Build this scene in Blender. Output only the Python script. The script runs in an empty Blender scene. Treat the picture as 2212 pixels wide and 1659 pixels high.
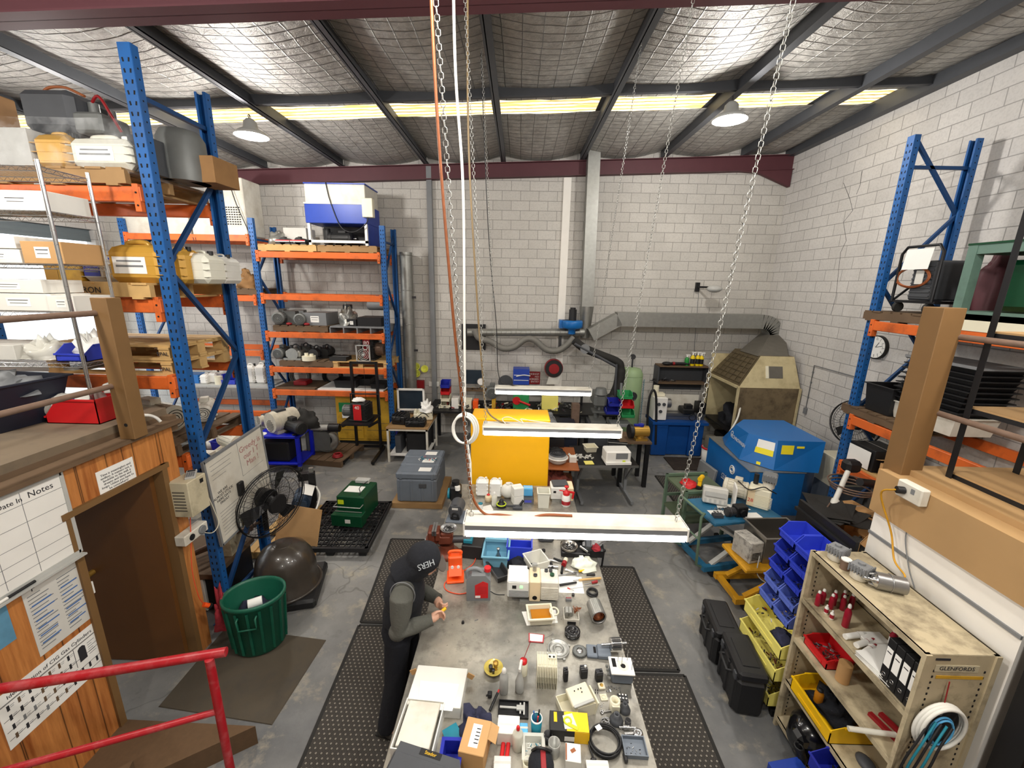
import bpy, bmesh, math, random
from mathutils import Matrix, Vector, Euler
C=bpy.context.scene.collection
random.seed(7)
PI=math.pi; rad=math.radians
# ---------------------------------------------------------------- camera model (image 2212x1659)
FP=887.0; EYE=Vector((0,0,3.65)); PITCH=rad(13.78); YAW=0.0109; ROLL=0.02
_sy,_cy,_sp,_cp=math.sin(YAW),math.cos(YAW),math.sin(PITCH),math.cos(PITCH)
FWD=Vector((-_sy*_cp,_cy*_cp,-_sp)); _r0=Vector((_cy,_sy,0)); _u0=Vector((-_sy*_sp,_cy*_sp,_cp))
CR=math.cos(ROLL)*_r0+math.sin(ROLL)*_u0; CU=math.cos(ROLL)*_u0-math.sin(ROLL)*_r0
def ray(u,v): return FWD+CR*((u-1106)/FP)-CU*((v-829.5)/FP)
def zp(u,v,z):                       # point at height z seen at (u,v)
    d=ray(u,v); return EYE+d*((z-EYE.z)/d.z)
def yp(u,v,y):
    d=ray(u,v); return EYE+d*(y/d.y)
def xp(u,v,x):
    d=ray(u,v); return EYE+d*(x/d.x)
def mpp(p): return (Vector(p)-EYE).dot(FWD)/FP      # metres per photo pixel at p
def hz(v,p,u=None):                  # height of the point straight above p that is seen at row v
    d=ray(1106+((p[0])/max(p[1],.1))*FP if u is None else u,v); return EYE.z+d.z*(p[1]/d.y)
# ---------------------------------------------------------------- mesh collector
class B:
    def __init__(s): s.v=[];s.f=[];s.m=[];s.sm=[];s.M=Matrix.Identity(4)
    def at(s,loc=(0,0,0),rz=0,rx=0,ry=0,sc=None):
        s.M=Matrix.Translation(Vector(loc))@Euler((rx,ry,rz)).to_matrix().to_4x4()
        if sc: s.M=s.M@Matrix.Diagonal((sc[0],sc[1],sc[2],1))
        return s
    def add(s,vs,fs,mi=0,sm=False):
        n=len(s.v); M=s.M
        s.v+=[tuple(M@Vector(p)) for p in vs]
        for f in fs: s.f.append([i+n for i in f]); s.m.append(mi); s.sm.append(sm)
        return s
    def box(s,c,d,mi=0,bev=0,rz=0,rx=0,ry=0):
        x,y,z=d[0]/2,d[1]/2,d[2]/2; R=Euler((rx,ry,rz)).to_matrix() if (rz or rx or ry) else None
        if bev>0:
            b=min(bev,x*.49,y*.49,z*.49); vs=[];fs=[]
            # chamfered box: 24 verts
            for sx in(-1,1):
                for sy in(-1,1):
                    for sz in(-1,1):
                        vs+=[(sx*x,sy*(y-b),sz*(z-b)),(sx*(x-b),sy*y,sz*(z-b)),(sx*(x-b),sy*(y-b),sz*z)]
            I=lambda a,b_,c_,k:((a*2+b_)*2+c_)*3+k
            for a in(0,1): fs.append([I(a,0,0,0),I(a,1,0,0),I(a,1,1,0),I(a,0,1,0)][::(1 if a else -1)])
            for a in(0,1): fs.append([I(0,a,0,1),I(0,a,1,1),I(1,a,1,1),I(1,a,0,1)][::(1 if a else -1)])
            for a in(0,1): fs.append([I(0,0,a,2),I(1,0,a,2),I(1,1,a,2),I(0,1,a,2)][::(1 if a else -1)])
            for a in(0,1):
                for c_ in(0,1):
                    q=[I(a,c_,0,0),I(a,c_,0,1),I(a,c_,1,1),I(a,c_,1,0)]; fs.append(q if a!=c_ else q[::-1])
                    q=[I(a,0,c_,0),I(a,1,c_,0),I(a,1,c_,2),I(a,0,c_,2)]; fs.append(q if a!=c_ else q[::-1])
                    q=[I(0,a,c_,1),I(0,a,c_,2),I(1,a,c_,2),I(1,a,c_,1)]; fs.append(q if a==c_ else q[::-1])
            for a in(0,1):
                for b_ in(0,1):
                    for c_ in(0,1):
                        t=[I(a,b_,c_,0),I(a,b_,c_,1),I(a,b_,c_,2)]; fs.append(t if (a+b_+c_)%2 else t[::-1])
        else:
            vs=[(i*x,j*y,k*z) for i in(-1,1) for j in(-1,1) for k in(-1,1)]
            fs=[(0,1,3,2),(4,6,7,5),(0,4,5,1),(2,3,7,6),(0,2,6,4),(1,5,7,3)]
        c=Vector(c); vs=[(R@Vector(p) if R else Vector(p))+c for p in vs]
        return s.add(vs,fs,mi)
    def bb(s,x0,x1,y0,y1,z0,z1,mi=0,bev=0): return s.box(((x0+x1)/2,(y0+y1)/2,(z0+z1)/2),(abs(x1-x0),abs(y1-y0),abs(z1-z0)),mi,bev)
    def beam(s,p0,p1,w,h,mi=0,up=(0,0,1)):   # rectangular bar from p0 to p1
        p0,p1=Vector(p0),Vector(p1); d=(p1-p0).normalized(); u=Vector(up)
        if abs(d.dot(u))>.98: u=Vector((0,1,0))
        a=d.cross(u).normalized()*w/2; b=a.cross(d).normalized()*h/2
        vs=[p+i*a+j*b for p in(p0,p1) for i,j in((-1,-1),(1,-1),(1,1),(-1,1))]
        return s.add(vs,[(3,2,1,0),(4,5,6,7),(0,1,5,4),(1,2,6,5),(2,3,7,6),(3,0,4,7)],mi)
    def cyl(s,p0,p1,r0,r1=None,n=16,mi=0,cap=True,sm=True):
        r1=r0 if r1 is None else r1
        p0,p1=Vector(p0),Vector(p1); d=(p1-p0).normalized(); u=Vector((0,0,1)) if abs(d.z)<.9 else Vector((1,0,0))
        a=d.cross(u).normalized(); b=d.cross(a); vs=[]
        for p,r in((p0,r0),(p1,r1)):
            for k in range(n): t=2*PI*k/n; vs.append(p+(a*math.cos(t)+b*math.sin(t))*r)
        s.add(vs,[(k,k+n,(k+1)%n+n,(k+1)%n)[::-1] for k in range(n)],mi,sm)
        if cap:
            s.add(vs[:n],[list(range(n))],mi); s.add(vs[n:],[list(range(n))[::-1]],mi)
        return s
    def tube(s,pts,r,n=8,mi=0,closed=False,cap=True,rs=None):
        P=[Vector(p) for p in pts]; m=len(P); vs=[]; prev=None
        for i in range(m):
            if closed: d=(P[(i+1)%m]-P[i-1])
            else: d=P[min(i+1,m-1)]-P[max(i-1,0)]
            d=d.normalized() if d.length>1e-9 else Vector((0,0,1))
            if prev is None:
                u=Vector((0,0,1)) if abs(d.z)<.9 else Vector((1,0,0)); a=d.cross(u).normalized()
            else:
                a=prev-d*prev.dot(d); a=a.normalized() if a.length>1e-6 else d.orthogonal().normalized()
            prev=a; b=d.cross(a); rr=rs[i] if rs else r
            for k in range(n): t=2*PI*k/n; vs.append(P[i]+(a*math.cos(t)+b*math.sin(t))*rr)
        fs=[]
        for i in range(m if closed else m-1):
            for k in range(n): fs.append((i*n+k,i*n+(k+1)%n,((i+1)%m)*n+(k+1)%n,((i+1)%m)*n+k))
        s.add(vs,fs,mi,True)
        if cap and not closed: s.add(vs[:n],[list(range(n))[::-1]],mi); s.add(vs[-n:],[list(range(n))],mi)
        return s
    def curve(s,pts,r,n=8,mi=0,k=6,closed=False): return s.tube(spl(pts,k,closed),r,n,mi,closed)
    def lathe(s,prof,c=(0,0,0),n=24,mi=0,ax='z',cap=True,sm=True):
        c=Vector(c); vs=[]
        for r,z in prof:
            for k in range(n):
                t=2*PI*k/n; x,y=r*math.cos(t),r*math.sin(t)
                vs.append(c+(Vector((x,y,z)) if ax=='z' else Vector((z,x,y)) if ax=='x' else Vector((y,z,x))))
        m=len(prof)
        s.add(vs,[(i*n+k,i*n+(k+1)%n,(i+1)*n+(k+1)%n,(i+1)*n+k) for i in range(m-1) for k in range(n)],mi,sm)
        if cap:
            if prof[0][0]>1e-4: s.add(vs[:n],[list(range(n))[::-1]],mi)
            if prof[-1][0]>1e-4: s.add(vs[-n:],[list(range(n))],mi)
        return s
    def prism(s,poly,z0,z1,mi=0,ax='z',top=None):   # poly in the plane across ax; top = other polygon for a taper
        n=len(poly); T=lambda p,z: (p[0],p[1],z) if ax=='z' else (z,p[0],p[1]) if ax=='x' else (p[0],z,p[1])
        q=top or poly
        vs=[T(p,z0) for p in poly]+[T(p,z1) for p in q]
        fs=[(k,(k+1)%n,(k+1)%n+n,k+n) for k in range(n)]+[list(range(n))[::-1],list(range(n,2*n))]
        A=sum(poly[i][0]*poly[(i+1)%n][1]-poly[(i+1)%n][0]*poly[i][1] for i in range(n))
        fl=(A<0)^(z1<z0)^(ax=='y')
        if fl: fs=[tuple(f)[::-1] for f in fs]
        return s.add(vs,fs,mi)
    def quad(s,a,b,c,d,mi=0): return s.add([a,b,c,d],[(0,1,2,3)],mi)
    def torus(s,c,R,r,ax='z',n=24,m=8,mi=0,sx=1,sy=1,a0=0,a1=2*PI):
        c=Vector(c); cl=abs(a1-a0-2*PI)<1e-6; N=n if cl else n+1
        pts=[]
        for k in range(N):
            t=a0+(a1-a0)*k/n; x,y=R*math.cos(t)*sx,R*math.sin(t)*sy
            pts.append(c+(Vector((x,y,0)) if ax=='z' else Vector((0,x,y)) if ax=='x' else Vector((x,0,y))))
        return s.tube(pts,r,m,mi,cl)
    def ell(s,c,r,n=16,m=10,mi=0,z0=-1,z1=1):
        a0=math.asin(z0);a1=math.asin(z1)
        prof=[(math.cos(a0+(a1-a0)*i/m),math.sin(a0+(a1-a0)*i/m)) for i in range(m+1)]
        c=Vector(c); vs=[c+Vector((p*math.cos(2*PI*k/n)*r[0],p*math.sin(2*PI*k/n)*r[1],z*r[2])) for p,z in prof for k in range(n)]
        return s.add(vs,[(i*n+k,i*n+(k+1)%n,(i+1)*n+(k+1)%n,(i+1)*n+k) for i in range(m) for k in range(n)],mi,True)
    def tub(s,w,d,h,t=.004,taper=.9,mi=0,mi2=None,lip=0,c=(0,0,0)):   # open-topped tapered container
        mi2=mi if mi2 is None else mi2
        def ring(k,z,o): return [(c[0]+i*(w*k/2+o),c[1]+j*(d*k/2+o),c[2]+z) for i,j in((-1,-1),(1,-1),(1,1),(-1,1))]
        o0=ring(taper,0,0);o1=ring(1,h,0);i1=ring(1,h,-t);i0=ring(taper,t,-t)
        q=lambda a,b,m: s.add(a+b,[(k,(k+1)%4,(k+1)%4+4,k+4) for k in range(4)],m)
        q(o0,o1,mi); q(o1,i1,mi); q(i1,i0,mi2); s.add(o0,[(3,2,1,0)],mi); s.add(i0,[(0,1,2,3)],mi2)
        if lip: 
            for (x0,x1,y0,y1) in((-w/2-lip,w/2+lip,-d/2-lip,-d/2),(-w/2-lip,w/2+lip,d/2,d/2+lip),(-w/2-lip,-w/2,-d/2,d/2),(w/2,w/2+lip,-d/2,d/2)):
                s.bb(c[0]+x0,c[0]+x1,c[1]+y0,c[1]+y1,c[2]+h-.012,c[2]+h,mi)
        return s
    def heap(s,n,rx,ry,z,size,h=.03,nm=1,long=2.5,seed=1,c=(0,0)):      # loose small hardware in a pile
        R=random.Random(seed)
        for _ in range(n):
            x,y=R.uniform(-1,1),R.uniform(-1,1); zz=z+h*R.random()*(1-.6*max(abs(x),abs(y)))
            p=Vector((c[0]+x*rx,c[1]+y*ry,zz)); k=size*R.uniform(.5,1.2); d=Vector((R.uniform(-1,1),R.uniform(-1,1),R.uniform(-.4,.4))).normalized()
            s.beam(p-d*k*long/2,p+d*k*long/2,k*.6,k*.6,R.randrange(nm))
        return s
def spl(pts,k=6,closed=False):
    P=[Vector(p) for p in pts]; n=len(P); out=[]
    rng=range(n if closed else n-1)
    for i in rng:
        if closed: a,b,c,d=P[i-1],P[i],P[(i+1)%n],P[(i+2)%n]
        else: b,c=P[i],P[i+1]; a=P[i-1] if i else b*2-c; d=P[i+2] if i+2<n else c*2-b
        for j in range(k):
            t=j/k; out.append(.5*((2*b)+(c-a)*t+(2*a-5*b+4*c-d)*t*t+(3*b-a-3*c+d)*t**3))
    if not closed: out.append(P[-1])
    return out
# ---------------------------------------------------------------- objects
def ob(name,b,mats,parent=None,label=None,loc=None,rz=0):
    me=bpy.data.meshes.new(name); me.from_pydata(b.v,[],b.f)
    if not isinstance(mats,(list,tuple)): mats=[mats]
    for m in mats: me.materials.append(M(m))
    me.polygons.foreach_set('material_index',b.m); me.polygons.foreach_set('use_smooth',b.sm); me.update()
    o=bpy.data.objects.new(name,me); C.objects.link(o)
    if parent is not None: o.parent=parent
    if label: o['label']=label
    if loc is not None: o.location=loc
    if rz: o.rotation_euler=(0,0,rz)
    return o
def tagit(o,label,cat,group=None,kind=None):
    o['label']=label; o['category']=cat
    if group: o['group']=group
    if kind: o['kind']=kind
    return o
def thing(name,label,cat,loc=(0,0,0),rz=0,group=None,rx=0,ry=0):
    o=bpy.data.objects.new(name,None); C.objects.link(o); o.location=loc; o.rotation_euler=(rx,ry,rz); o.empty_display_size=.1
    return tagit(o,label,cat,group)
def solo(name,label,cat,b,mats,loc=(0,0,0),rz=0,group=None,kind=None):
    return tagit(ob(name,b,mats,None,None,loc,rz),label,cat,group,kind)
def struct(name,b,mats,label=None):
    o=ob(name,b,mats); o['kind']='structure'
    if label: o['label']=label
    return o
def copy_tree(o,parent=None,**kw):
    c=o.copy(); C.objects.link(c)
    if parent is not None: c.parent=parent
    for ch in list(o.children): copy_tree(ch,c)
    for k,v in kw.items():
        if k in('label','group'): c[k]=v
        else: setattr(c,k,v)
    return c
_dg=None
def lettering(name,txt,size,mat,parent,loc,rot=(0,0,0),align='CENTER',spacing=1.0,depth=.0006,sx=1.0):
    cu=bpy.data.curves.new(name,'FONT'); cu.body=txt; cu.size=size; cu.align_x=align; cu.align_y='CENTER'; cu.extrude=depth; cu.space_line=spacing; cu.resolution_u=2
    t=bpy.data.objects.new(name,cu); C.objects.link(t); bpy.context.view_layer.update()
    me=bpy.data.meshes.new_from_object(t.evaluated_get(bpy.context.evaluated_depsgraph_get())); bpy.data.objects.remove(t); bpy.data.curves.remove(cu)
    o=bpy.data.objects.new(name,me); me.materials.clear(); me.materials.append(M(mat)); C.objects.link(o)
    o.parent=parent; o.location=loc; o.rotation_euler=rot; o.scale=(sx,1,1)
    return o
# ---------------------------------------------------------------- materials
MATS={}
def M(k):
    if not isinstance(k,str): return k
    return MATS[k]
def mk(name,col,rough=.55,metal=0,var=.12,scale=8,bump=0,bs=40,dirt=None,dscale=3,damt=.5,trans=0,emit=0,ior=1.45,alpha=1,coat=0):
    m=bpy.data.materials.new(name); m.use_nodes=True; nt=m.node_tree; N=nt.nodes; L=nt.links; p=N['Principled BSDF']
    c=tuple(col)+(1,) if len(col)==3 else col
    p.inputs['Roughness'].default_value=rough; p.inputs['Metallic'].default_value=metal; p.inputs['IOR'].default_value=ior
    p.inputs['Transmission Weight'].default_value=trans; p.inputs['Alpha'].default_value=alpha; p.inputs['Coat Weight'].default_value=coat
    tc=N.new('ShaderNodeTexCoord'); src=None
    if var or dirt:
        nz=N.new('ShaderNodeTexNoise'); nz.inputs['Scale'].default_value=scale; nz.inputs['Detail'].default_value=4; L.new(tc.outputs['Object'],nz.inputs['Vector'])
        mx=N.new('ShaderNodeMix'); mx.data_type='RGBA'; L.new(nz.outputs['Fac'],mx.inputs['Factor'])
        mx.inputs[6].default_value=tuple(x*(1-var) for x in c[:3])+(1,); mx.inputs[7].default_value=tuple(min(1,x*(1+var)) for x in c[:3])+(1,); src=mx.outputs[2]
    if dirt:
        n2=N.new('ShaderNodeTexNoise'); n2.inputs['Scale'].default_value=dscale; n2.inputs['Detail'].default_value=6; n2.inputs['Roughness'].default_value=.65; L.new(tc.outputs['Object'],n2.inputs['Vector'])
        rp=N.new('ShaderNodeValToRGB'); rp.color_ramp.elements[0].position=.48; rp.color_ramp.elements[1].position=.72; rp.color_ramp.elements[1].color=(damt,damt,damt,1); rp.color_ramp.elements[0].color=(0,0,0,1); L.new(n2.outputs['Fac'],rp.inputs['Fac'])
        m2=N.new('ShaderNodeMix'); m2.data_type='RGBA'; L.new(rp.outputs['Color'],m2.inputs['Factor']); L.new(src,m2.inputs[6]); m2.inputs[7].default_value=tuple(dirt)+(1,); src=m2.outputs[2]
    if src: L.new(src,p.inputs['Base Color'])
    else: p.inputs['Base Color'].default_value=c
    if emit: p.inputs['Emission Color'].default_value=c; p.inputs['Emission Strength'].default_value=emit
    if bump:
        n3=N.new('ShaderNodeTexNoise'); n3.inputs['Scale'].default_value=bs; n3.inputs['Detail'].default_value=5; L.new(tc.outputs['Object'],n3.inputs['Vector'])
        bp=N.new('ShaderNodeBump'); bp.inputs['Strength'].default_value=bump; bp.inputs['Distance'].default_value=.01; L.new(n3.outputs['Fac'],bp.inputs['Height']); L.new(bp.outputs['Normal'],p.inputs['Normal'])
    MATS[name]=m; return m
def srgb(r,g,b):
    f=lambda x:(x/255/12.92 if x/255<=.04045 else ((x/255+.055)/1.055)**2.4); return (f(r),f(g),f(b))
S=srgb
def nodes(name):
    m=bpy.data.materials.new(name); m.use_nodes=True; MATS[name]=m; return m,m.node_tree.nodes,m.node_tree.links,m.node_tree.nodes['Principled BSDF']
def setin(n,**k):
    for a,v in k.items(): n.inputs[a.replace('_',' ')].default_value=v
def ramp(N,L,src,stops):
    r=N.new('ShaderNodeValToRGB'); e=r.color_ramp.elements
    while len(e)<len(stops): e.new(.5)
    for i,(p,c) in enumerate(stops): e[i].position=p; e[i].color=(c,c,c,1) if not isinstance(c,tuple) else c+(1,)
    L.new(src,r.inputs['Fac']); return r.outputs['Color']
def mixc(N,L,f,a,b,mode='MIX'):
    x=N.new('ShaderNodeMix'); x.data_type='RGBA'; x.blend_type=mode
    for s,i in((f,0),(a,6),(b,7)):
        if hasattr(s,'is_linked'): L.new(s,x.inputs[i])
        else: x.inputs[i].default_value=s if i==0 else tuple(s)+(1,)
    return x.outputs[2]
def noise(N,L,vec,scale,det=5,rough=.55):
    n=N.new('ShaderNodeTexNoise'); n.inputs['Scale'].default_value=scale; n.inputs['Detail'].default_value=det; n.inputs['Roughness'].default_value=rough; L.new(vec,n.inputs['Vector']); return n.outputs['Fac']
def bump(N,L,h,p,st=.3,dist=.01):
    b=N.new('ShaderNodeBump'); b.inputs['Strength'].default_value=st; b.inputs['Distance'].default_value=dist; L.new(h,b.inputs['Height']); L.new(b.outputs['Normal'],p.inputs['Normal'])
def swiz(N,L,src,order):
    s=N.new('ShaderNodeSeparateXYZ'); c=N.new('ShaderNodeCombineXYZ'); L.new(src,s.inputs[0])
    for i,k in enumerate(order):
        if k: L.new(s.outputs[k],c.inputs[i])
    return c.outputs[0],s
# ---------------------------------------------------------------- material library
G=lambda v:S(v,v,v)
for n,c,r,mt,kw in [
 ('rack_blue',(28,88,152),.45,.1,dict(dirt=G(60),damt=.35)),('rack_orange',(218,104,42),.5,.05,dict(dirt=S(96,52,32),damt=.65,dscale=4)),
 ('rack_blue_dark',(20,62,110),.5,.1,{}),('slot_black',(12,12,14),.9,0,{}),
 ('red_paint',(160,22,32),.4,0,dict(dirt=S(200,150,150),dscale=10,damt=.25)),('pine',(196,160,104),.7,0,dict(var=.2)),('timber_dark',(98,78,58),.8,0,dict(var=.3,scale=5)),
 ('timber_mid',(150,118,78),.75,0,dict(var=.25,scale=6)),('timber_post',(116,86,50),.65,0,dict(var=.18,scale=4)),('plywood',(172,138,94),.65,0,dict(var=.15,scale=3)),
 ('deckboard',(112,98,80),.8,0,dict(var=.25,scale=2.5,dirt=G(60),damt=.5)),('steel',(150,150,150),.35,.85,{}),('steel_dark',(70,70,72),.45,.6,{}),('zinc',(165,165,160),.4,.7,dict(var=.2,scale=20)),
 ('galv',(150,150,145),.42,.65,dict(var=.18,scale=14)),('chrome',(190,190,190),.2,.95,{}),('pipe_rust',(120,98,84),.6,.3,dict(var=.3,scale=20)),
 ('black',(24,24,26),.5,0,{}),('black_gloss',(20,20,22),.2,0,dict(coat=.4)),('black_metal',(32,32,34),.45,.4,{}),('rubber',(34,33,31),.8,0,{}),('grey_dark',(66,68,72),.55,0,{}),
 ('grey_mid',(120,122,124),.5,0,{}),('grey_light',(178,178,174),.5,0,{}),('case_grey',(104,112,122),.55,0,{}),('white',(232,230,224),.45,0,dict(var=.05)),('white_dirty',(212,208,196),.5,0,dict(dirt=S(150,135,110),damt=.45)),
 ('cream',(226,220,196),.5,0,dict(var=.05)),('cream_dirty',(196,186,158),.6,0,dict(dirt=S(96,84,64),damt=.7,dscale=4)),('paper',(238,237,232),.7,0,dict(var=.03)),('paper_grey',(205,203,196),.7,0,{}),
 ('card',(190,148,98),.75,0,dict(var=.08)),('card_white',(224,222,214),.7,0,dict(var=.05)),('gold_can',(196,150,62),.35,.15,dict(var=.08)),('natural_can',(214,212,198),.4,0,dict(var=.06)),
 ('red',(196,30,34),.4,0,{}),('red_dark',(140,24,30),.45,0,{}),('blue_bin',(44,62,186),.4,0,{}),('blue_deep',(30,40,150),.4,0,{}),('blue_trolley',(20,34,190),.35,0,{}),('blue_machine',(24,104,176),.35,0,dict(var=.06)),
 ('blue_lathe',(16,70,140),.4,0,{}),('blue_tub',(110,162,184),.45,0,{}),('yellow_bin',(238,226,120),.45,0,dict(var=.05)),('yellow_deep',(240,190,20),.45,0,{}),('yellow_cab',(246,182,24),.4,0,dict(var=.03)),('yellow_lift',(206,150,30),.5,0,dict(dirt=S(60,45,20),damt=.6)),
 ('yellow_old',(205,160,50),.5,0,dict(dirt=S(90,65,25),damt=.6,dscale=4)),('green_bin',(20,86,66),.4,0,{}),('green_mach',(8,62,36),.35,0,{}),('green_tank',(146,170,128),.5,0,dict(var=.08)),('green_pale',(96,118,98),.5,0,{}),('green_tray',(40,140,80),.5,0,{}),
 ('teal',(30,120,140),.45,0,{}),('teal_scissor',(40,104,140),.5,0,dict(dirt=S(50,60,60),damt=.6)),('orange',(250,90,30),.4,0,{}),('orange_cable',(226,84,50),.5,0,{}),('cable_brown',(140,78,40),.5,0,{}),('cable_tan',(128,108,76),.5,0,{}),
 ('copper',(150,84,48),.4,.6,{}),('brass',(190,150,70),.35,.6,{}),('motor_beige',(206,200,182),.5,0,dict(dirt=S(110,100,84),damt=.5)),('motor_grey',(104,106,104),.5,.2,dict(var=.2)),('motor_black',(42,42,42),.5,.2,{}),('pump_white',(224,224,218),.4,0,{}),('pump_tan',(224,204,168),.45,0,{}),
 ('skin',(206,160,136),.55,0,dict(var=.08,scale=30)),('cloth_black',(24,26,32),.95,0,dict(bump=.4,bs=60)),('cloth_grey',(84,84,78),.95,0,dict(bump=.4,bs=60)),('cloth_navy',(16,18,26),.9,0,dict(bump=.5,bs=30)),('cap_brown',(88,80,74),.9,0,{}),('silver_print',(170,176,180),.5,0,{}),
 ('boot',(58,56,52),.8,0,{}),('rag_white',(222,226,210),.9,0,dict(bump=.6,bs=20)),('vise_brown',(104,52,36),.45,.3,dict(var=.2)),('mat_brown',(76,68,56),.9,0,dict(var=.2,scale=3,dirt=G(50),damt=.5)),('carpet',(96,74,52),.95,0,dict(var=.2,scale=30)),
 ('stainless',(150,145,138),.28,.9,dict(var=.1,scale=3)),('hood_dirty',(120,104,78),.6,.2,dict(dirt=S(60,50,36),damt=.8,dscale=5)),('beige_paint',(196,182,142),.5,0,dict(dirt=S(120,100,70),damt=.5)),('shelf_beige',(184,170,140),.55,0,dict(dirt=S(66,54,40),damt=.85,dscale=4.5)),
 ('bottle_red',(150,20,44),.3,0,{}),('lime',(200,220,40),.4,0,{}),('green_bottle',(40,140,60),.4,0,{}),('oil',(176,112,24),.15,0,{}),('foam',(120,160,190),.9,0,{}),('maroon_beam',(84,44,50),.6,0,dict(var=.1)),('purlin',(78,80,84),.5,.3,{}),
 ('door_wood',(104,66,30),.5,0,dict(var=.12,scale=4)),('wall_white',(236,232,224),.6,0,dict(var=.04)),('ink',(40,40,44),.7,0,{}),('ink_soft',(120,122,124),.8,0,{}),('ink_blue',(70,110,170),.7,0,{}),('ink_red',(170,120,116),.8,0,{}),('pic_blue',(90,140,168),.7,0,dict(var=.3,scale=14)),
 ('brown_top',(150,84,42),.45,0,{}),('dust',(90,84,74),.9,0,{}),('navy_rag',(40,42,64),.95,0,dict(var=.5,scale=25,bump=.6,bs=25)),('rag_pattern',(150,150,150),.95,0,dict(var=.9,scale=40)),('glass_amber',(200,180,90),.15,0,{}),('pvc',(218,216,208),.4,0,{}),
 ('ceramic',(236,236,232),.3,0,{}),('sky_blue',(90,170,220),.5,0,{}),('cloth_red',(150,40,50),.9,0,dict(var=.6,scale=30)),('car_white',(225,226,226),.3,0,{}),('asphalt',(170,166,158),.9,0,{}),('tyre',(30,30,30),.8,0,{}),('window_dark',(40,50,60),.1,0,{}),('crate',(140,104,64),.8,0,dict(var=.2)),
 ('blue_deep2',(36,66,160),.4,0,{}),('grey_mid2',(120,118,112),.6,.2,{}),('hood_grey',(112,108,100),.5,.4,dict(var=.2)),('hood_roof',(96,84,62),.6,.2,dict(dirt=S(60,52,40),damt=.8,dscale=8)),('lime_bin',(214,216,90),.45,0,{}),('yellow_deep2',(236,206,20),.4,0,{}),('lime2',(240,222,40),.5,0,{}),('timber_black',(54,46,40),.8,0,{}),('hi_vis',(120,60,50),.9,0,dict(var=.9,scale=20)),('green_cage',(98,126,114),.5,.1,dict(dirt=S(70,84,76),damt=.5)),('green_dull',(84,96,74),.7,0,dict(dirt=S(60,60,50),damt=.5)),('blue_pale',(90,110,196),.4,0,{}),('chipped',(176,172,164),.5,0,dict(dirt=S(70,68,66),damt=1,dscale=14)),('dome_brown',(58,52,46),.3,0,dict(coat=.3)),('teal_dark',(40,56,76),.5,0,{}),('navy_tub',(24,28,42),.5,0,{}),
 ]:
    mk(n,S(*c) if max(c)>1 else c,r,mt,**kw)
def mk_emit(name,col,st):
    m,N,L,p=nodes(name); p.inputs['Base Color'].default_value=tuple(col)+(1,); p.inputs['Emission Color'].default_value=tuple(col)+(1,); p.inputs['Emission Strength'].default_value=st
mk_emit('tube_glow',(1,.98,.94),11); mk_emit('bay_glow',(1,.93,.82),60); mk_emit('led_green',(.3,1,.3),1.5)
def wrapmat():
    m,N,L,p=nodes('stretch_wrap'); tc=N.new('ShaderNodeTexCoord'); v,_=swiz(N,L,tc.outputs['Object'],(0,0,'Z'))
    n=noise(N,L,tc.outputs['Object'],6,5); p.inputs['Base Color'].default_value=(.85,.87,.88,1); setin(p,Roughness=.12,IOR=1.4)
    L.new(ramp(N,L,n,[(.4,.02),(.72,.26)]),p.inputs['Alpha']); bump(N,L,noise(N,L,tc.outputs['Object'],14,6,.7),p,.8,.02)
wrapmat()
def plastic_clear():
    m,N,L,p=nodes('clear_plastic'); p.inputs['Base Color'].default_value=(.85,.84,.76,1); setin(p,Roughness=.2,Alpha=.55)
plastic_clear()
# block wall, floor, foil roof, wood panel, skylight, bench sheet
def blockmat(name,order,base):
    m,N,L,p=nodes(name); tc=N.new('ShaderNodeTexCoord'); v,_=swiz(N,L,tc.outputs['Object'],order)
    br=N.new('ShaderNodeTexBrick'); L.new(v,br.inputs['Vector']); setin(br,Scale=1,Mortar_Size=.007,Mortar_Smooth=.4,Bias=0,Brick_Width=.4,Row_Height=.2); br.offset=.5
    br.inputs['Color1'].default_value=S(*base)+(1,); br.inputs['Color2'].default_value=S(*[x*.955 for x in base])+(1,); br.inputs['Mortar'].default_value=S(*[x*.72 for x in base])+(1,)
    n=noise(N,L,tc.outputs['Object'],1.1,6,.6); n2=noise(N,L,tc.outputs['Object'],38,3)
    c=mixc(N,L,ramp(N,L,n,[(.45,0.0),(.75,.35)]),br.outputs['Color'],S(*[x*.82 for x in base])); c=mixc(N,L,ramp(N,L,n2,[(.3,.25),(.55,0.0)]),c,S(*[x*.72 for x in base]))
    L.new(c,p.inputs['Base Color']); setin(p,Roughness=.8)
    inv=N.new('ShaderNodeMath'); inv.operation='MULTIPLY_ADD'; L.new(br.outputs['Fac'],inv.inputs[0]); inv.inputs[1].default_value=-1; L.new(n2,inv.inputs[2]); bump(N,L,inv.outputs[0],p,.5,.006)
blockmat('block_back',('X','Z',0),(202,198,191)); blockmat('block_side',('Y','Z',0),(208,204,199))
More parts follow.
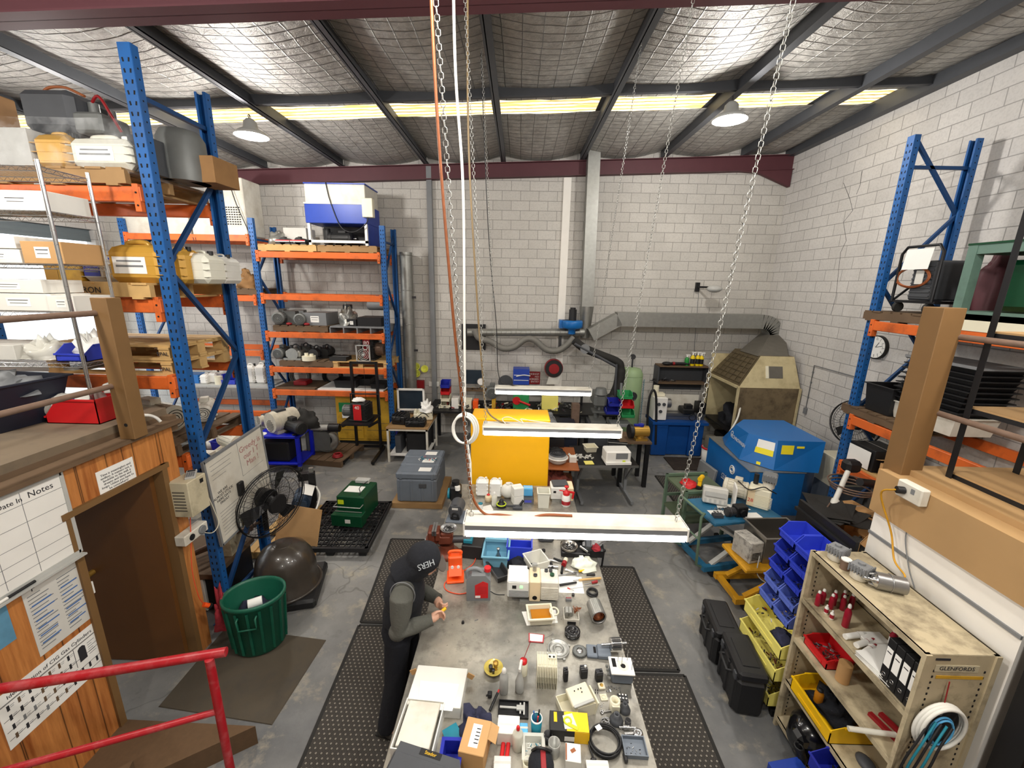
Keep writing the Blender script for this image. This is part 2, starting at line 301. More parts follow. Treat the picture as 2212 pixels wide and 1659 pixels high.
def floormat():
    m,N,L,p=nodes('concrete_floor'); tc=N.new('ShaderNodeTexCoord'); o=tc.outputs['Object']
    a=noise(N,L,o,.55,7,.62); b=noise(N,L,o,3.2,8,.7); d=noise(N,L,o,60,3)
    c=mixc(N,L,ramp(N,L,a,[(.36,0.0),(.62,1.0)]),S(94,95,96),S(136,135,132)); c=mixc(N,L,ramp(N,L,b,[(.54,0.0),(.68,.6)]),c,S(176,166,144)); c=mixc(N,L,ramp(N,L,b,[(.28,.7),(.42,0.0)]),c,S(78,78,76)); c=mixc(N,L,ramp(N,L,d,[(.28,.5),(.36,0.0)]),c,S(90,88,84))
    vo=N.new('ShaderNodeTexVoronoi'); vo.feature='DISTANCE_TO_EDGE'; vo.inputs['Scale'].default_value=.33; nn=N.new('ShaderNodeTexNoise'); nn.inputs['Scale'].default_value=2.5; L.new(o,nn.inputs['Vector'])
    ad=N.new('ShaderNodeMix'); ad.data_type='RGBA'; ad.blend_type='ADD'; ad.inputs[0].default_value=.5; L.new(o,ad.inputs[6]); L.new(nn.outputs['Color'],ad.inputs[7]); L.new(ad.outputs[2],vo.inputs['Vector'])
    c=mixc(N,L,ramp(N,L,vo.outputs['Distance'],[(0.0,.6),(.003,0.0)]),c,S(84,82,78))
    L.new(c,p.inputs['Base Color']); L.new(ramp(N,L,b,[(.3,.38),(.7,.62)]),p.inputs['Roughness']); bump(N,L,d,p,.15,.004)
floormat()
def foilmat():
    m,N,L,p=nodes('foil_insulation'); tc=N.new('ShaderNodeTexCoord'); o=tc.outputs['Object']; n=noise(N,L,o,2.2,4); _,s=swiz(N,L,o,('X','Y','Z'))
    def lines(sock,sp,w,wob):
        a=N.new('ShaderNodeMath'); a.operation='MULTIPLY_ADD'; L.new(n,a.inputs[0]); a.inputs[1].default_value=wob; L.new(sock,a.inputs[2])
        b=N.new('ShaderNodeMath'); b.operation='PINGPONG'; L.new(a.outputs[0],b.inputs[0]); b.inputs[1].default_value=sp/2
        return ramp(N,L,b.outputs[0],[(0.0,1.0),(w,0.0)])
    l1=lines(s.outputs['Y'],.145,.011,.035); l2=lines(s.outputs['X'],.22,.009,.035)
    mxm=N.new('ShaderNodeMath'); mxm.operation='MAXIMUM'; sc=N.new('ShaderNodeMath'); sc.operation='MULTIPLY'; L.new(l2,sc.inputs[0]); sc.inputs[1].default_value=.75; L.new(l1,mxm.inputs[0]); L.new(sc.outputs[0],mxm.inputs[1])
    cr=noise(N,L,o,9,6,.75); c=mixc(N,L,ramp(N,L,cr,[(.35,0.0),(.7,1.0)]),S(156,153,148),S(208,205,198)); c=mixc(N,L,mxm.outputs[0],c,S(88,86,82)); L.new(c,p.inputs['Base Color'])
    setin(p,Metallic=.35); L.new(ramp(N,L,cr,[(.3,.28),(.7,.55)]),p.inputs['Roughness'])
    h=N.new('ShaderNodeMath'); h.operation='MULTIPLY_ADD'; L.new(mxm.outputs[0],h.inputs[0]); h.inputs[1].default_value=.5; L.new(cr,h.inputs[2]); bump(N,L,h.outputs[0],p,.7,.05)
foilmat()
def panelmat():
    m,N,L,p=nodes('wood_panel'); tc=N.new('ShaderNodeTexCoord'); o=tc.outputs['Object']; _,s=swiz(N,L,o,('X','Y','Z'))
    # irregular board widths: two combined groove rhythms along Y
    def groove(sp,off):
        a=N.new('ShaderNodeMath'); a.operation='ADD'; L.new(s.outputs['Y'],a.inputs[0]); a.inputs[1].default_value=off
        b=N.new('ShaderNodeMath'); b.operation='PINGPONG'; L.new(a.outputs[0],b.inputs[0]); b.inputs[1].default_value=sp/2
        return ramp(N,L,b.outputs[0],[(0.0,1.0),(.006,0.0)])
    g=N.new('ShaderNodeMath'); g.operation='MAXIMUM'; L.new(groove(.22,.04),g.inputs[0]); L.new(groove(.34,.11),g.inputs[1])
    mp=N.new('ShaderNodeMapping'); mp.inputs['Scale'].default_value=(1,9,.7); L.new(o,mp.inputs['Vector']); gr=noise(N,L,mp.outputs[0],3.2,8,.65)
    bw=N.new('ShaderNodeMath'); bw.operation='SNAP'; L.new(s.outputs['Y'],bw.inputs[0]); bw.inputs[1].default_value=.11; wn=N.new('ShaderNodeTexWhiteNoise'); wn.noise_dimensions='1D'; L.new(bw.outputs[0],wn.inputs['W'])
    c=mixc(N,L,ramp(N,L,gr,[(.3,0.0),(.7,1.0)]),S(138,72,28),S(206,136,74)); c=mixc(N,L,.25,c,mixc(N,L,wn.outputs['Value'],S(130,66,24),S(214,150,84))); c=mixc(N,L,g.outputs[0],c,S(50,26,12)); L.new(c,p.inputs['Base Color']); setin(p,Roughness=.4); bump(N,L,gr,p,.1)
panelmat()
def skymat():
    m,N,L,p=nodes('skylight_sheet'); tc=N.new('ShaderNodeTexCoord'); o=tc.outputs['Object']; _,s=swiz(N,L,o,('X','Y','Z')); n=noise(N,L,o,5,5)
    a=N.new('ShaderNodeMath'); a.operation='MULTIPLY_ADD'; L.new(n,a.inputs[0]); a.inputs[1].default_value=.07; L.new(s.outputs['Y'],a.inputs[2]); b=N.new('ShaderNodeMath'); b.operation='PINGPONG'; L.new(a.outputs[0],b.inputs[0]); b.inputs[1].default_value=.06
    c=ramp(N,L,b.outputs[0],[(.0,S(255,248,216)),(.03,S(255,253,240)),(.042,S(226,192,110)),(.058,S(120,96,44))]); mp=N.new('ShaderNodeMapping'); mp.inputs['Scale'].default_value=(.8,6,1); L.new(o,mp.inputs['Vector']); c=mixc(N,L,ramp(N,L,noise(N,L,mp.outputs[0],2,4),[(.35,1.0),(.6,0.0)]),c,S(214,180,100))
    L.new(c,p.inputs['Emission Color']); L.new(c,p.inputs['Base Color']); p.inputs['Emission Strength'].default_value=1.9
skymat()
def benchmat():
    m,N,L,p=nodes('bench_sheet'); tc=N.new('ShaderNodeTexCoord'); o=tc.outputs['Object']; a=noise(N,L,o,1.6,6,.6); b=noise(N,L,o,9,7,.7); mp=N.new('ShaderNodeMapping'); mp.inputs['Scale'].default_value=(60,2,1); L.new(o,mp.inputs['Vector']); sc=noise(N,L,mp.outputs[0],1.5,3)
    c=mixc(N,L,ramp(N,L,a,[(.35,0.0),(.65,1.0)]),S(122,120,114),S(196,190,176)); c=mixc(N,L,ramp(N,L,b,[(.5,0.0),(.68,.6)]),c,S(104,100,92)); L.new(c,p.inputs['Base Color']); setin(p,Metallic=.5); L.new(ramp(N,L,b,[(.3,.25),(.7,.45)]),p.inputs['Roughness']); bump(N,L,sc,p,.05)
benchmat()
def corrmat():
    m,N,L,p=nodes('roller_slats'); tc=N.new('ShaderNodeTexCoord'); _,s=swiz(N,L,tc.outputs['Object'],('X','Y','Z')); b=N.new('ShaderNodeMath'); b.operation='PINGPONG'; L.new(s.outputs['Z'],b.inputs[0]); b.inputs[1].default_value=.05; setin(p,Roughness=.5); p.inputs['Base Color'].default_value=S(110,120,124)+(1,); bump(N,L,b.outputs[0],p,1,.4)
corrmat()
def ovenmat():
    m,N,L,p=nodes('matting_holes'); tc=N.new('ShaderNodeTexCoord'); p.inputs['Base Color'].default_value=S(52,48,44)+(1,); setin(p,Roughness=.75)
ovenmat()
# ================================================================ SETTING
zr=lambda x: 6.12+.04*(x+.4)           # purlin underside, the roof rises to the right
BW=9.65; RW=5.7; LW=-9.3; FW_=-5.0
b=B(); b.bb(LW-.2,RW+.2,FW_-.2,BW+.2,-.12,0); struct('floor',b,'concrete_floor')
b=B(); b.bb(LW-.2,RW+.2,BW,BW+.2,0,7.2); struct('wall_back',b,'block_back')
b=B(); b.bb(RW,RW+.2,FW_-.2,BW,0,7.2); struct('wall_right',b,'block_side')
b=B(); b.bb(LW-.2,LW,FW_-.2,2.6,0,7.2); b.bb(LW-.2,LW,9.35,BW,0,7.2); b.bb(LW-.2,LW,2.6,9.35,4.6,7.2); struct('wall_left',b,'block_side')
b=B(); b.bb(LW,RW,FW_-.2,FW_,0,7.2); struct('wall_front',b,'block_back')
# roller door curtain rolled part way up, in the left wall
b=B(); b.bb(LW-.14,LW-.08,2.62,9.33,4.35,4.9); struct('door_1',b,'roller_slats','grey corrugated roller door rolled up above the opening')
# sagging foil blanket between purlins
PX=[-9.3,-7.1,-5.47,-3.83,-2.03,-.4,1.25,2.95,4.62,5.72]
def roof():
    vs=[];fs=[];nx=10;ys=[-5.2+i*.125 for i in range(120)]
    ys[-1]=BW+.1
    R=random.Random(3); cols=[]
    for i in range(len(PX)-1):
        for k in range(nx): cols.append((PX[i]+(PX[i+1]-PX[i])*k/nx, 4*k/nx*(1-k/nx)))
    cols.append((PX[-1],0)); sky=[]
    for j,y in enumerate(ys):
        for x,s in cols:
            edge=min(1,.15+max(0,abs(y-7.19)-.38)*.55,.15+max(0,abs(y-1.19)-.38)*.55,.35+abs(y-6.5)*1.2)
            vs.append((x,y,zr(x)+.17-.13*s*edge+R.uniform(-.006,.006)))
    n=len(cols)
    for j in range(len(ys)-1):
        ym=(ys[j]+ys[j+1])/2
        if 6.9<ym<7.45 or .9<ym<1.45: continue
        for i in range(n-1): fs.append((j*n+i,(j+1)*n+i,(j+1)*n+i+1,j*n+i+1))
    b=B(); b.add(vs,fs,0,True); struct('ceiling',b,'foil_insulation')
roof()
def skylight(n,y0,y1):
    b=B(); b.add([(PX[0],y0,zr(PX[0])+.2),(PX[-1],y0,zr(PX[-1])+.2),(PX[-1],y1,zr(PX[-1])+.2),(PX[0],y1,zr(PX[0])+.2)],[(0,3,2,1)]); b.add([(PX[0],y0,zr(PX[0])+.215),(PX[-1],y0,zr(PX[-1])+.215),(PX[-1],y1,zr(PX[-1])+.215),(PX[0],y1,zr(PX[0])+.215)],[(0,1,2,3)])
    struct('window_%d'%n,b,'skylight_sheet','translucent skylight strip across the roof sheets')
skylight(1,6.78,7.6); skylight(2,.78,1.6)
k=1
for x in PX[1:-1]:
    z=zr(x); b=B(); b.bb(x-.006,x+.006,FW_,BW-.02,z,z+.2); b.bb(x-.03,x+.075,FW_,BW-.02,z,z+.008); b.bb(x-.075,x+.006,FW_,BW-.02,z+.192,z+.2); b.bb(x+.062,x+.075,FW_,BW-.02,z,z+.03)
    struct('trim_%d'%k,b,'purlin','dark steel purlin under the foil roof'); k+=1
def rafter(y,dz,h,fl,mat,x0=LW,x1=RW,label=None):
    global k
    b=B(); z=lambda x: zr(x)+dz
    for (w,a,c) in ((.012,0,h),(fl,0,.014),(fl,h-.014,h)):
        vs=[(x,y+s*w/2,z(x)+q) for x in(x0,x1) for s in(-1,1) for q in(a,c)]
        b.add(vs,[(0,1,3,2),(4,6,7,5),(0,4,5,1),(2,3,7,6),(0,2,6,4),(1,5,7,3)])
    struct('trim_%d'%k,b,mat,label); k+=1
rafter(6.5,.03,.16,.06,'purlin',label='dark cross bridging between the purlins')
rafter(3.72,-.42,.44,.22,'maroon_beam',label='maroon steel roof beam near the camera')
rafter(BW-.09,-.29,.29,.16,'maroon_beam',label='maroon steel beam along the top of the back wall')
rafter(-.9,-.42,.44,.22,'maroon_beam',label='maroon steel roof beam behind the mezzanine')
b=B(); b.prism([(5.68,zr(5.7)-.29),(4.3,zr(5.7)-.32),(5.0,zr(5.7)-.36),(5.68,zr(5.7)-.62)],BW-.14,BW-.05,ax='y'); struct('trim_%d'%k,b,'maroon_beam','maroon haunch in the far right corner'); k+=1
b=B(); b.bb(5.56,5.7,FW_,BW,zr(5.6)-.02,zr(5.6)+.2); struct('trim_%d'%k,b,'purlin','dark roof edge channel along the right wall'); k+=1
# wall columns
p0=yp(921,365,BW-.05); p1=yp(932,365,BW-.05)
b=B(); b.bb(p0.x,p1.x,BW-.1,BW,0,zr(p0.x)-.02); struct('trim_%d'%k,b,'grey_mid','narrow grey steel post on the back wall'); k+=1
p0=yp(1213,500,BW-.03); p1=yp(1229,500,BW-.03)
b=B(); b.bb(p0.x,p1.x,BW-.05,BW,0,zr(p0.x)-.3); struct('trim_%d'%k,b,'wall_white','flat white pilaster on the back wall'); k+=1
# thin crack lines on the right wall
for pts in ([(1822,395),(1836,430),(1842,455),(1822,480),(1828,520),(1816,545),(1812,580),(1806,640),(1795,680)],[(1862,370),(1858,400),(1850,420)]):
    b=B(); b.tube([xp(u,v,RW-.0005) for u,v in pts],.0035,4); struct('trim_%d'%k,b,'ink','thin crack in the right block wall'); k+=1
# ---------------------------------------------------------------- outside the roller door
b=B(); b.bb(-30,LW-.2,-6,26,-.14,-.02); tagit(ob('outside_ground',b,'asphalt'),'pale sunlit ground outside the roller door','ground',kind='structure')
t=thing('opposite_building','pale building with a bright blue roller door seen through the opening','building',(-22,6,0)); b=B(); b.bb(-.3,0,-9,12,0,7); ob('wall',b,'wall_white',t); b=B(); b.bb(0,.06,-2,3.4,.0,3.6); ob('roller_door',b,'sky_blue',t)
t=thing('pickup_truck','white pickup truck parked outside the roller door','truck',(-14.2,8.2,0),rad(90))
b=B(); b.prism([(-2.5,.45),(-2.5,1.05),(-.4,1.08),(-.25,1.75),(1.0,1.78),(1.65,1.1),(2.5,.98),(2.55,.45)],-.85,.85,ax='y'); ob('body',b,'car_white',t)
b=B(); b.prism([(-.2,1.12),(-.1,1.66),(.95,1.68),(1.45,1.12)],-.87,.87,ax='y'); ob('window',b,'window_dark',t)
for sx in(-1.6,1.65):
    for sy in(-1,1): b=B(); b.cyl((sx,sy*.62,.36),(sx,sy*.88,.36),.37,n=20); b.cyl((sx,sy*.87,.36),(sx,sy*.89,.36),.2,n=12,mi=1); ob('wheel',b,['tyre','grey_light'],t)
# ---------------------------------------------------------------- camera and light
cam=bpy.data.cameras.new('camera'); cam.sensor_width=36; cam.lens=FP/2212*36; cam.clip_start=.05; cam.clip_end=200; co=bpy.data.objects.new('camera',cam); C.objects.link(co)
R3=Matrix((CR,CU,-FWD)).transposed(); co.matrix_world=Matrix.Translation(EYE)@R3.to_4x4(); bpy.context.scene.camera=co
sc=bpy.context.scene; sc.view_settings.view_transform='Standard'; sc.view_settings.look='None'; sc.view_settings.exposure=0; sc.view_settings.gamma=1
w=bpy.data.worlds.new('world'); sc.world=w; w.use_nodes=True; w.node_tree.nodes['Background'].inputs[0].default_value=(.86,.93,1,1); w.node_tree.nodes['Background'].inputs[1].default_value=3.0
sc.cycles.max_bounces=8; sc.cycles.diffuse_bounces=4; sc.cycles.glossy_bounces=3; sc.cycles.transparent_max_bounces=8; sc.cycles.sample_clamp_indirect=4; sc.cycles.caustics_reflective=False; sc.cycles.caustics_refractive=False
BAY=170
def high_bay(loc,label):
    t=thing('high_bay_lamp',label,'ceiling lamp',loc,group='high bay lamps'); zc=zr(loc[0])+.0-loc[2]
    b=B(); b.lathe([(.05,.2),(.09,.16),(.1,.08),(.2,.02),(.235,-.03),(.228,-.03),(.19,.012),(.02,.05)],n=28); ob('lamp_shade',b,'grey_light',t)
    b=B(); b.cyl((0,0,.2),(0,0,max(.26,zc)),.006,n=8); b.torus((0,0,.23),.03,.005,'x',14,6); ob('hook',b,'steel_dark',t)
    b=B(); b.lathe([(.0001,-.05),(.1,-.045),(.18,-.025),(.2,-.01)],n=24,cap=False); ob('lens',b,'bay_glow',t)
    L=bpy.data.lights.new('lamp_light','POINT'); L.shadow_soft_size=.12; L.energy=BAY; L.color=(1,.965,.92); lo=bpy.data.objects.new('lamp_light',L); C.objects.link(lo); lo.parent=t; lo.location=(0,0,-.19)
high_bay(yp(543,290,6.75),'glowing high bay lamp under the roof above the left rack')
high_bay(yp(1577,255,6.6),'glowing high bay lamp under the roof at the right')
for x,y in((-3.3,1.6),(-.2,1.9),(3.1,1.6),(-6.8,6.7),(-7,1.5),(-.3,-2.5),(1.6,.3)): high_bay((x,y,zr(x)-.75),'unseen high bay lamp under the roof')  # lamps out of view; the last one added to brighten the white office wall
# ================================================================ HANGING LIGHTS
def batten(Y_,zt,x0,x1,label,top='white_dirty'):
    t=thing('hanging_batten_light',label,'hanging light',((x0+x1)/2,Y_,zt),group='batten lights over the workbench'); L=(x1-x0)/2
    b=B(); b.prism([(-.075,-.014),(-.065,0),(.065,0),(.075,-.014)],-L,L,ax='x'); ob('housing',b,top,t); b=B(); b.bb(-L,L,-.074,.074,-.044,-.014); ob('shaded_side',b,'grey_mid',t)  # grey side band: shade put into the colour of the housing side
    b=B(); b.prism([(-.072,-.045),(.072,-.045),(.066,-.09),(-.066,-.09)],-L+.01,L-.01,ax='x'); ob('diffuser',b,'tube_glow',t)
    for s in(-1,1): b=B(); b.bb(s*L-.006,s*L+.006,-.076,.076,-.085,0,bev=.004); ob('end_cap',b,'white',t)
    return t
def chain(p0,p1,label,r=.0022,ln=.034,n=None):
    p0,p1=Vector(p0),Vector(p1); d=p1-p0; n=int(d.length/(ln*.8)); b=B()
    for i in range(n):
        c=p0+d*((i+.5)/n); a=Vector((1,0,0)) if i%2 else Vector((0,1,0)); dz=d.normalized(); a=(a-dz*a.dot(dz)).normalized(); w=ln*.3
        b.tube([c+dz*(ln*.5),c+a*w+dz*ln*.28,c+a*w-dz*ln*.28,c-dz*ln*.5,c-a*w-dz*ln*.28,c-a*w+dz*ln*.28],r,4,closed=True)
    return solo('hanging_chain',label,'chain',b,'zinc',group='lamp suspension chains')
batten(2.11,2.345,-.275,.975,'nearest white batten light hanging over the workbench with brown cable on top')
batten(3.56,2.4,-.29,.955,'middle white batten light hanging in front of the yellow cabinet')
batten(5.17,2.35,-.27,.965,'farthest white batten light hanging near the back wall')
for (Y_,zt,xa,xb,nm) in((2.11,2.345,-.24,.93,'nearest'),(3.56,2.4,-.27,.93,'middle'),(5.17,2.35,-.25,.94,'farthest')):
    chain((-.46,Y_,zr(-.4)-.002),(xa,Y_,zt),'long zinc chain holding the left end of the %s batten light'%nm); chain((1.26,Y_,zr(1.25)-.002),(xb,Y_,zt),'long zinc chain holding the right end of the %s batten light'%nm)
def cable(name,label,pts,r,mat,k=8,n=8,cat='cable',group=None): b=B(); b.curve(pts,r,n,0,k); return solo(name,label,cat,b,mat,group=group)
cable('power_cable','orange brown cable tied beside the chain of the nearest batten light',[(-.43,2.14,6.1),(-.4,2.12,4.6),yp(975,640,2.12),yp(1000,880,2.12),yp(1008,980,2.12),yp(1020,1070,2.12),yp(1046,1109,2.13),yp(1080,1112,2.13),yp(1140,1118,2.13),yp(1180,1112,2.13),yp(1236,1114,2.13)],.0075,'cable_brown')
cable('air_hose','straight white hose dropping from the roof to a coil',[(-.42,2.9,6.1),(-.42,2.9,5),yp(1000,400,2.9),yp(1003,700,2.9),yp(1004,860,2.9),yp(1000,890,2.9)],.009,'pvc')
b=B(); c=yp(1001,928,2.88)
for i in range(3): b.torus(c+Vector((-.0+.008*i,.012*i,0)),.085+.006*i,.0085,'y',30,8,sx=.95,sy=1.25)
b.tube([yp(1010,960,2.88),yp(1016,1000,2.86),yp(1017,1045,2.84)],.009); solo('hose_coil','white hose coil tied up left of the yellow cabinet','hose',b,'pvc')
cable('power_cable','tan cable running along the chain of the middle batten light',[(-.42,3.6,6.1),yp(1012,300,3.6),yp(1030,640,3.6),yp(1042,800,3.6),yp(1050,880,3.6),yp(1075,908,3.58),yp(1105,917,3.58)],.008,'cable_tan')
cable('power_cable','thin dark cable beside the chain of the farthest batten light',[(-.47,5.22,6.1),yp(1055,500,5.22),yp(1072,700,5.22),yp(1077,810,5.22),yp(1100,831,5.2),yp(1165,838,5.2)],.005,'black')
cable('plug_lead','white cable with plug lying on the middle batten light',[yp(1092,915,3.56),yp(1085,905,3.56),yp(1100,901,3.56),yp(1130,914,3.56),yp(1125,905,3.57),yp(1150,909,3.56),yp(1190,914,3.56)],.004,'pvc')
# ================================================================ PALLET RACKS
SL=.0762
def rack_post(t,x,y,h,s,sub=None,mat='rack_blue'):   # s=-1 web faces front, +1 web faces back
    b=B(); b.bb(x-.05,x+.05,y-.003,y+.003,0,h); 
    for k_ in(-1,1): b.bb(x+k_*.05-.003,x+k_*.05+.003,min(y,y-s*.07),max(y,y-s*.07),0,h); b.bb(min(x+k_*.05,x+k_*.028),max(x+k_*.05,x+k_*.028),y-s*.07-.003,y-s*.07+.003,0,h)
    z=.12
    while z<h-.05:
        for k_ in(-1,1): b.box((x+k_*.024,y+s*.0035,z),(.013,.002,.03),1,ry=k_*.16)
        b.box((x+.0535,y-s*.035,z+.03),(.002,.012,.012),1); b.box((x-.0535,y-s*.035,z+.03),(.002,.012,.012),1)
        z+=SL
    o=ob('post',b,[mat,'slot_black'],t)
    b=B(); b.bb(x-.08,x+.08,y-.07,y+.07,0,.008); ob('foot_plate',b,mat,o); return o
def rack(label,loc,rz,frames,depth,height,bays,group='blue and orange pallet racks',top=None,conn=True):
    t=thing('pallet_rack',label,'pallet rack',loc,rz,group)
    for i,x in enumerate(frames):
        rack_post(t,x,0,height+(top or [0]*9)[i],-1); rack_post(t,x,depth,height-.03,1)
        z=.25; sgn=0; st=[((x,.06,.2),(x,depth-.06,.2)),((x,.06,height-.35),(x,depth-.06,height-.35))]
        while z+.85<height: st.append(((x,.05 if sgn==0 else depth-.05,z),(x,depth-.05 if sgn==0 else .05,z+.85))); z+=.87; sgn^=1
        for p,q in st: ob('brace',B().beam(p,q,.038,.038),'rack_blue_dark',t)
    for x0,x1,levels in bays:
        for z in levels:
            for y in(-.005,depth+.005):
                b=B(); b.bb(x0+.05,x1-.05,y-.03,y+.03,z-.12,z,bev=.006); o=ob('beam',b,'rack_orange',t)
                for xx,s in((x0+.055,1),(x1-.055,-1)):
                    b=B(); b.bb(xx-.004,xx+.055*s,y-.036,y+.036,z-.2,z+.02,bev=.003)
                    for q in(-.15,-.05): b.cyl((xx+.025*s,y-.037,z+q),(xx+.025*s,y-.041,z+q),.008,n=8,mi=1)
                    ob('connector',b,['rack_orange','slot_black'],o)
    return t
LR=rack('tall blue rack with orange beams beside the timber panelled office',(0,3.7,0),0,[-3.13,-5.83],.85,5.42,[(-5.83,-3.13,[1.95,2.74,3.45,4.375])])
BR=rack('long blue rack with orange beams against the back wall',(0,8.6,0),0,[-2.74,-5.36,-7.98],.82,4.76,[(-5.36,-2.74,[1.3,1.81,2.56,3.34,4.18]),(-7.98,-5.36,[.8,2.15,3.3,4.48])],top=[-.05,.05,0])
RR=rack('blue rack with orange beams along the right wall under the clock',(4.72,5.62,0),rad(-90),[0,2.7],.82,5.48,[(0,2.7,[1.256,1.95,3.26])])
# ================================================================ OFFICES AND MEZZANINES
XL=-3.08
b=B(); b.bb(XL-.1,XL,-1.5,2.5,0,2.37); b.bb(XL-.1,XL,3.26,3.43,0,2.37); b.bb(XL-.1,XL,2.5,3.26,2.03,2.37); b.bb(-4.6,XL-.1,3.36,3.43,0,2.37); struct('wall_office_left',b,'wood_panel','orange brown timber panelled office wall')
b=B(); b.bb(XL-.11,XL+.02,2.46,2.51,0,2.06); b.bb(XL-.11,XL+.02,3.24,3.29,0,2.06); b.bb(XL-.11,XL+.025,2.44,3.31,2.015,2.06); b.bb(XL-.11,XL-.09,2.5,2.53,0,2.02); struct('trim_%d'%k,b,'timber_post','timber door frame of the panelled office'); k+=1
t=thing('office_door','dark brown timber door standing open inside the panelled office','door',(XL-.07,3.235,0)); b=B(); b.bb(-.76,0,-.04,0,.01,2.0); ob('panel',b,'door_wood',t); b=B(); b.cyl((-.7,-.04,1.0),(-.7,-.09,1.0),.025,n=12); b.ell((-.7,-.1,1.0),(.03,.025,.03)); ob('handle',b,'brass',t)
b=B(); b.bb(-6.0,XL-.12,1.0,1.06,0,2.37); struct('wall_office_inner',b,'wall_white')
# mezzanine deck, ledge, edge beam
b=B(); b.bb(-6.2,-3.16,-1.5,3.5,2.44,2.5); struct('floor_mezzanine_left',b,'deckboard')
b=B(); b.bb(XL-.12,XL+.06,-1.5,3.5,2.37,2.4); b.bb(-3.25,-3.16,-1.5,3.5,2.4,2.44); b.bb(-6.2,XL,3.43,3.5,2.3,2.44); struct('trim_%d'%k,b,'timber_dark','timber ledge and edge beam of the left mezzanine'); k+=1
def tpost(label,x,y,z0,z1,s,group='timber mezzanine posts'):
    b=B(); b.bb(x-s/2,x+s/2,y-s/2,y+s/2,z0,z1,bev=.004); b.cyl((x+.01,y-s/2-.002,z0+.12),(x+.01,y-s/2+.002,z0+.12),.014,mi=1,n=10); return solo('timber_post',label,'post',b,['timber_post','slot_black'],group=group)
tpost('square timber post on the edge of the left mezzanine',-3.04,3.04,2.4,3.49,.12)
for z,nm in((3.38,'upper'),(2.83,'lower')): b=B(); b.cyl((-3.08,-1.4,z),(-3.08,3.0,z),.021,n=12); solo('guard_rail',nm+' rusty pipe guard rail of the left mezzanine','rail',b,'pipe_rust')
cable('conduit_stub','bent white conduit stub on the left mezzanine ledge',[xp(311,897,-3.1),xp(325,898,-3.08),xp(338,903,-3.05),xp(347,911,-3.03)],.013,'pvc')
# right office
XR=2.75
b=B(); b.bb(XR,XR+.1,1.86,2.85,0,2.03); b.bb(XR+.1,5.6,2.7,2.78,0,2.03); struct('wall_office_right',b,'wall_white','white office wall behind the steel shelving')
b=B(); b.bb(XR-.012,XR,1.86,2.85,1.84,1.862); struct('trim_%d'%k,b,'grey_mid','thin grey joint strip on the white office wall'); k+=1
b=B(); b.bb(XR-.03,XR+.12,.2,2.87,2.03,2.36); b.bb(XR+.1,5.6,2.78,2.87,2.03,2.36); struct('trim_%d'%k,b,'plywood','pale timber bearer of the right mezzanine'); k+=1
b=B(); b.bb(XR+.1,5.6,.2,2.85,2.36,2.4); struct('floor_mezzanine_right',b,'plywood')
b=B(); b.bb(XR-.02,XR+.13,1.68,1.8,0,2.03); struct('trim_%d'%k,b,'black','black door post of the right office'); k+=1
b=B(); b.bb(XR+.02,XR+.1,.3,1.66,0,2.03); struct('door_2',b,'door_wood','brown door of the right office')
tpost('thick square timber post on the right mezzanine edge',2.86,2.84,2.03,3.55,.15)
for z,nm in((3.36,'upper'),(2.83,'lower')): b=B(); b.cyl((2.94,.2,z),(2.94,2.86,z),.02,n=12); solo('guard_rail',nm+' rusty pipe guard rail of the right mezzanine','rail',b,'pipe_rust')
# stair winder and red handrail at lower left
b=B(); b.prism([(XL,2.52),(-2.02,2.5),(-2.62,2.12),(XL,1.75)][::-1],0,.18); struct('floor_stair_landing',b,'carpet')
b=B(); b.prism([(XL,1.75),(-2.62,2.12),(-2.3,1.2),(XL,1.0)],.0,.36); struct('floor_stair_tread',b,'carpet')
t=thing('stair_handrail','red painted pipe handrail with one post at the foot of the stairs','handrail',(0,0,0))
pt=yp(452,1424,1.93); pb=Vector((pt.x,pt.y,0.0)); 
A=pt+Vector((.07,.045,.008)); Bq=zp(0,1492,pt.z-.02); Bq=pt+(Bq-pt)*1.6
b=B(); b.cyl(A,Bq,.027,n=14); ob('top_rail',b,'red_paint',t); b=B(); b.cyl(pt,pb,.024,n=14); ob('post',b,'red_paint',t)
m0=Vector((pt.x,pt.y,hz(1530,pt))); m1=zp(30,1659,m0.z); m1=m0+(m1-m0)*1.3; b=B(); b.cyl(m0,m1,.019,n=12); ob('mid_rail',b,'red_paint',t)
# ================================================================ BUILDERS
def pallet(label,loc,w=1.165,d=1.165,h=.14,rz=0,mat='timber_mid',nb=7,group='timber pallets',nbear=3,stencil=None):
    t=thing('timber_pallet',label,'pallet',loc,rz,group); R=random.Random(len(label))
    b=B(); bw=w/nb*.78
    for i in range(nb): x=-w/2+w*(i+.5)/nb; b.box((x,R.uniform(-.006,.006),h-.009),(bw+R.uniform(-.008,.008),d,.018))
    ob('deck',b,mat,t)
    for i in range(nbear): y=-d/2+.03+(d-.06)*i/(nbear-1); b=B(); b.box((0,y,h/2),(w,.05 if nbear<4 else .04,h-.036)); ob('bearer',b,mat,t)
    b=B()
    for x in(-w*.4,0,w*.4): b.box((x,0,.009),(.1,d,.018))
    ob('base_boards',b,mat,t)
    if stencil: lettering('stencil',stencil,.075,'ink',t,(0,-d/2-.003,h/2),(PI/2,0,0))
    return t
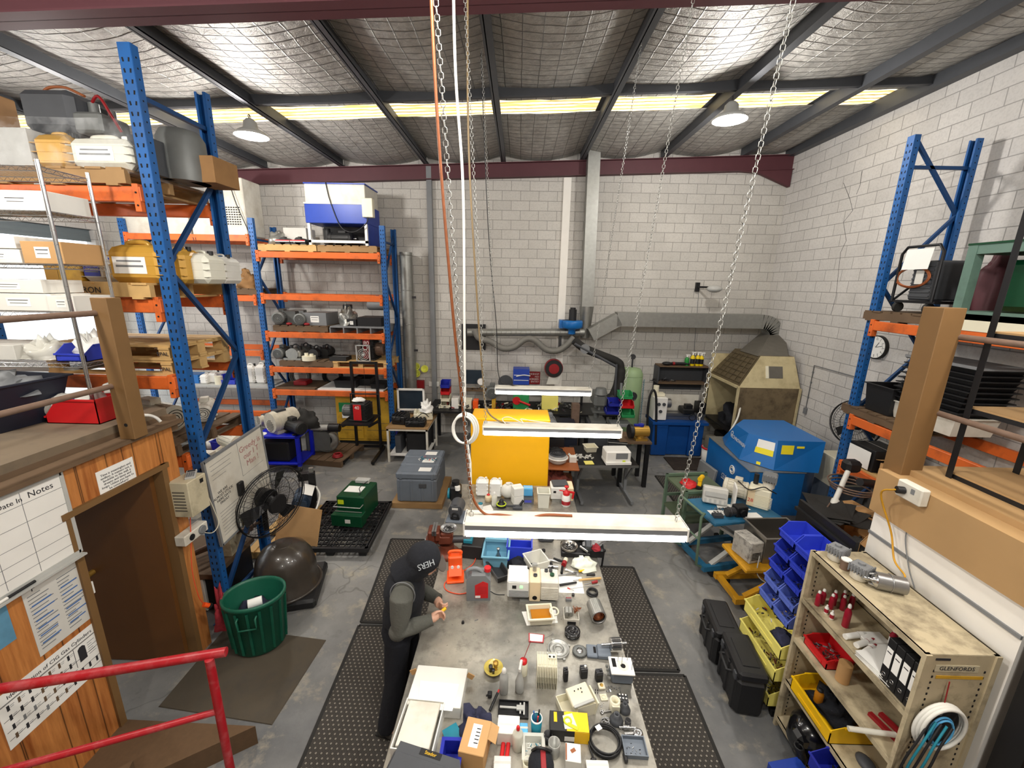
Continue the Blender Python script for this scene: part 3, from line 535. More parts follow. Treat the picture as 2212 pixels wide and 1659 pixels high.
def euro(label,loc,w=1.2,d=.8,rz=0,mat='pine',group='timber pallets',nb=7):
    t=thing('timber_pallet',label,'pallet',loc,rz,group); b=B()
    for i in range(nb): y=-d/2+d*(i+.5)/nb; b.box((0,y,.133),(w,d/nb*.8,.02))
    for x in(-w*.45,0,w*.45): b.box((x,0,.113),(.1,d,.02))
    ob('deck',b,mat,t)
    for x in(-w*.45,0,w*.45):
        for y in(-d*.43,0,d*.43): b=B(); b.box((x,y,.062),(.1,.1,.08)); ob('bearer',b,mat,t)
    b=B()
    for y in(-d*.43,0,d*.43): b.box((0,y,.011),(w,.1,.022))
    ob('base_boards',b,mat,t); return t
def carton(label,loc,s,rz=0,mat='card_white',openf=False,sticker=None,group=None,name='carton'):
    w,d,h=s; t=thing(name,label,'box',loc,rz,group); b=B()
    if openf: b.tub(w,d,h,.005,1)
    else: b.box((0,0,h/2),(w,d,h),bev=.003); b.box((0,0,h+.0003),(w*1.0,.012,.0006),1)
    ob('box',b,[mat,'paper_grey'],t)
    if openf:
        for sx in(-1,1): b=B(); b.box((sx*(w/2+d*.16),0,h+.02),(d*.34,d*.96,.004),ry=sx*.25); ob('flap',b,mat,t)
    if sticker: b=B(); b.box((sticker[0]*w,-d/2-.0008,h*.5),(w*.36,.0012,h*.5)); b.box((sticker[0]*w,-d/2-.0016,h*.62),(w*.3,.001,h*.04),1); b.box((sticker[0]*w,-d/2-.0016,h*.45),(w*.26,.001,h*.03),1); ob('sticker',b,['paper','ink'],t)
    return t
def jerrycan(label,loc,s,rz=0,mat='natural_can',cap='black',sticker=None,group=None,name='jerrycan'):
    w,d,h=s; t=thing(name,label,'can',loc,rz,group); b=B(); r=min(w,d)*.16
    b.box((0,0,h*.43),(w,d,h*.86),bev=r); 
    for z in(.2,.42,.64): b.box((0,0,h*z),(w*1.012,d*1.012,h*.02),bev=r)
    b.prism([(-w/2+r,-d/2+r),(w/2-r,-d/2+r),(w/2-r,d/2-r),(-w/2+r,d/2-r)],h*.85,h*.92,top=[(-w*.3,-d*.2),(w*.3,-d*.2),(w*.3,d*.2),(-w*.3,d*.2)]); ob('body',b,mat,t)
    b=B(); b.tube(spl([(-w*.3,0,h*.86),(-w*.26,0,h*.98),(w*.05,0,h*.98),(w*.12,0,h*.86)],5),w*.05,8); ob('handle',b,mat,t)
    b=B(); b.cyl((w*.3,0,h*.88),(w*.3,0,h*1.0),w*.1,n=16); ob('cap',b,cap,t)
    if sticker: b=B(); b.box((-w*.05,-d/2-.0025,h*.42),(w*.6,.002,h*.4)); b.box((-w*.05,-d/2-.004,h*.52),(w*.45,.001,h*.04),1); b.box((-w*.05,-d/2-.004,h*.4),(w*.5,.001,h*.05),1); ob('sticker',b,[sticker,'ink_soft'],t)
    return t
def bottle(label,loc,r,h,mat,cap,name='bottle',group=None,rz=0,trig=None,band=None,neck=.35):
    t=thing(name,label,'bottle',loc,rz,group); b=B(); b.lathe([(r*.92,0),(r,h*.02),(r,h*.62),(r*.9,h*.7),(r*neck,h*.82),(r*neck,h*.86)],n=20); ob('body',b,mat,t)
    b=B(); b.lathe([(r*neck*1.15,h*.84),(r*neck*1.15,h*.94),(r*neck*.6,h),(.0005,h)],n=16); ob('cap',b,cap,t)
    if band: b=B(); b.lathe([(r*1.01,h*.16),(r*1.01,h*.55)],n=20,cap=False); ob('label_band',b,band,t)
    if trig: b=B(); b.box((r*.4,0,h*1.03),(r*2.0,r*.6,h*.1),bev=.004); b.beam((r*1.0,0,h*.99),(r*.9,0,h*.82),r*.3,r*.2); ob('trigger',b,trig,t)
    return t
def picking_bin(label,loc,w,d,h,rz=0,mat='blue_bin',group=None,tilt=0,name='picking_bin',lip=.5):   # open front faces local -y
    b=B(); t_=.006; pr=[(-d/2,0),(d/2,0),(d/2,h),(-d/2+d*.28,h),(-d/2,h*lip)]
    for s in(-1,1): b.prism(pr,s*w/2,s*w/2-s*t_,ax='x'); b.bb(s*w/2,s*(w/2+.007),-d/2+d*.28,d/2,h-.014,h)
    b.bb(-w/2,w/2,-d/2,d/2,0,t_); b.bb(-w/2,w/2,d/2-t_,d/2,0,h); b.bb(-w/2,w/2,-d/2,-d/2+t_,0,h*lip); b.bb(-w/2-.006,w/2+.006,-d/2-.008,-d/2+.002,h*lip-.014,h*lip); b.bb(-w*.3,w*.3,-d/2-.004,-d/2,h*.1,h*.32)
    o=solo(name,label,'bin',b,mat,loc,rz,group); 
    if tilt: o.rotation_euler=(tilt,0,rz)
    return o
def motor_part(t,c,r,L,mat,rz=0,box=True,feet=True,cap_mat=None,fins=16,z=None):   # axis along local x of rz
    b=B(); b.at(c,rz); 
    b.cyl((-L*.36,0,0),(L*.36,0,0),r*.9,n=24)
    for k_ in range(fins): a=2*PI*k_/fins; b.box((0,math.cos(a)*r*.93,math.sin(a)*r*.93),(L*.7,r*.05,r*.16),rx=a)
    o=ob('motor_body',b,mat,t)
    b=B(); b.at(c,rz); b.lathe([(r*.55,L*.36),(r*1.0,L*.36),(r*1.0,L*.44),(r*.6,L*.5),(.001,L*.5)],ax='x',n=24); b.cyl((L*.5,0,0),(L*.62,0,0),r*.14,n=10,mi=1); ob('end_bell',b,[mat,'steel'],t)
    b=B(); b.at(c,rz); b.lathe([(.001,-L*.54),(r*.75,-L*.54),(r*.97,-L*.5),(r*.98,-L*.36)],ax='x',n=24,sm=False)
    for q in(.25,.45,.65): b.torus((-L*.545,0,0),r*q,r*.025,'x',20,5,1)
    ob('fan_cover',b,[cap_mat or mat,'slot_black'],t)
    if box: b=B(); b.at(c,rz); b.box((L*.05,0,r*1.12),(L*.32,r*.8,r*.5),bev=r*.06); ob('terminal_box',b,mat,t)
    if feet: 
        for s in(-1,1): b=B(); b.at(c,rz); b.box((s*L*.24,0,-r*1.0),(L*.1,r*1.8,r*.2),bev=.004); b.box((s*L*.24,0,-r*.85),(L*.07,r*1.0,r*.3)); ob('foot',b,mat,t)
    return o
def motor(label,loc,r,L,rz=0,mat='motor_grey',group=None,name='electric_motor',cap=None,box=True,feet=True):
    t=thing(name,label,'motor',loc,rz,group); motor_part(t,(0,0,r*1.1 if feet else r),r,L,mat,0,box,feet,cap); return t
def finned_pump(label,loc,s,rz=0,mat='motor_black',plate='red',mm='motor_grey',num=None,group=None,mside=-1,name='vacuum_pump'):
    w,d,h=s; t=thing(name,label,'pump',loc,rz,group); n=12
    b=B(); b.box((0,0,h*.53),(w*.52,d*.9,h*.86),bev=.008)
    for i in range(n): z=h*(.14+.8*i/n); b.box((w*.02,0,z),(w*.6,d,h*.028))
    ob('body',b,mat,t); b=B(); b.box((-mside*w*.0,-d/2-.004,h*.5),(w*.3,.012,h*.86),bev=.003); ob('front_plate',b,plate,t)
    if num: lettering('number',num,h*.26,'white',t,(0,-d/2-.011,h*.76),(PI/2,0,0)); 
    motor_part(t,(mside*w*.42,0,h*.46),d*.36,w*.42,mm,0 if mside<0 else PI,box=False,feet=False)
    b=B(); b.box((0,0,h*.05),(w*.7,d*1.05,h*.08),bev=.004); ob('base',b,mat,t)
    b=B(); b.cyl((w*.12,0,h*.95),(w*.12,0,h*1.06),d*.09); b.cyl((-w*.12,0,h*.95),(-w*.12,0,h*1.04),d*.11); ob('port',b,'steel',t); return t
def tubx(label,loc,w,d,h,rz=0,mat='black',cat='tub',name='plastic_tub',taper=.88,lip=.015,group=None,t_=.005): b=B(); b.tub(w,d,h,t_,taper,lip=lip); return solo(name,label,cat,b,mat,loc,rz,group)
def heapthing(name,label,cat,loc,n,rx,ry,size,h,mats,rz=0,seed=1,long=2.5): b=B(); b.heap(n,rx,ry,0,size,h,len(mats),long,seed); return solo(name,label,cat,b,mats,loc,rz,kind='stuff')
def blob(name,label,cat,loc,r,mat,rz=0,seed=1,amp=.25,n=18,m=10,kind=None,group=None):
    R=random.Random(seed); ph=[(R.uniform(0,6),R.randint(2,5),R.uniform(0,6),R.randint(2,5)) for _ in range(5)]; vs=[];b=B()
    for j in range(m+1):
        a=PI/2*j/m*1.0
        for k_ in range(n):
            t=2*PI*k_/n; q=1+sum(amp/5*math.sin(p[0]+p[1]*t)*math.cos(p[2]+p[3]*a*2) for p in ph)*1.6
            vs.append((r[0]*math.cos(a)*math.cos(t)*q,r[1]*math.cos(a)*math.sin(t)*q,max(0,r[2]*math.sin(a)*(q if j else 0))))
    b.add(vs,[(j*n+k_,j*n+(k_+1)%n,(j+1)*n+(k_+1)%n,(j+1)*n+k_) for j in range(m) for k_ in range(n)],0,True); b.add(vs[:n],[list(range(n))[::-1]])
    return solo(name,label,cat,b,mat,loc,rz,group,kind)
def sheet(name,label,cat,pts,mat,th=.001,group=None): b=B(); q=[Vector(p) for p in pts]; n=(q[1]-q[0]).cross(q[2]-q[0]).normalized()*th; b.add([p for p in q]+[p+n for p in q],[tuple(range(len(q)))[::-1],tuple(range(len(q),2*len(q)))]+[(i,(i+1)%len(q),(i+1)%len(q)+len(q),i+len(q)) for i in range(len(q))]); return solo(name,label,cat,b,mat,group=group)
def paper_lines(t,x0,x1,z0,z1,n,axis,off,seed=1,mat='ink_soft',h=.004,minl=.4):   # rows of printed text on a sheet facing +x or -y
    R=random.Random(seed); b=B()
    for i in range(n):
        z=z0+(z1-z0)*(i+.5)/n; a=x0; e=x0+(x1-x0)*R.uniform(minl,1)
        if axis=='x': b.bb(off,off+.0008,min(a,e),max(a,e),z-h/2,z+h/2)
        elif axis=='y': b.bb(min(a,e),max(a,e),off-.0008,off,z-h/2,z+h/2)
        else: b.bb(min(a,e),max(a,e),z-h/2,z+h/2,off,off+.0008)
    return ob('print',b,mat,t)
# ================================================================ WORKBENCH
ZB=.92
def bench(label,x0,x1,y0,y1):
    t=thing('steel_workbench',label,'workbench',((x0+x1)/2,(y0+y1)/2,0),group='steel topped workbenches'); w,d=(x1-x0)/2,(y1-y0)/2
    b=B(); b.bb(-w,w,-d,d,ZB-.04,ZB,bev=.004); ob('top',b,'bench_sheet',t)
    for sx in(-1,1):
        for sy in(-1,1): b=B(); b.bb(sx*(w-.1)-.03,sx*(w-.1)+.03,sy*(d-.1)-.03,sy*(d-.1)+.03,0,ZB-.04); ob('leg',b,'steel_dark',t)
    b=B(); b.bb(-w+.08,w-.08,-d+.08,d-.08,.2,.23); ob('under_shelf',b,'grey_dark',t)
bench('long steel topped workbench where the person works',-.72,.875,1.25,3.98); bench('far steel topped workbench with white jugs on it',-.81,.79,3.99,5.22)
on=lambda u,v,z=ZB: zp(u,v,z)
# --- left far corner: vise, extension box, oil can
p=on(966,1196); t=thing('bench_vise','rusty brown bench vise with bright jaws at the bench corner','vise',p,rad(4))
b=B(); b.lathe([(.13,0),(.13,.02),(.1,.035),(.075,.06),(.07,.11)],n=28); b.cyl((.1,.02,.02),(.16,.03,.02),.02,n=10); ob('base',b,'vise_brown',t)
b=B(); b.box((-.02,0,.19),(.17,.12,.13),bev=.03); b.box((.0,0,.25),(.12,.12,.05),bev=.015); b.box((-.09,0,.24),(.05,.14,.1),bev=.01); ob('fixed_body',b,'vise_brown',t)
b=B(); b.box((-.15,0,.24),(.07,.15,.12),bev=.015); b.box((-.15,0,.17),(.12,.1,.08),bev=.02); ob('moving_jaw',b,'vise_brown',t)
for x in(-.105,-.13): b=B(); b.box((x,0,.29),(.02,.17,.05)); ob('jaw_plate',b,'chrome',t)
b=B(); b.cyl((.05,0,.17),(.24,0,.17),.038,n=16); ob('spindle_tube',b,'steel_dark',t); b=B(); b.cyl((-.22,0,.17),(-.19,0,.17),.022); b.cyl((-.215,-.08,.17),(-.215,.1,.17),.009,n=8); b.ell((-.215,-.08,.17),(.016,.016,.016)); ob('handle',b,'steel',t)
b=B(); b.lathe([(.03,0),(.075,.012),(.085,.03),(.08,.03),(.07,.016),(.0005,.01)],n=24); q=p+Vector((.02,.0,.277)); solo('chip_dish','shallow dish of bright chips on top of the vise','dish',b,'steel',q); heapthing('metal_chips','silver chips heaped in the dish on the vise','metal chips',q+Vector((0,0,.018)),70,.045,.045,.008,.02,['chrome','black'],seed=2)
p=on(984,1248); t=thing('extension_box','orange portable power box with outlets on the bench','power box',p,rad(8))
b=B(); b.box((0,0,.012),(.16,.17,.024),bev=.006); ob('base',b,'orange',t); b=B(); b.box((0,.03,.13),(.13,.08,.2),bev=.012); b.prism([(-.04,.06),(-.01,.06),(-.01,.14),(-.075,.075)],-.06,.06,ax='x'); ob('body',b,'orange',t)
b=B(); b.tube(spl([(-.05,.03,.22),(-.05,.03,.265),(.05,.03,.265),(.05,.03,.22)],4),.014,8); ob('handle',b,'orange',t)
for x in(-.028,.028): b=B(); b.cyl((x,-.03,.135),(x,-.018,.135),.014,n=12); ob('outlet',b,'ceramic',t)
cable('extension_lead','orange cord curving from the power box across the bench',[on(975,1245,.94),on(960,1262,.925),on(966,1276,.925),on(990,1283,.925),on(1012,1280,.925)],.005,'orange_cable'); cable('extension_lead','orange cord rising from the power box towards the hanging light',[on(1004,1232,.95),on(1024,1215,.93),on(1029,1190,.95),on(1024,1165,1.0),yp(1020,1146,3.6)],.005,'orange_cable')
p=on(1034,1288); s=mpp(p); t=thing('oil_can','grey plastic oil can with red cap and red label','can',p,rad(3)); b=B(); b.prism([(-.105,0),(.105,0),(.105,.2),(.06,.255),(-.06,.255),(-.105,.2)],-.055,.055,ax='y'); ob('body',b,'grey_mid',t)
b=B(); b.tube(spl([(-.1,0,.19),(-.095,0,.27),(-.02,0,.29),(.04,0,.25)],5),.017,8); ob('handle',b,'grey_mid',t); b=B(); b.cyl((.075,0,.22),(.078,0,.27),.024); ob('neck',b,'grey_mid',t); b=B(); b.cyl((.078,0,.268),(.079,0,.3),.03,n=18); ob('cap',b,'red',t)
b=B(); b.prism([(-.03,.03),(.085,.03),(.085,.18),(.04,.2),(-.03,.16)],-.058,-.055,ax='y'); b.box((-.005,-.0585,.045),(.045,.001,.022),1); 
for i in range(5): b.box((.03,-.0585,.08+.016*i),(.08,.001,.004),2)
ob('label_sticker',b,['red','paper','red_paint'],t)
p=on(1076,1240)
o=tubx('dark metal loaf pan between the oil can and the blue tub',p,.13,.26,.07,rad(28),'steel_dark','pan','loaf_pan',.85,.006)
p=on(1072,1208); t=thing('blue_tub','pale blue plastic tub with a chrome fitting inside','tub',p,rad(-2)); b=B(); b.tub(.25,.28,.13,.006,.9,lip=.012); b.bb(-.12,.12,.1,.14,.13,.16); ob('body',b,'blue_tub',t)
b=B(); b.lathe([(.035,0),(.035,.02),(.028,.05),(.012,.09),(.012,.12),(.016,.12),(.016,.14),(.001,.14)],n=18); solo('chrome_fitting','chrome cone fitting standing in the pale blue tub','fitting',b,'chrome',p+Vector((.02,-.03,.01)))
t=thing('black_power_supply','black box unit with blue socket behind the vise spindle','device',on(1023,1196),rad(-6)); b=B(); b.box((0,0,.075),(.21,.18,.15),bev=.008); ob('body',b,'black',t); b=B(); b.box((-.05,-.02,.17),(.09,.07,.04),bev=.004); b.cyl((-.11,.02,.13),(-.11,.02,.19),.012,n=10,mi=1); ob('socket',b,['teal','white'],t)
picking_bin('bright blue picking bin turned with its back to the camera',on(1122,1197),.25,.24,.16,rad(178),'blue_bin'); 
blob('work_cloth','crumpled dark grey cloth in front of the blue bin','cloth',on(1122,1222),(.11,.13,.07),'cloth_black',seed=4)
o=tubx('translucent square bucket standing behind the white vacuum pump',on(1157,1230),.19,.19,.14,rad(24),'clear_plastic','bucket','square_bucket',.86,.006)
p=on(1179,1168); t=thing('oil_can','dark grey oil bottle with red and white label near the far light','can',p); b=B(); b.box((0,0,.14),(.17,.09,.28),bev=.03); ob('body',b,'grey_dark',t); b=B(); b.box((.02,-.047,.16),(.1,.003,.16)); b.box((.02,-.049,.2),(.07,.002,.06),1); ob('sticker',b,['paper','red_dark'],t)
# --- stand with bowl of bolts
p=on(1255,1196); t=thing('bench_stand','black cast bench stand carrying a bowl and rags','stand',p,rad(-4)); b=B(); b.box((-.06,.02,.03),(.3,.2,.06),bev=.01); b.box((.12,.02,.05),(.22,.16,.1),bev=.015); ob('base',b,'black',t); b=B(); b.box((.06,.0,.14),(.05,.18,.16),rx=.5,bev=.006); ob('bracket',b,'grey_dark',t)
b=B(); b.cyl((.22,-.02,-.12),(.23,-.02,.06),.01,n=8); b.ell((.225,-.02,.07),(.025,.02,.02)); ob('clamp_screw',b,'black',t); b=B(); b.cyl((-.02,-.05,.12),(.06,-.1,.1),.014); ob('roller',b,'chrome',t)
q=p+Vector((-.13,-.02,.062)); b=B(); b.lathe([(.05,0),(.08,.02),(.088,.05),(.083,.05),(.074,.024),(.001,.01)],n=24); solo('steel_bowl','steel bowl full of bolts on the black bench stand','bowl',b,'stainless',q); heapthing('loose_bolts','bolts heaped in the steel bowl','bolts',q+Vector((0,0,.03)),80,.055,.055,.01,.04,['chrome','steel_dark','black'],seed=5)
b=B(); b.lathe([(.11,0),(.14,.08),(.15,.16),(.145,.16),(.13,.02),(.001,.01)],n=28); solo('stainless_pot','stainless pot behind the bowl of bolts','pot',b,'stainless',on(1242,1165))
blob('patterned_rag','black and white patterned rag draped over the bench stand','rag',p+Vector((.14,.08,.1)),(.13,.1,.1),'rag_pattern',seed=8,amp=.5); blob('red_rag','red and white cloth end hanging off the patterned rag','rag',p+Vector((.14,-.055,.1)),(.045,.05,.05),'cloth_red',seed=9)
# --- tools
def wrench(label,u0,v0,u1,v1,r=.009,mat='chrome',z=.93):
    a,c=on(u0,v0,z),on(u1,v1,z); b=B(); b.beam(a,c,r*1.6,r); b.torus(c,r*1.4,r*.6,'z',14,6); d=(a-c).normalized(); n=d.cross(Vector((0,0,1))); b.beam(a,a+d*r*3+n*r*1.2,r,r); b.beam(a,a+d*r*3-n*r*1.2,r,r); return solo('spanner',label,'spanner',b,mat,group='hand tools on the bench')
wrench('long adjustable chrome spanner beside the translucent bucket',1182,1209,1218,1216,.013); wrench('chrome spanner lying nearest the white rag',1226,1232,1248,1240,.008); wrench('short dark spanner under the yellow screwdriver',1206,1243,1240,1238,.007,'steel')
for (a,c,r,mt,nm) in(((1178,1223),(1206,1225),.016,'chrome','upper chrome socket bar left of the mallet'),((1178,1232),(1198,1233),.018,'chrome','lower chrome socket bar left of the mallet'),((1190,1216),(1197,1236),.014,'black','black clamp bar crossing the socket bars'),((1215,1224),(1213,1238),.012,'black_metal','short black punch by the mallet')): 
    b=B(); b.cyl(on(*a,.938),on(*c,.938),r,n=12); solo('tool_bar',nm,'tool',b,mt,group='hand tools on the bench')
t=thing('mallet','small mallet with red and white faces','mallet',on(1220,1214,.945),rad(70)); b=B(); b.cyl((-.05,0,0),(.0,0,0),.024,n=16); ob('red_face',b,'red_dark',t); b=B(); b.cyl((0,0,0),(.05,0,0),.022,n=16); ob('white_face',b,'cream',t); b=B(); b.cyl((0,0,0),(.02,.12,-.005),.01,n=10); ob('handle',b,'black',t)
def driver(label,a,c,mh,ml='steel',r=.013,f=.42):
    A_,C_=on(*a,.94),on(*c,.94); m=A_.lerp(C_,f); t=thing('screwdriver',label,'screwdriver',(0,0,0),group='hand tools on the bench'); b=B(); b.cyl(A_,m,r,r*.8,n=12); ob('handle',b,mh,t); b=B(); b.cyl(m,C_,r*.35,n=8); ob('blade',b,ml,t)
driver('yellow and black screwdriver lying beside the white rag',(1270,1230),(1222,1240),'yellow_deep'); driver('black handled screwdriver under the yellow one',(1285,1241),(1242,1243),'black'); driver('wooden handled tool pointing off the right bench edge',(1298,1249),(1238,1254),'pine',r=.012,f=.8); driver('black handled file across the printed sheet',(1209,1264),(1246,1258),'black',r=.012,f=.98); driver('red and black pliers handle at the right bench edge',(1290,1256),(1262,1263),'red_dark',r=.014); driver('long thin silver driver at the right bench edge',(1294,1263),(1232,1272),'steel',r=.006); driver('red handled hook tool on the printed sheet',(1226,1270),(1240,1276),'red',r=.006)
blob('white_rag','white cloth rag bunched on the tools','rag',on(1262,1222,.93),(.12,.1,.07),'rag_white',seed=11,amp=.4)
sheet('printed_sheet','printed paper sheet under the hand tools','paper',[on(1206,1243,.9205),on(1256,1246,.9205),on(1262,1282,.9205),on(1207,1280,.9205)],'paper')
b=B(); b.torus((0,0,.012),.045,.009,n=24); b.torus((.004,.003,.026),.041,.008,n=24); solo('cable_coil','small black cable coil beside the stator','cable',b,'black',on(1279,1283))
# --- white vacuum pump
pa,pb=on(1095,1300),on(1206,1304); L=(pb-pa).length; t=thing('vacuum_pump','large white vacuum pump lying along the bench','pump',(pa+pb)/2+Vector((0,.09,0)),rad(-1)); W=L/2
b=B(); b.bb(-W,-.03,-.09,.09,.04,.21,bev=.012); b.prism([(-.09,.21),(.09,.21),(.09,.235),(-.03,.235)],-W+.01,-.05,ax='x'); 
for i in range(5): b.box((-W*.55,-.091,.06+.014*i),(W*.75,.004,.006),1)
ob('motor_housing',b,['pump_white','grey_mid'],t)
b=B(); b.bb(-.03,.065,-.1,.095,.02,.22,bev=.006); ob('centre_block',b,'pump_tan',t); b=B(); b.bb(.065,W,-.09,.09,.03,.215,bev=.008)
for i in range(8): b.box((.066+(W-.066)/2,-.093,.045+.016*i),(W-.08,.008,.007))
ob('oil_case',b,'white_dirty',t)
b=B(); b.cyl((.015,.05,.21),(.015,.05,.29),.018); b.cyl((.015,.05,.275),(.015,.05,.285),.026); ob('inlet_port',b,'zinc',t)
for (x,y,r) in((.02,-.02,.018),(.12,.05,.016),(.16,.05,.016)): b=B(); b.cyl((x,y,.214),(x,y,.235),r,n=14); b.box((x,y,.238),(r*1.7,r*.5,.01)); ob('knob',b,'grey_dark',t)
b=B(); b.cyl((.17,.0,.214),(.17,.0,.232),.02,n=14); ob('filler_cap',b,'green_mach',t); b=B(); b.box((-W*.72,-.0915,.155),(.035,.004,.03)); ob('power_switch',b,'black',t); b=B(); b.box((-W*.45,-.0915,.158),(.024,.003,.024)); ob('indicator',b,'led_green',t); b=B(); b.cyl((.018,-.101,.06),(.018,-.098,.06),.021,n=20); ob('sight_glass',b,'black_gloss',t)
b=B(); b.bb(-W*.5,W*.9,-.1,.1,.0,.02); ob('base_plate',b,'zinc',t)
cable('power_lead','black power lead looping over the translucent bucket to the pump',[on(1100,1242,1.0),on(1108,1226,.98),on(1128,1222,1.0),on(1150,1232,1.04),on(1160,1240,1.1)],.005,'black'); cable('power_lead','thin black leads between the oil can and the pump',[on(1059,1277,.95),on(1072,1284,.93),on(1090,1285,.95)],.004,'black')
# --- oil tray on paper
sheet('paper_stack','white papers under the oil tray','paper',[on(1127,1322,.9205),on(1138,1352,.9205),on(1205,1346,.9205),on(1200,1318,.9205)],'paper',.004)
p=on(1166,1336,.925); t=thing('oil_tray','white plastic tray holding amber oil','tray',p,rad(6)); b=B(); b.tub(.2,.155,.07,.005,.88,lip=.01); ob('tray',b,'cream',t); b=B(); b.box((.012,0,.035),(.172,.128,.002)); ob('oil',b,'oil',t); b=B(); b.torus((.12,.0,.065),.035,.007,n=18,m=6,sy=1.2); ob('handle',b,'cream',t)
# --- stator, control box, impeller
t=thing('motor_stator','open ribbed motor stator with copper windings','motor part',on(1289,1340,ZB)+Vector((0,.04,.062)),rad(97)); b=B(); n=26
b.lathe([(.05,-.075),(.058,-.075),(.058,.075),(.05,.075)],ax='x',n=28,cap=False)
for i in range(n): a=2*PI*i/n; b.box((0,math.cos(a)*.06,math.sin(a)*.06),(.15,.004,.014),rx=a)
ob('ribbed_case',b,'zinc',t)
for x in(-.075,.075): b=B(); b.torus((x,0,0),.056,.006,'x',28,8); ob('end_ring',b,'steel',t)
b=B(); b.lathe([(.036,-.06),(.05,-.06),(.05,.06),(.036,.06),(.036,-.06)],ax='x',n=24,cap=False); ob('windings',b,'copper',t)
t=thing('control_box','open white control box with wires beside the stator','electrical box',on(1233,1338),rad(-3)); b=B(); b.tub(.125,.13,.06,.004,.97); ob('box',b,'white_dirty',t); b=B(); b.box((0,-.067,.025),(.07,.002,.03)); ob('panel',b,'black',t)
for x in(-.035,-.005): b=B(); b.cyl((x,-.02,.065),(x,.045,.065),.022,n=14); ob('capacitor',b,'zinc',t)
b=B()
for i in range(9): R=random.Random(i); b.curve([(.03,.0,.06),(.03+R.uniform(-.02,.03),R.uniform(-.02,.04),.08+R.random()*.04),(.05+R.uniform(-.02,.02),R.uniform(0,.05),.08),(.09,.06,.07)],.0018,4,k=4)
ob('wires',b,'copper',t)
b=B(); b.lathe([(.02,.0),(.058,.0),(.062,.008),(.062,.02),(.056,.026),(.05,.026),(.062,.034),(.062,.044),(.04,.044),(.03,.03),(.016,.03),(.016,.048),(.006,.048),(.006,.02)],n=32); solo('fan_impeller','black double rimmed impeller below the control box','impeller',b,'black_gloss',on(1236,1372))
t=thing('hang_tag','red edged tag with white label on a wire','tag',(0,0,0)); a=[on(1142,1367,.928),on(1176,1371,.93),on(1174,1388,.928),on(1142,1386,.926)]
b=B(); b.add(a+[q-Vector((0,0,.006)) for q in a],[(3,2,1,0),(4,5,6,7)]+[(i,(i+1)%4,(i+1)%4+4,i+4) for i in range(4)]); ob('tag',b,'red_paint',t); c=sum(a,Vector())/4; b=B(); b.add([c+(q-c)*.84+Vector((0,0,.0012)) for q in a],[(3,2,1,0)]); ob('tag_label',b,'paper',t); b=B(); b.tube([on(1174,1379,.928),on(1185,1374,.925),on(1192,1371,.924)],.0012,5); b.torus(on(1194,1370,.924),.008,.001); ob('wire',b,'steel',t)
for i,(u,v,w,h) in enumerate(((1190,1260+30,.06,.03),)): 
    b=B(); b.box((0,0,.012),(.05,.03,.024)); 
    for q in range(4): b.cyl((-.018+.012*q,0,.024),(-.018+.012*q,0,.03),.004,n=8,mi=1)
    solo('terminal_block','small white terminal block behind the control box','connector',b,['grey_mid','red'],on(1228,1297))
b=B(); b.cyl((0,0,0),(0,0,.02),.013,n=16); solo('small_bushing','small grey bushing on the bench by the pump','bushing',b,'steel_dark',on(1238,1287)); b=B(); b.cyl((0,0,0),(0,0,.018),.013,.01,n=14); solo('rubber_stopper','small dark rubber stopper alone on the open bench','stopper',b,'black',on(1000,1346)); b=B(); b.box((0,0,.003),(.03,.008,.006)); solo('metal_scrap','tiny bright strip on the bare bench','scrap',b,'steel',on(1029,1340),.5)
# --- flange, gear, plate, rotor, gearbox
b=B(); b.lathe([(.02,.012),(.026,.026),(.034,.026),(.036,.008),(.072,.008),(.076,.022),(.084,.022),(.084,0)],n=36)
for a in range(4): b.box((math.cos(a*PI/2+.4)*.09,math.sin(a*PI/2+.4)*.09,.008),(.02,.016,.016),rz=a*PI/2+.4)
solo('ring_flange','round aluminium flange with a centre boss behind the finned cover','flange',b,'zinc',on(1206,1405))
t=thing('timing_gear','grey toothed gear wheel with bright hub','gear',on(1252,1410)); b=B(); b.lathe([(.02,.0),(.046,.0),(.05,.004),(.05,.02),(.04,.024),(.02,.016)],n=36)
for i in range(30): a=2*PI*i/30; b.box((math.cos(a)*.051,math.sin(a)*.051,.012),(.008,.005,.02),rz=a)
ob('wheel',b,'motor_grey',t); b=B(); b.lathe([(.008,.0),(.024,.0),(.024,.024),(.008,.024)],n=18); ob('hub',b,'chrome',t)
t=thing('pump_bracket','grey cast base plate with an oblong slot','casting',on(1290,1412),rad(-4)); b=B(); b.bb(-.08,.0,-.05,.06,0,.025,bev=.006); b.bb(.0,.1,-.05,.06,0,.035,bev=.006); b.bb(-.03,-.01,-.02,.035,.0255,.0265,mi=1); ob('plate',b,['case_grey','slot_black'],t)
t=thing('motor_rotor','laminated silver motor rotor on its shaft','rotor',on(1328,1408)+Vector((0,0,.075)),rad(4)); b=B(); b.cyl((-.11,0,-.005),(.085,0,.005),.011,n=14); ob('shaft',b,'chrome',t); b=B(); b.cyl((-.035,0,0),(.035,0,0),.042,n=30); 
for i in range(20): a=2*PI*i/20; b.box((0,math.cos(a)*.042,math.sin(a)*.042),(.07,.006,.004),1,rx=a)
for x in(-.037,.037): b.cyl((x-.004,0,0),(x+.004,0,0),.044,n=30,mi=1)
ob('laminations',b,['black','chrome'],t)
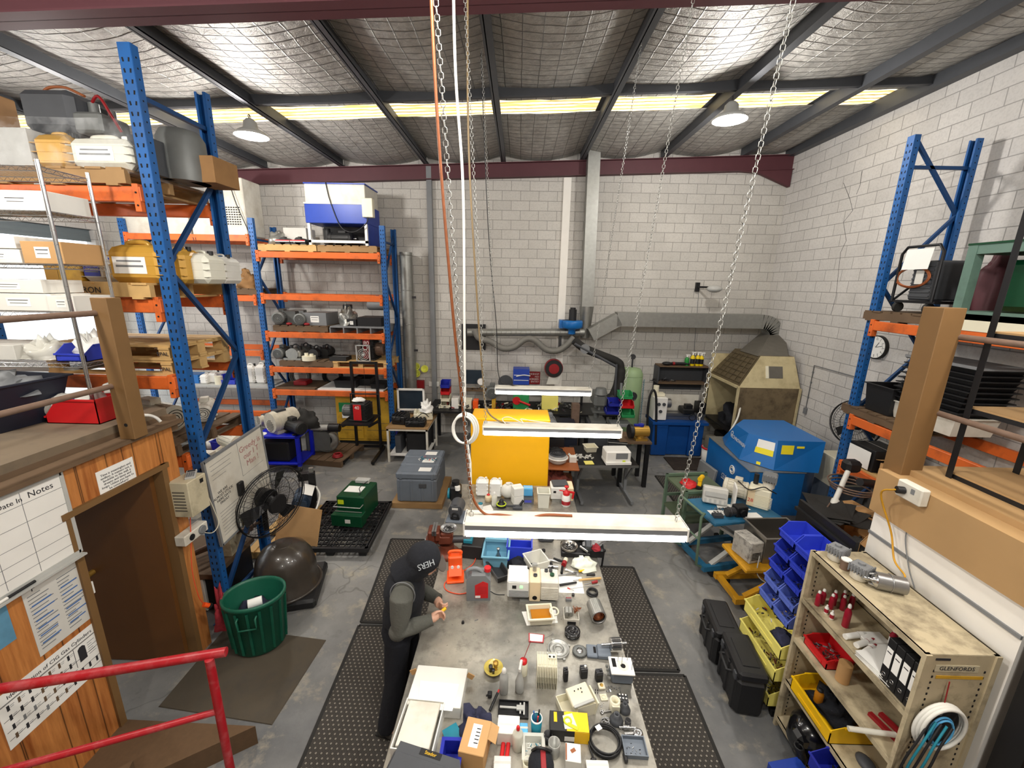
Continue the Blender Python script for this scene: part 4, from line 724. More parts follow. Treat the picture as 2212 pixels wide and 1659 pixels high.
t=thing('gearbox_housing','open white topped gearbox housing with four studs','housing',on(1340,1462),rad(-2)); b=B(); b.box((0,0,.045),(.15,.12,.09),bev=.012); ob('case',b,'case_grey',t); b=B(); b.box((0,0,.095),(.165,.14,.012),bev=.004); b.box((-.05,.02,.101),(.028,.07,.002),1); b.cyl((.01,.0,.101),(.01,.0,.103),.04,n=24,mi=2); b.cyl((.01,-.005,.103),(.01,-.005,.104),.018,n=18,mi=1); ob('top_flange',b,['white','slot_black','cream'],t)
for x,y in((-.02,.03),(.05,.045),(.065,-.03),(-.0,-.0)): b=B(); b.cyl((x,y,.1),(x,y,.19),.0022,n=6); ob('stud',b,'steel',t)
b=B(); [b.cyl((-.085,-.05+.03*i,.04),(-.1,-.05+.03*i,.045),.01,n=8) for i in range(4)]; ob('fitting',b,'zinc',t)
# --- finned cover, blocks
t=thing('finned_cover','cream finned pump cover standing on the bench','cover',on(1180,1470),rad(-2)); b=B(); b.box((0,.02,.08),(.14,.1,.15),bev=.004)
for i in range(13):
    x=-.068+.0113*i; b.prism([(-.065,.0),(.08,.0),(.08,.165),(-.02,.165),(-.065,.1)],x-.002,x+.002,ax='x')
b.box((.035,.04,.166),(.055,.035,.012)); ob('cover',b,'cream',t); b=B(); [b.cyl((x,.035,.172),(x,.035,.1735),.008,n=12) for x in(.02,.048)]; ob('port_hole',b,'slot_black',t)
for i,(u,v,w,d,h,mt,nm) in enumerate(((1221,1468,.03,.045,.1,'black_metal','narrow dark iron block right of the finned cover'),(1260,1460,.05,.05,.085,'black','black solenoid block with a white button'),(1293,1468,.05,.045,.085,'black','black ribbed solenoid block beside the gearbox'))):
    t=thing('solenoid_block',nm,'machine part',on(u,v),rad(8)); b=B(); b.box((0,0,h*.4),(w,d,h*.8),bev=.005); ob('body',b,mt,t); b=B(); [b.box((0,-d*.3+d*.3*q,h*.86),(w*.95,d*.2,h*.12)) for q in range(3)]; b.cyl((w*.2,0,h*.9),(w*.2,0,h*1.05),.008,n=10,mi=1); ob('top_ribs',b,['steel_dark','white' if i==1 else 'steel_dark'],t)
# cream switch cover lying tilted
t=thing('switch_cover','large cream cover with angled lid and holes','cover',on(1243,1530),rad(18)); b=B(); b.tub(.17,.14,.06,.004,.95,c=(-.03,0,0)); b.box((.03,.01,.085),(.15,.13,.035),ry=-.1,bev=.006); b.prism([(-.07,.0),(-.05,.0),(-.045,.07),(-.07,.09)],-.02,.11,ax='x'); b.box((.115,-.01,.045),(.012,.13,.09),ry=.25); b.box((.03,-.055,.098),(.14,.018,.01),1,ry=-.1); ob('cover',b,['cream','grey_light'],t); b=B(); [b.cyl((x,y,.108),(x,y,.112),.004,n=10) for x,y in((.0,.03),(.03,.035),(.05,.036),(.045,.01))]; ob('screw_hole',b,'slot_black',t)
# --- small parts at right edge
def bit(name,label,cat,u,v,fn,mats,rz=0,z=ZB): b=B(); fn(b); return solo(name,label,cat,b,mats,on(u,v,z),rz)
bit('cream_flange','small cream square flange with a brass centre','flange',1299,1484,lambda b:(b.box((0,0,.008),(.045,.045,.016),bev=.004),b.cyl((0,0,.016),(0,0,.02),.012,n=14,mi=1)),['cream','brass'],.1); bit('cream_plate','thin cream cover plate with a round ring','cover',1304,1507,lambda b:(b.box((0,0,.003),(.048,.045,.006)),b.torus((0,0,.007),.013,.003,mi=1)),['cream','cream'],.1)
bit('pump_ring','cream cylinder block with an open bore','cylinder block',1327,1530,lambda b:(b.lathe([(.022,.01),(.022,.07),(.034,.07),(.034,0)],n=26,cap=False),b.box((0,-.028,.03),(.05,.02,.055))),['cream'],0)
bit('gear_plate','grey plate with bright bolts','plate',1345,1510,lambda b:(b.box((0,0,.006),(.07,.05,.012)),[b.cyl((x,y,.012),(x,y,.024),.006,n=8,mi=1) for x in(-.02,.0,.02) for y in(-.012,.012)]),['steel_dark','chrome'],-.1)
for u,v,s_,nm in((1349,1535,1,'grey rubber cone beside the cylinder block'),(1331,1558,1.15,'grey rubber bell cup above the black cable')): bit('rubber_cup',nm,'rubber cup',u,v,lambda b:b.lathe([(.036*s_,0),(.038*s_,.01),(.03*s_,.03),(.018*s_,.04),(.017*s_,.06),(.01*s_,.06),(.009*s_,.02)],n=22),['grey_dark'])
bit('coil_spring','dark coil spring near the right bench edge','spring',1356,1565,lambda b:b.tube([(math.cos(t*.5)*.017,math.sin(t*.5)*.017,.004+t*.0006) for t in range(60)],.0025,5),['steel_dark'])
bit('bearing_rings','loose steel bearing rings above the cable coil','bearing',1307,1562,lambda b:(b.torus((0,.0,.008),.026,.005,n=24),b.torus((.012,.012,.012),.016,.004,n=20),b.torus((-.006,-.004,.01),.013,.003,n=18)),['steel']); bit('shaft_stub','short stepped silver shaft','shaft',1354,1575,lambda b:(b.cyl((-.05,0,.014),(.055,0,.014),.007,n=12),b.cyl((-.025,0,.014),(.015,0,.014),.014,n=14)),['chrome']); bit('crank_cam','bright crank casting with a bore','casting',1378,1588,lambda b:(b.lathe([(.01,.012),(.012,.026),(.03,.02),(.032,.0)],n=18),b.beam((-.02,0,.01),(-.085,-.005,.01),.012,.016)),['chrome']); bit('rod_link','small chrome link rod','rod',1312,1540,lambda b:(b.cyl((-.035,0,.006),(.035,.012,.006),.005,n=8),b.torus((-.035,0,.006),.009,.004)),['chrome'])
heapthing('small_fasteners','loose silver screws and springs by the gearbox','fasteners',on(1325,1490),34,.05,.022,.006,.01,['chrome','steel'],seed=21); heapthing('gaskets','thin wire gaskets and clips on the bench','clips',on(1300,1525),14,.015,.04,.004,.004,['steel','pvc'],seed=22)
for i in range(4): bit('small_pin',('first','second','third','fourth')[i]+' tiny black pin counted from the left by the switch cover','pin',1286+5*(i%2),1492+6*(i//2),lambda b:b.cyl((0,0,0),(0,0,.012),.003,n=8),['black'])
t=thing('parts_tray','grey rectangular lid used as a parts tray','tray',on(1370,1618),rad(-2)); b=B(); b.tub(.14,.115,.03,.006,.98); ob('lid',b,'case_grey',t); 
heapthing('clips','small steel clips inside the grey lid','clips',on(1370,1618,ZB+.008),12,.045,.035,.005,.004,['steel','black'],seed=25); heapthing('loose_washers','loose washers beside the grey lid','washers',on(1352,1600),14,.02,.02,.004,.006,['steel','chrome'],seed=26)
b=B(); 
for i in range(5): b.torus((.004*math.sin(i*2),.004*math.cos(i*3),.006+.008*i),.095-.004*(i%3),.0052,n=40,m=6,sy=.95)
b.curve([(-.09,.03,.03),(-.1,-.03,.02),(-.088,-.075,.012),(-.088,-.1,.012)],.0052,6); b.box((-.088,-.115,.015),(.035,.04,.028),bev=.006); b.curve([(.08,.03,.02),(.105,-.02,.012),(.105,-.06,.012)],.0052,6); b.box((.105,-.085,.014),(.022,.05,.024),bev=.006); b.box((-.03,.055,.05),(.035,.03,.003),1,rz=.5)
solo('power_lead','thick black power lead coiled on the bench with plug','cable',b,['black','paper'],on(1306,1606))
# --- yellow black box
t=thing('tool_box_carton','black and yellow printed carton with tool photo','box',on(1228,1582),rad(-3)); b=B(); b.box((0,0,.045),(.24,.12,.09),bev=.002); ob('box',b,'black',t); b=B(); b.box((.05,0,.0907),(.135,.118,.001)); b.box((.075,-.0607,.045),(.09,.001,.088)); b.box((-.02,.04,.0907),(.02,.03,.0012)); b.box((-.085,.02,.0907),(.02,.06,.001)); ob('yellow_print',b,'yellow_deep',t); b=B(); b.prism([(-.03,-.05),(.05,-.04),(.02,.05),(-.04,.03)],.0914,.0922); ob('picture',b,'paper_grey',t); b=B(); b.torus((-.01,.0,.094),.022,.006,n=16,m=6); b.beam((-.01,-.02,.095),(.05,-.045,.095),.02,.004); ob('tool_picture',b,'lime',t); b=B(); b.box((0,-.0615,.03),(.06,.001,.035)); ob('sticker',b,'paper',t)
# --- left boxes and things
t=thing('document_box','white flat carton with papers on its lid','box',on(940,1532),rad(-3)); b=B(); b.box((0,.09,.045),(.355,.28,.09),bev=.003); ob('box',b,'card_white',t)
for s in(-1,1): b=B(); b.box((s*.2,.2,.06),(.05,.006,.04),ry=s*.5); ob('flap',b,'card',t)
sheet('drawing_sheet','loose printed drawing on top of the white document box','paper',[on(908,1470,1.013),on(992,1478,1.013),on(977,1536,1.013),on(902,1530,1.013)],'paper')
t=thing('folder_box','stained white box with an old folder on top','box',on(893,1640),rad(-4)); b=B(); b.tub(.25,.3,.11,.006,.98,c=(0,.12,0)); ob('box',b,'card_white',t); b=B(); b.box((0,.12,.1),(.2,.27,.03),bev=.004); ob('folder',b,'white_dirty',t)
t=thing('dark_tool_case','flat dark grey case with a yellow lettered badge','case',on(905,1660,1.0)+Vector((.02,-.1,-.08)),rad(-14)); b=B(); b.box((0,0,.06),(.42,.26,.12),bev=.015); b.prism([(-.2,.1),(.21,.1),(.17,.17),(-.2,.17)],.05,.118); ob('body',b,'grey_dark',t); b=B(); b.box((.0,.152,.1185),(.13,.035,.002)); ob('badge',b,'black',t); 
lettering('badge_text','Stedor',.026,'yellow_deep',t,(0,.152,.1198))
blob('plastic_bag','crumpled navy bag of rags on the bench','bag',on(1028,1572),(.1,.1,.09),'navy_rag',seed=31,amp=.5); t=thing('packaging_carton','brown open carton with a printed white label','box',on(1022,1648),rad(-10)); b=B(); b.box((0,.05,.07),(.15,.2,.14),bev=.003); ob('box',b,'card',t); b=B(); b.box((.0,.05,.1407),(.055,.13,.001)); [b.box((.012,.05+.02*q,.1414),(.025,.006,.0006),1) for q in range(-2,3)]; ob('sticker',b,['paper','ink'],t); b=B(); b.box((.095,.1,.12),(.06,.1,.004),ry=.5); ob('flap',b,'card',t)
sheet('teal_envelope','teal plastic sleeve behind the brown carton','sleeve',[on(955,1578,.95),on(985,1560,.95),on(1000,1590,.95),on(965,1612,.95)],'teal'); tubx('dark blue tray beside the stained folder box',on(975,1650),.1,.12,.1,0,'blue_deep','tray','parts_tray')
t=thing('caliper_case','open black caliper case with digital caliper','case',on(1109,1535),rad(-2)); b=B(); b.tub(.2,.11,.02,.004,.98); ob('case',b,'black',t); b=B(); b.bb(-.09,.06,-.005,.008,.02,.026); b.bb(.02,.065,-.016,.016,.02,.032,mi=0); b.bb(.065,.075,-.04,.04,.02,.026); b.bb(.04,.05,-.035,.035,.02,.026); ob('caliper',b,'grey_light',t)
carton('white dusty block carton beside the caliper case',on(1098,1590),(.135,.11,.095),rad(-2),'card_white'); carton('cyan topped small box behind the spray bottle',on(1131,1585),(.05,.06,.05),0,'sky_blue')
t=thing('pen_mug','blue and white cup with pens','cup',on(1158,1580)); b=B(); b.lathe([(.03,0),(.036,.11),(.032,.11),(.027,.006)],n=24); ob('cup',b,'teal',t); b=B(); b.lathe([(.0365,.104),(.0365,.112),(.031,.112)],n=24,cap=False); ob('rim',b,'white',t)
for i,(x,y,mt) in enumerate(((.01,.012,'black'),(-.012,.006,'ink_blue'),(.004,-.014,'red'))): b=B(); b.cyl((x*.4,y*.4,.01),(x*1.6,y*1.6,.15),.005,n=8); solo('pen',('black','blue','red')[i]+' pen standing in the blue cup','pen',b,mt,on(1158,1580))
bottle('clear wash bottle with bent red nozzle beside the red handled tools',on(1118,1615),.032,.17,'natural_can','red',name='wash_bottle',neck=.3)
for i,u in enumerate((1085,1096)): t=thing('red_valve_handle',('left','right')[i]+' red gripped tool lying next to the white block','tool',on(u,1628),rad(-6)); b=B(); b.box((0,0,.014),(.024,.1,.028),bev=.008); ob('grip',b,'red',t); b=B(); b.cyl((0,-.05,.014),(0,-.075,.014),.011,n=12); ob('tip',b,'chrome',t)
carton('low white carton under the red gripped tools',on(1085,1655),(.1,.07,.03),0,'card_white'); o=tubx('translucent container of small fittings',on(1152,1625),.11,.12,.05,0,'clear_plastic','container','parts_container'); heapthing('small_fittings','teal and white small fittings in the translucent container','fittings',on(1152,1625,ZB+.01),30,.04,.045,.008,.02,['pvc','teal','white'],seed=33)
for i,(u,v,r,h,mt,nm) in enumerate(((1183,1602,.026,.06,'steel_dark','small dark metal cup in front of the yellow carton'),(1196,1628,.036,.09,'zinc','open steel tin at the near bench end'),(1140,1658,.03,.05,'cream','white jar lid at the near bench end'))): b=B(); b.lathe([(r*.95,0),(r,h),(r*.9,h),(r*.86,.006),(.0005,.006)],n=24); solo('metal_cup',nm,'cup',b,mt,on(u,v))
t=thing('hearing_pouch','black and red cloth pouch at the near bench end','pouch',on(1168,1668)); b=B(); b.ell((0,0,.05),(.075,.09,.07),20,10,z0=-.7); ob('body',b,'cloth_black',t); b=B(); b.box((.01,-.01,.118),(.03,.12,.008),bev=.003); ob('red_strip',b,'red_dark',t); b=B(); b.tube(spl([(-.05,.05,.09),(-.02,.03,.14),(.03,.03,.13),(.06,.05,.09)],5),.008,6); ob('strap',b,'black',t)
t=thing('screw_carton','white small carton with orange print at the near bench end','box',on(1237,1650),rad(-6)); b=B(); b.box((0,.02,.03),(.09,.1,.06),bev=.002); ob('box',b,'card_white',t); b=B(); b.box((.0,.03,.0607),(.03,.02,.001),rz=.6); b.box((-.04,.02,.0607),(.008,.09,.001)); ob('orange_print',b,'cable_brown',t); carton('flat white carton beside the orange printed one',on(1290,1660),(.13,.05,.03),0,'card_white')
bottle('white round bottle standing by the spray trigger bottle',on(1088,1494),.03,.2,'grey_light','white',name='spray_can',neck=.45); t=thing('spray_bottle','grey white trigger bottle with red neck ring','bottle',on(1122,1492),rad(80)); b=B(); b.lathe([(.026,0),(.03,.01),(.03,.08),(.02,.12),(.012,.15),(.011,.18)],n=18); ob('body',b,'grey_light',t); b=B(); b.box((.02,0,.19),(.08,.018,.03),bev=.006); ob('spray_head',b,'white',t)
t=thing('oiler_bottle','white bottle with red collar and long red straw','bottle',on(1130,1455),0); b=B(); b.lathe([(.03,0),(.03,.09),(.02,.11),(.001,.11)],n=18); ob('body',b,'cream',t); b=B(); b.lathe([(.026,.1),(.026,.12),(.008,.13),(.001,.13)],n=18); ob('collar',b,'red',t); b=B(); b.tube([(0,0,.13),(.02,.03,.16),(.05,.05,.24)],.0025,6); ob('straw',b,'red_dark',t)
b=B(); b.lathe([(.03,.004),(.062,.012),(.07,.03),(.066,.03),(.056,.016),(.0005,.008)],n=24); solo('glass_dish','amber glass dish with brass fittings','dish',b,'glass_amber',on(1066,1448)); 
for i,(dx,dy,r,h) in enumerate(((-.02,-.01,.01,.05),(.015,.01,.013,.06),(.0,-.025,.008,.035))): b=B(); b.lathe([(r,0),(r,h*.6),(r*1.5,h*.7),(r*1.5,h),(.001,h)],n=14); solo('brass_fitting',('left','rear','front')[i]+' dark brass fitting in the amber dish','fitting',b,'brass' if i==1 else 'steel_dark',on(1066,1448,ZB+.012)+Vector((dx,dy,0)))
t=thing('hand_torch','black handled burner tool lying in front of the bottles','tool',(0,0,0)); b=B(); b.cyl(on(1058,1535,.93),on(1075,1497,.95),.009,n=10); ob('handle',b,'black',t); b=B(); b.box(tuple(on(1058,1500,.945)),(.03,.03,.04),bev=.006); b.cyl(on(1050,1503,.945),on(1060,1500,.945),.006); ob('head',b,'black_metal',t); b=B(); b.cyl(on(1075,1497,.95),on(1078,1490,.955),.006); ob('tip',b,'red',t)
# --- far bench end
t=thing('small_compressor','blue grey diaphragm pump on a plate at the far left bench corner','pump',on(987,1118),rad(-4)); b=B(); b.box((0,0,.012),(.22,.26,.024),bev=.004); ob('base',b,'case_grey',t); b=B(); b.cyl((0,.1,.13),(0,-.08,.13),.085,n=24); b.box((0,-.085,.12),(.12,.02,.17),bev=.01); ob('body',b,'grey_dark',t); b=B(); b.box((0,-.098,.17),(.07,.004,.025)); ob('name_plate',b,'paper_grey',t); b=B(); b.torus((0,-.097,.08),.035,.01,'y',18,8); b.box((0,-.097,.05),(.1,.012,.03)); ob('grille',b,'black_metal',t)
t=thing('valve_pump','black and teal valve head behind the diaphragm pump','pump',on(985,1078),0); b=B(); b.box((0,0,.1),(.14,.14,.2),bev=.02); b.cyl((.0,0,.2),(0,0,.26),.05); b.cyl((.05,-.07,.1),(.05,-.1,.1),.04); ob('body',b,'black_metal',t); b=B(); b.cyl((-.1,0,.08),(-.075,0,.08),.07,n=20); ob('side_disc',b,'teal',t); b=B(); b.cyl((.03,-.05,.16),(.03,-.05,.21),.035); ob('jar',b,'white',t)
for i,(u,v,nm) in enumerate(((1042,1068,'left of the pair of tall white jugs'),(1071,1070,'right of the pair of tall white jugs'))): jerrycan(nm,on(u,v),(.16,.13,.25),0,'ceramic','white',group='white jugs on the far bench',name='white_jug')
t=thing('round_jug','round translucent white jug with a side handle','jug',on(1097,1075),0); b=B(); b.ell((0,0,.1),(.1,.08,.1),22,12); b.cyl((.0,0,.17),(0,0,.21),.03); ob('body',b,'pvc',t); b=B(); b.torus((.02,0,.17),.045,.01,'y',18,6,a0=0,a1=PI); ob('handle',b,'pvc',t)
for i,z in enumerate((0,.115)): carton(('lower','upper')[i]+' white carton of the stack with a teal band',on(1117,1085)+Vector((0,0,z)),(.13,.13,.11),rad(20),'card_white'); 
t=thing('bench_scale','dark blue bench scale with a teal box on it','scale',on(1140,1078),rad(0)); b=B(); b.box((0,0,.03),(.15,.2,.06),bev=.01); b.prism([(-.1,.0),(-.13,.0),(-.1,.06)],-.07,.07,ax='x'); ob('body',b,'grey_dark',t); b=B(); b.box((0,-.1155,.032),(.09,.002,.03),rx=-.45); ob('display',b,'blue_deep',t); carton('teal and white carton on the bench scale',on(1140,1078)+Vector((0,.02,.06)),(.12,.1,.1),0,'sky_blue')
tubx('tall white square bucket on the far bench',on(1173,1092),.15,.15,.21,0,'natural_can','bucket','square_bucket',.85,.008); 
t=thing('vacuum_pump','white vacuum pump under a dark cover on the far bench','pump',on(1205,1080)+Vector((.0,.05,0)),0); b=B(); b.bb(-.1,.1,-.1,.1,.03,.2,bev=.01); ob('body',b,'pump_white',t); b=B(); b.bb(.1,.19,-.11,.1,.02,.2,bev=.006); ob('end_block',b,'pump_tan',t); b=B(); b.box((.02,0,.215),(.2,.16,.02),rz=.1,bev=.004); ob('top_cover',b,'grey_dark',t); b=B(); b.cyl((.1,-.111,.08),(.1,-.105,.08),.022,mi=0); b.box((-.05,-.101,.14),(.035,.003,.03)); ob('dial',b,'black',t); b=B(); b.bb(-.08,.19,-.1,.1,0,.03); ob('base_plate',b,'zinc',t)
t=thing('pressure_sprayer','white pressure sprayer bottle with red pump head','sprayer',on(1222,1092),rad(180)); b=B(); b.lathe([(.05,0),(.056,.01),(.056,.1),(.045,.15),(.035,.165)],n=22); ob('bottle',b,'white',t); b=B(); b.lathe([(.042,.15),(.045,.19),(.03,.2),(.012,.215),(.012,.25),(.028,.255),(.028,.27),(.001,.272)],n=20); b.beam((0,0,.2),(-.1,0,.18),.02,.02); b.beam((-.09,0,.185),(-.08,0,.1),.02,.025); b.cyl((.02,0,.2),(.09,0,.21),.007); ob('pump_head',b,'red',t); b=B(); b.lathe([(.0565,.03),(.0565,.08)],n=22,cap=False); ob('label_band',b,'red_paint',t)
for (u,v,r,h,mt,cp,nm) in((1068,1092,.035,.19,'natural_can','white','translucent white bottle in front of the tall jugs'),(1055,1082,.045,.1,'pump_tan','red','short tan bottle with red cap behind the translucent bottle')): bottle(nm,on(u,v),r,h,mt,cp,neck=.4)
t=thing('air_gun_head','black and yellow round regulator near the far bench end','regulator',on(1083,1094)); b=B(); b.lathe([(.06,0),(.06,.03),(.05,.04),(.03,.05),(.03,.08),(.015,.1),(.001,.1)],n=22); ob('body',b,'black',t); b=B(); b.torus((0,0,.035),.056,.008,n=24,m=6); ob('yellow_ring',b,'lime',t)
t=thing('clamp_tool','black clamp jig behind the nearest light','clamp',on(1118,1098)); b=B(); b.box((0,0,.015),(.12,.08,.03),bev=.004); b.beam((-.15,.0,.03),(-.03,0,.03),.02,.02); ob('body',b,'grey_dark',t); b=B(); b.beam((.03,.02,.03),(.07,.04,.09),.03,.015); ob('lever',b,'black',t)
sheet('paper_note','crumpled white paper beside the diaphragm pump','paper',[on(1035,1096,.925),on(1060,1090,.925),on(1066,1102,.925),on(1040,1108,.925)],'paper'); bottle('small teal and white jar by the chain of the nearest light',on(1038,1100),.03,.09,'ceramic','teal',neck=.8,name='jar')
b=B(); b.cyl((0,0,0),(.0,0,.02),.02,n=12); b.cyl((.0,0,.01),(-.06,.0,.01),.005,n=8); solo('dark_valve','small dark valve in front of the grey oil bottle','valve',b,'black',on(1174,1191))
# ================================================================ PERSON
def fuse(name,b,mat,parent,vox=.009,smooth=4):
    o=ob(name,b,mat,parent); m=o.modifiers.new('r','REMESH'); m.mode='VOXEL'; m.voxel_size=vox; m.use_smooth_shade=True
    if smooth: s=o.modifiers.new('s','SMOOTH'); s.iterations=smooth; s.factor=.5
    bpy.context.view_layer.update(); dg=bpy.context.evaluated_depsgraph_get(); me=bpy.data.meshes.new_from_object(o.evaluated_get(dg)); o.modifiers.clear(); old=o.data; o.data=me; bpy.data.meshes.remove(old)
    return o
def person():
    X,Y_=-.86,2.77; V=Vector
    t=thing('person','person in black hooded vest and dark trousers bent over the bench holding a small part','person',(X,Y_,0)); O=V((X,Y_,0)); L=lambda *p: V(p)-O
    hipR,kneeR,ankR,toeR=L(-.9,2.68,.87),L(-.93,2.64,.48),L(-1.0,2.6,.1),L(-.85,2.56,.035); hipL,kneeL,ankL,toeL=L(-.88,2.87,.87),L(-.88,2.91,.48),L(-.95,2.94,.1),L(-.8,2.97,.035)
    pel,wai,che,upp,nec=L(-.89,2.775,.93),L(-.88,2.775,1.06),L(-.845,2.775,1.24),L(-.82,2.775,1.36),L(-.755,2.78,1.45); hd=L(-.675,2.785,1.535)
    shR,elR,wrR=L(-.82,2.585,1.36),L(-.84,2.56,1.075),L(-.63,2.63,1.115); shL,elL,wrL=L(-.80,2.97,1.36),L(-.82,3.0,1.09),L(-.62,2.86,1.115)
    # body: one continuous skin surface with head, neck, arms, hands
    b=B(); tap=lambda pts,rs,n=14: b.tube(pts,0,n,rs=rs)
    tap([pel,wai,che,upp,nec,hd],[.12,.11,.12,.1,.055,.06]); tap([hipR,kneeR,ankR,toeR],[.075,.052,.04,.035]); tap([hipL,kneeL,ankL,toeL],[.075,.052,.04,.035])
    tap([upp,shR,elR,wrR],[.06,.055,.042,.027]); tap([upp,shL,elL,wrL],[.06,.055,.042,.027])
    b.ell(hd,(.085,.075,.1)); fd=V((.72,0,-.69)); up=V((.69,0,.72)); b.ell(hd+fd*.055-up*.045,(.06,.058,.06)); b.ell(hd+fd*.105-up*.015,(.014,.013,.02)); b.ell(hd+fd*.088-up*.062,(.014,.022,.01)); [b.ell(hd+fd*.082+V((0,s*.03,0))+up*.012,(.012,.014,.01)) for s in(-1,1)]; [b.ell(hd+V((0,s*.077,0))-up*.01,(.018,.012,.03)) for s in(-1,1)]
    hold=L(-.545,2.735,1.105)
    def hand(wr,side):
        d=(hold-wr); d.normalize(); n=V((0,-side,0)); n=(n-d*n.dot(d)).normalized(); u=d.cross(n)
        pc=wr+d*.05; b.tube([wr,wr+d*.035,wr+d*.075],0,12,rs=[.026,.036,.034]); b.ell(pc,(.036,.03,.03))
        for i,(ln,sp) in enumerate(((.068,-.026),(.078,-.009),(.074,.009),(.058,.025))):
            k0=wr+d*.078+u*sp; k1=k0+d*ln*.45-n*.012*1; k2=k1+(d*.3-n*1.0).normalized()*ln*.36; k3=k2+(-d*.5-n*.8).normalized()*ln*.26; b.tube([k0,k1,k2,k3],0,8,rs=[.0105,.0098,.009,.0075]); b.ell(k3,(.0075,)*3,8,6)
        k0=wr+d*.03+u*.028; k1=k0+d*.03+u*.022-n*.012; k2=k1+d*.032-u*.004-n*.014; b.tube([k0,k1,k2],0,8,rs=[.014,.0115,.009]); b.ell(k2,(.009,)*3,8,6)
    hand(wrR,-1); hand(wrL,1)
    fuse('body',b,'skin',t,.0055,2)
    b=B(); tap([pel+V((0,0,.09)),pel,pel-V((0,0,.06))],[.145,.155,.13],18); tap([hipR+V((0,0,.04)),hipR,kneeR,ankR+V((0,0,.02)),ankR-V((0,0,.03))],[.105,.105,.085,.075,.078]); tap([hipL+V((0,0,.04)),hipL,kneeL,ankL+V((0,0,.02)),ankL-V((0,0,.03))],[.105,.105,.085,.075,.078]); b.ell(pel+V((-.04,0,-.03)),(.12,.17,.12)); fuse('trousers',b,'cloth_navy',t,.012,5)
    b=B(); tap([pel+V((0,0,.06)),wai,che,upp],[.155,.15,.155,.12],20); b.ell(che+V((-.01,0,.02)),(.16,.2,.2)); b.ell(upp+V((-.02,0,-.02)),(.12,.19,.09)); b.ell(wai,(.155,.185,.14)); b.ell(nec+V((-.06,0,-.03)),(.1,.12,.075)); fuse('vest',b,'cloth_black',t,.012,5)
    for nm,(s_,e_,w_) in(('right',(shR,elR,wrR)),('left',(shL,elL,wrL))):
        b=B(); tap([s_.lerp(upp,.5),s_.lerp(upp,.12),s_,s_.lerp(e_,.5),e_,e_.lerp(w_,.5),w_,w_+(w_-e_).normalized()*.02],[.075,.085,.09,.08,.07,.06,.046,.042]); b.ell(e_+V((-.015,0,-.005)),(.07,.064,.07)); o=fuse('sleeve',b,'cloth_grey',t,.01,4); 
        b=B(); d=(w_-e_).normalized(); b.tube([w_-d*.02,w_+d*.025],.045,14); ob('cuff',b,'cloth_grey',o)
    b=B(); b.torus(shR.lerp(upp,.18)+V((.0,-.01,.0)),.098,.004,'y',26,6,sx=.95,sy=1.1); ob('armhole_piping',b,'grey_mid',t)
    # hood, cap, boots
    b=B(); b.ell(hd+V((-.02,0,.02)),(.135,.122,.125),20,12); b.ell(hd+up*.03-fd*.03,(.11,.108,.11)); b.tube([hd+V((-.03,0,-.02)),nec+V((-.05,0,0)),upp+V((-.05,0,.03))],0,16,rs=[.115,.115,.13]); fuse('hood',b,'cloth_black',t,.01,3)
    b=B(); c=hd+fd*.085+up*.07
    rim=[]
    for i in range(13):
        a=-PI/2+PI*i/12; rim.append((math.cos(a)*.085,math.sin(a)*.082))
    top=[c+fd*(x)*.95+V((0,y,0))-up*(.05*x/.085*.35) for x,y in rim]; bot=[p-up*.006 for p in top]; n=len(top); b.add(top+bot,[tuple(range(n))[::-1],tuple(range(n,2*n))]+[(i,(i+1)%n,(i+1)%n+n,i+n) for i in range(n)]); ob('cap_brim',b,'cap_brown',t)
    tx=lettering('hood_print','HERS',.062,'silver_print',t,(0,0,0),depth=.002); xa=V((-.88,0,-.42)).normalized(); za=V((.1,-.86,.5)); za=(za-xa*za.dot(xa)).normalized(); ya=za.cross(xa); tx.matrix_local=Matrix.Translation(hd+V((.03,-.136,.06)))@Matrix((xa,ya,za)).transposed().to_4x4()
    for nm,(a_,q) in(('R',(ankR,toeR)),('L',(ankL,toeL))):
        b=B(); d=(q-a_); d.z=0; d.normalize(); h=V((a_.x,a_.y,.0)); b.tube([h+V((0,0,.13)),h+V((0,0,.06))],0,14,rs=[.062,.062]); b.ell(h-d*.03+V((0,0,.045)),(.06,.055,.05)); b.ell(h+d*.08+V((0,0,.045)),(.1 if abs(d.x)>.7 else .05,.052,.045)); b.ell(h+d*.15+V((0,0,.035)),(.055,.05,.035)); o=fuse('boot',b,'boot',t,.009,2)
        b=B(); b.beam(h-d*.085+V((0,0,.013)),h+d*.195+V((0,0,.013)),.1,.026); ob('sole',b,'rubber',o)
    b=B(); b.cyl((-.02,-.02,0),(.02,.02,.01),.013,n=12); solo('yellow_part','small yellow part held between the hands of the person','machine part',b,'yellow_deep',hold+O+V((0,0,.0)))
person()
# ================================================================ LEFT SIDE
def uyz(u,y,z):
    lo,hi=-900,2600
    for _ in range(40):
        m=(lo+hi)/2
        if yp(u,m,y).z>z: lo=m
        else: hi=m
    return yp(u,lo,y)
def S4(u0,u1,vt,y,z0):
    a=uyz(u0,y,z0); b=uyz(u1,y,z0); h=yp((u0+u1)/2,vt,y).z-z0; return ((a.x+b.x)/2,abs(b.x-a.x),h)
def boxat(fn,label,u0,u1,vt,y,z0,d,*a,**k):
    x,w,h=S4(u0,u1,vt,y,z0); return fn(label,(x,y+d/2,z0),(w,d,h),*a,**k)
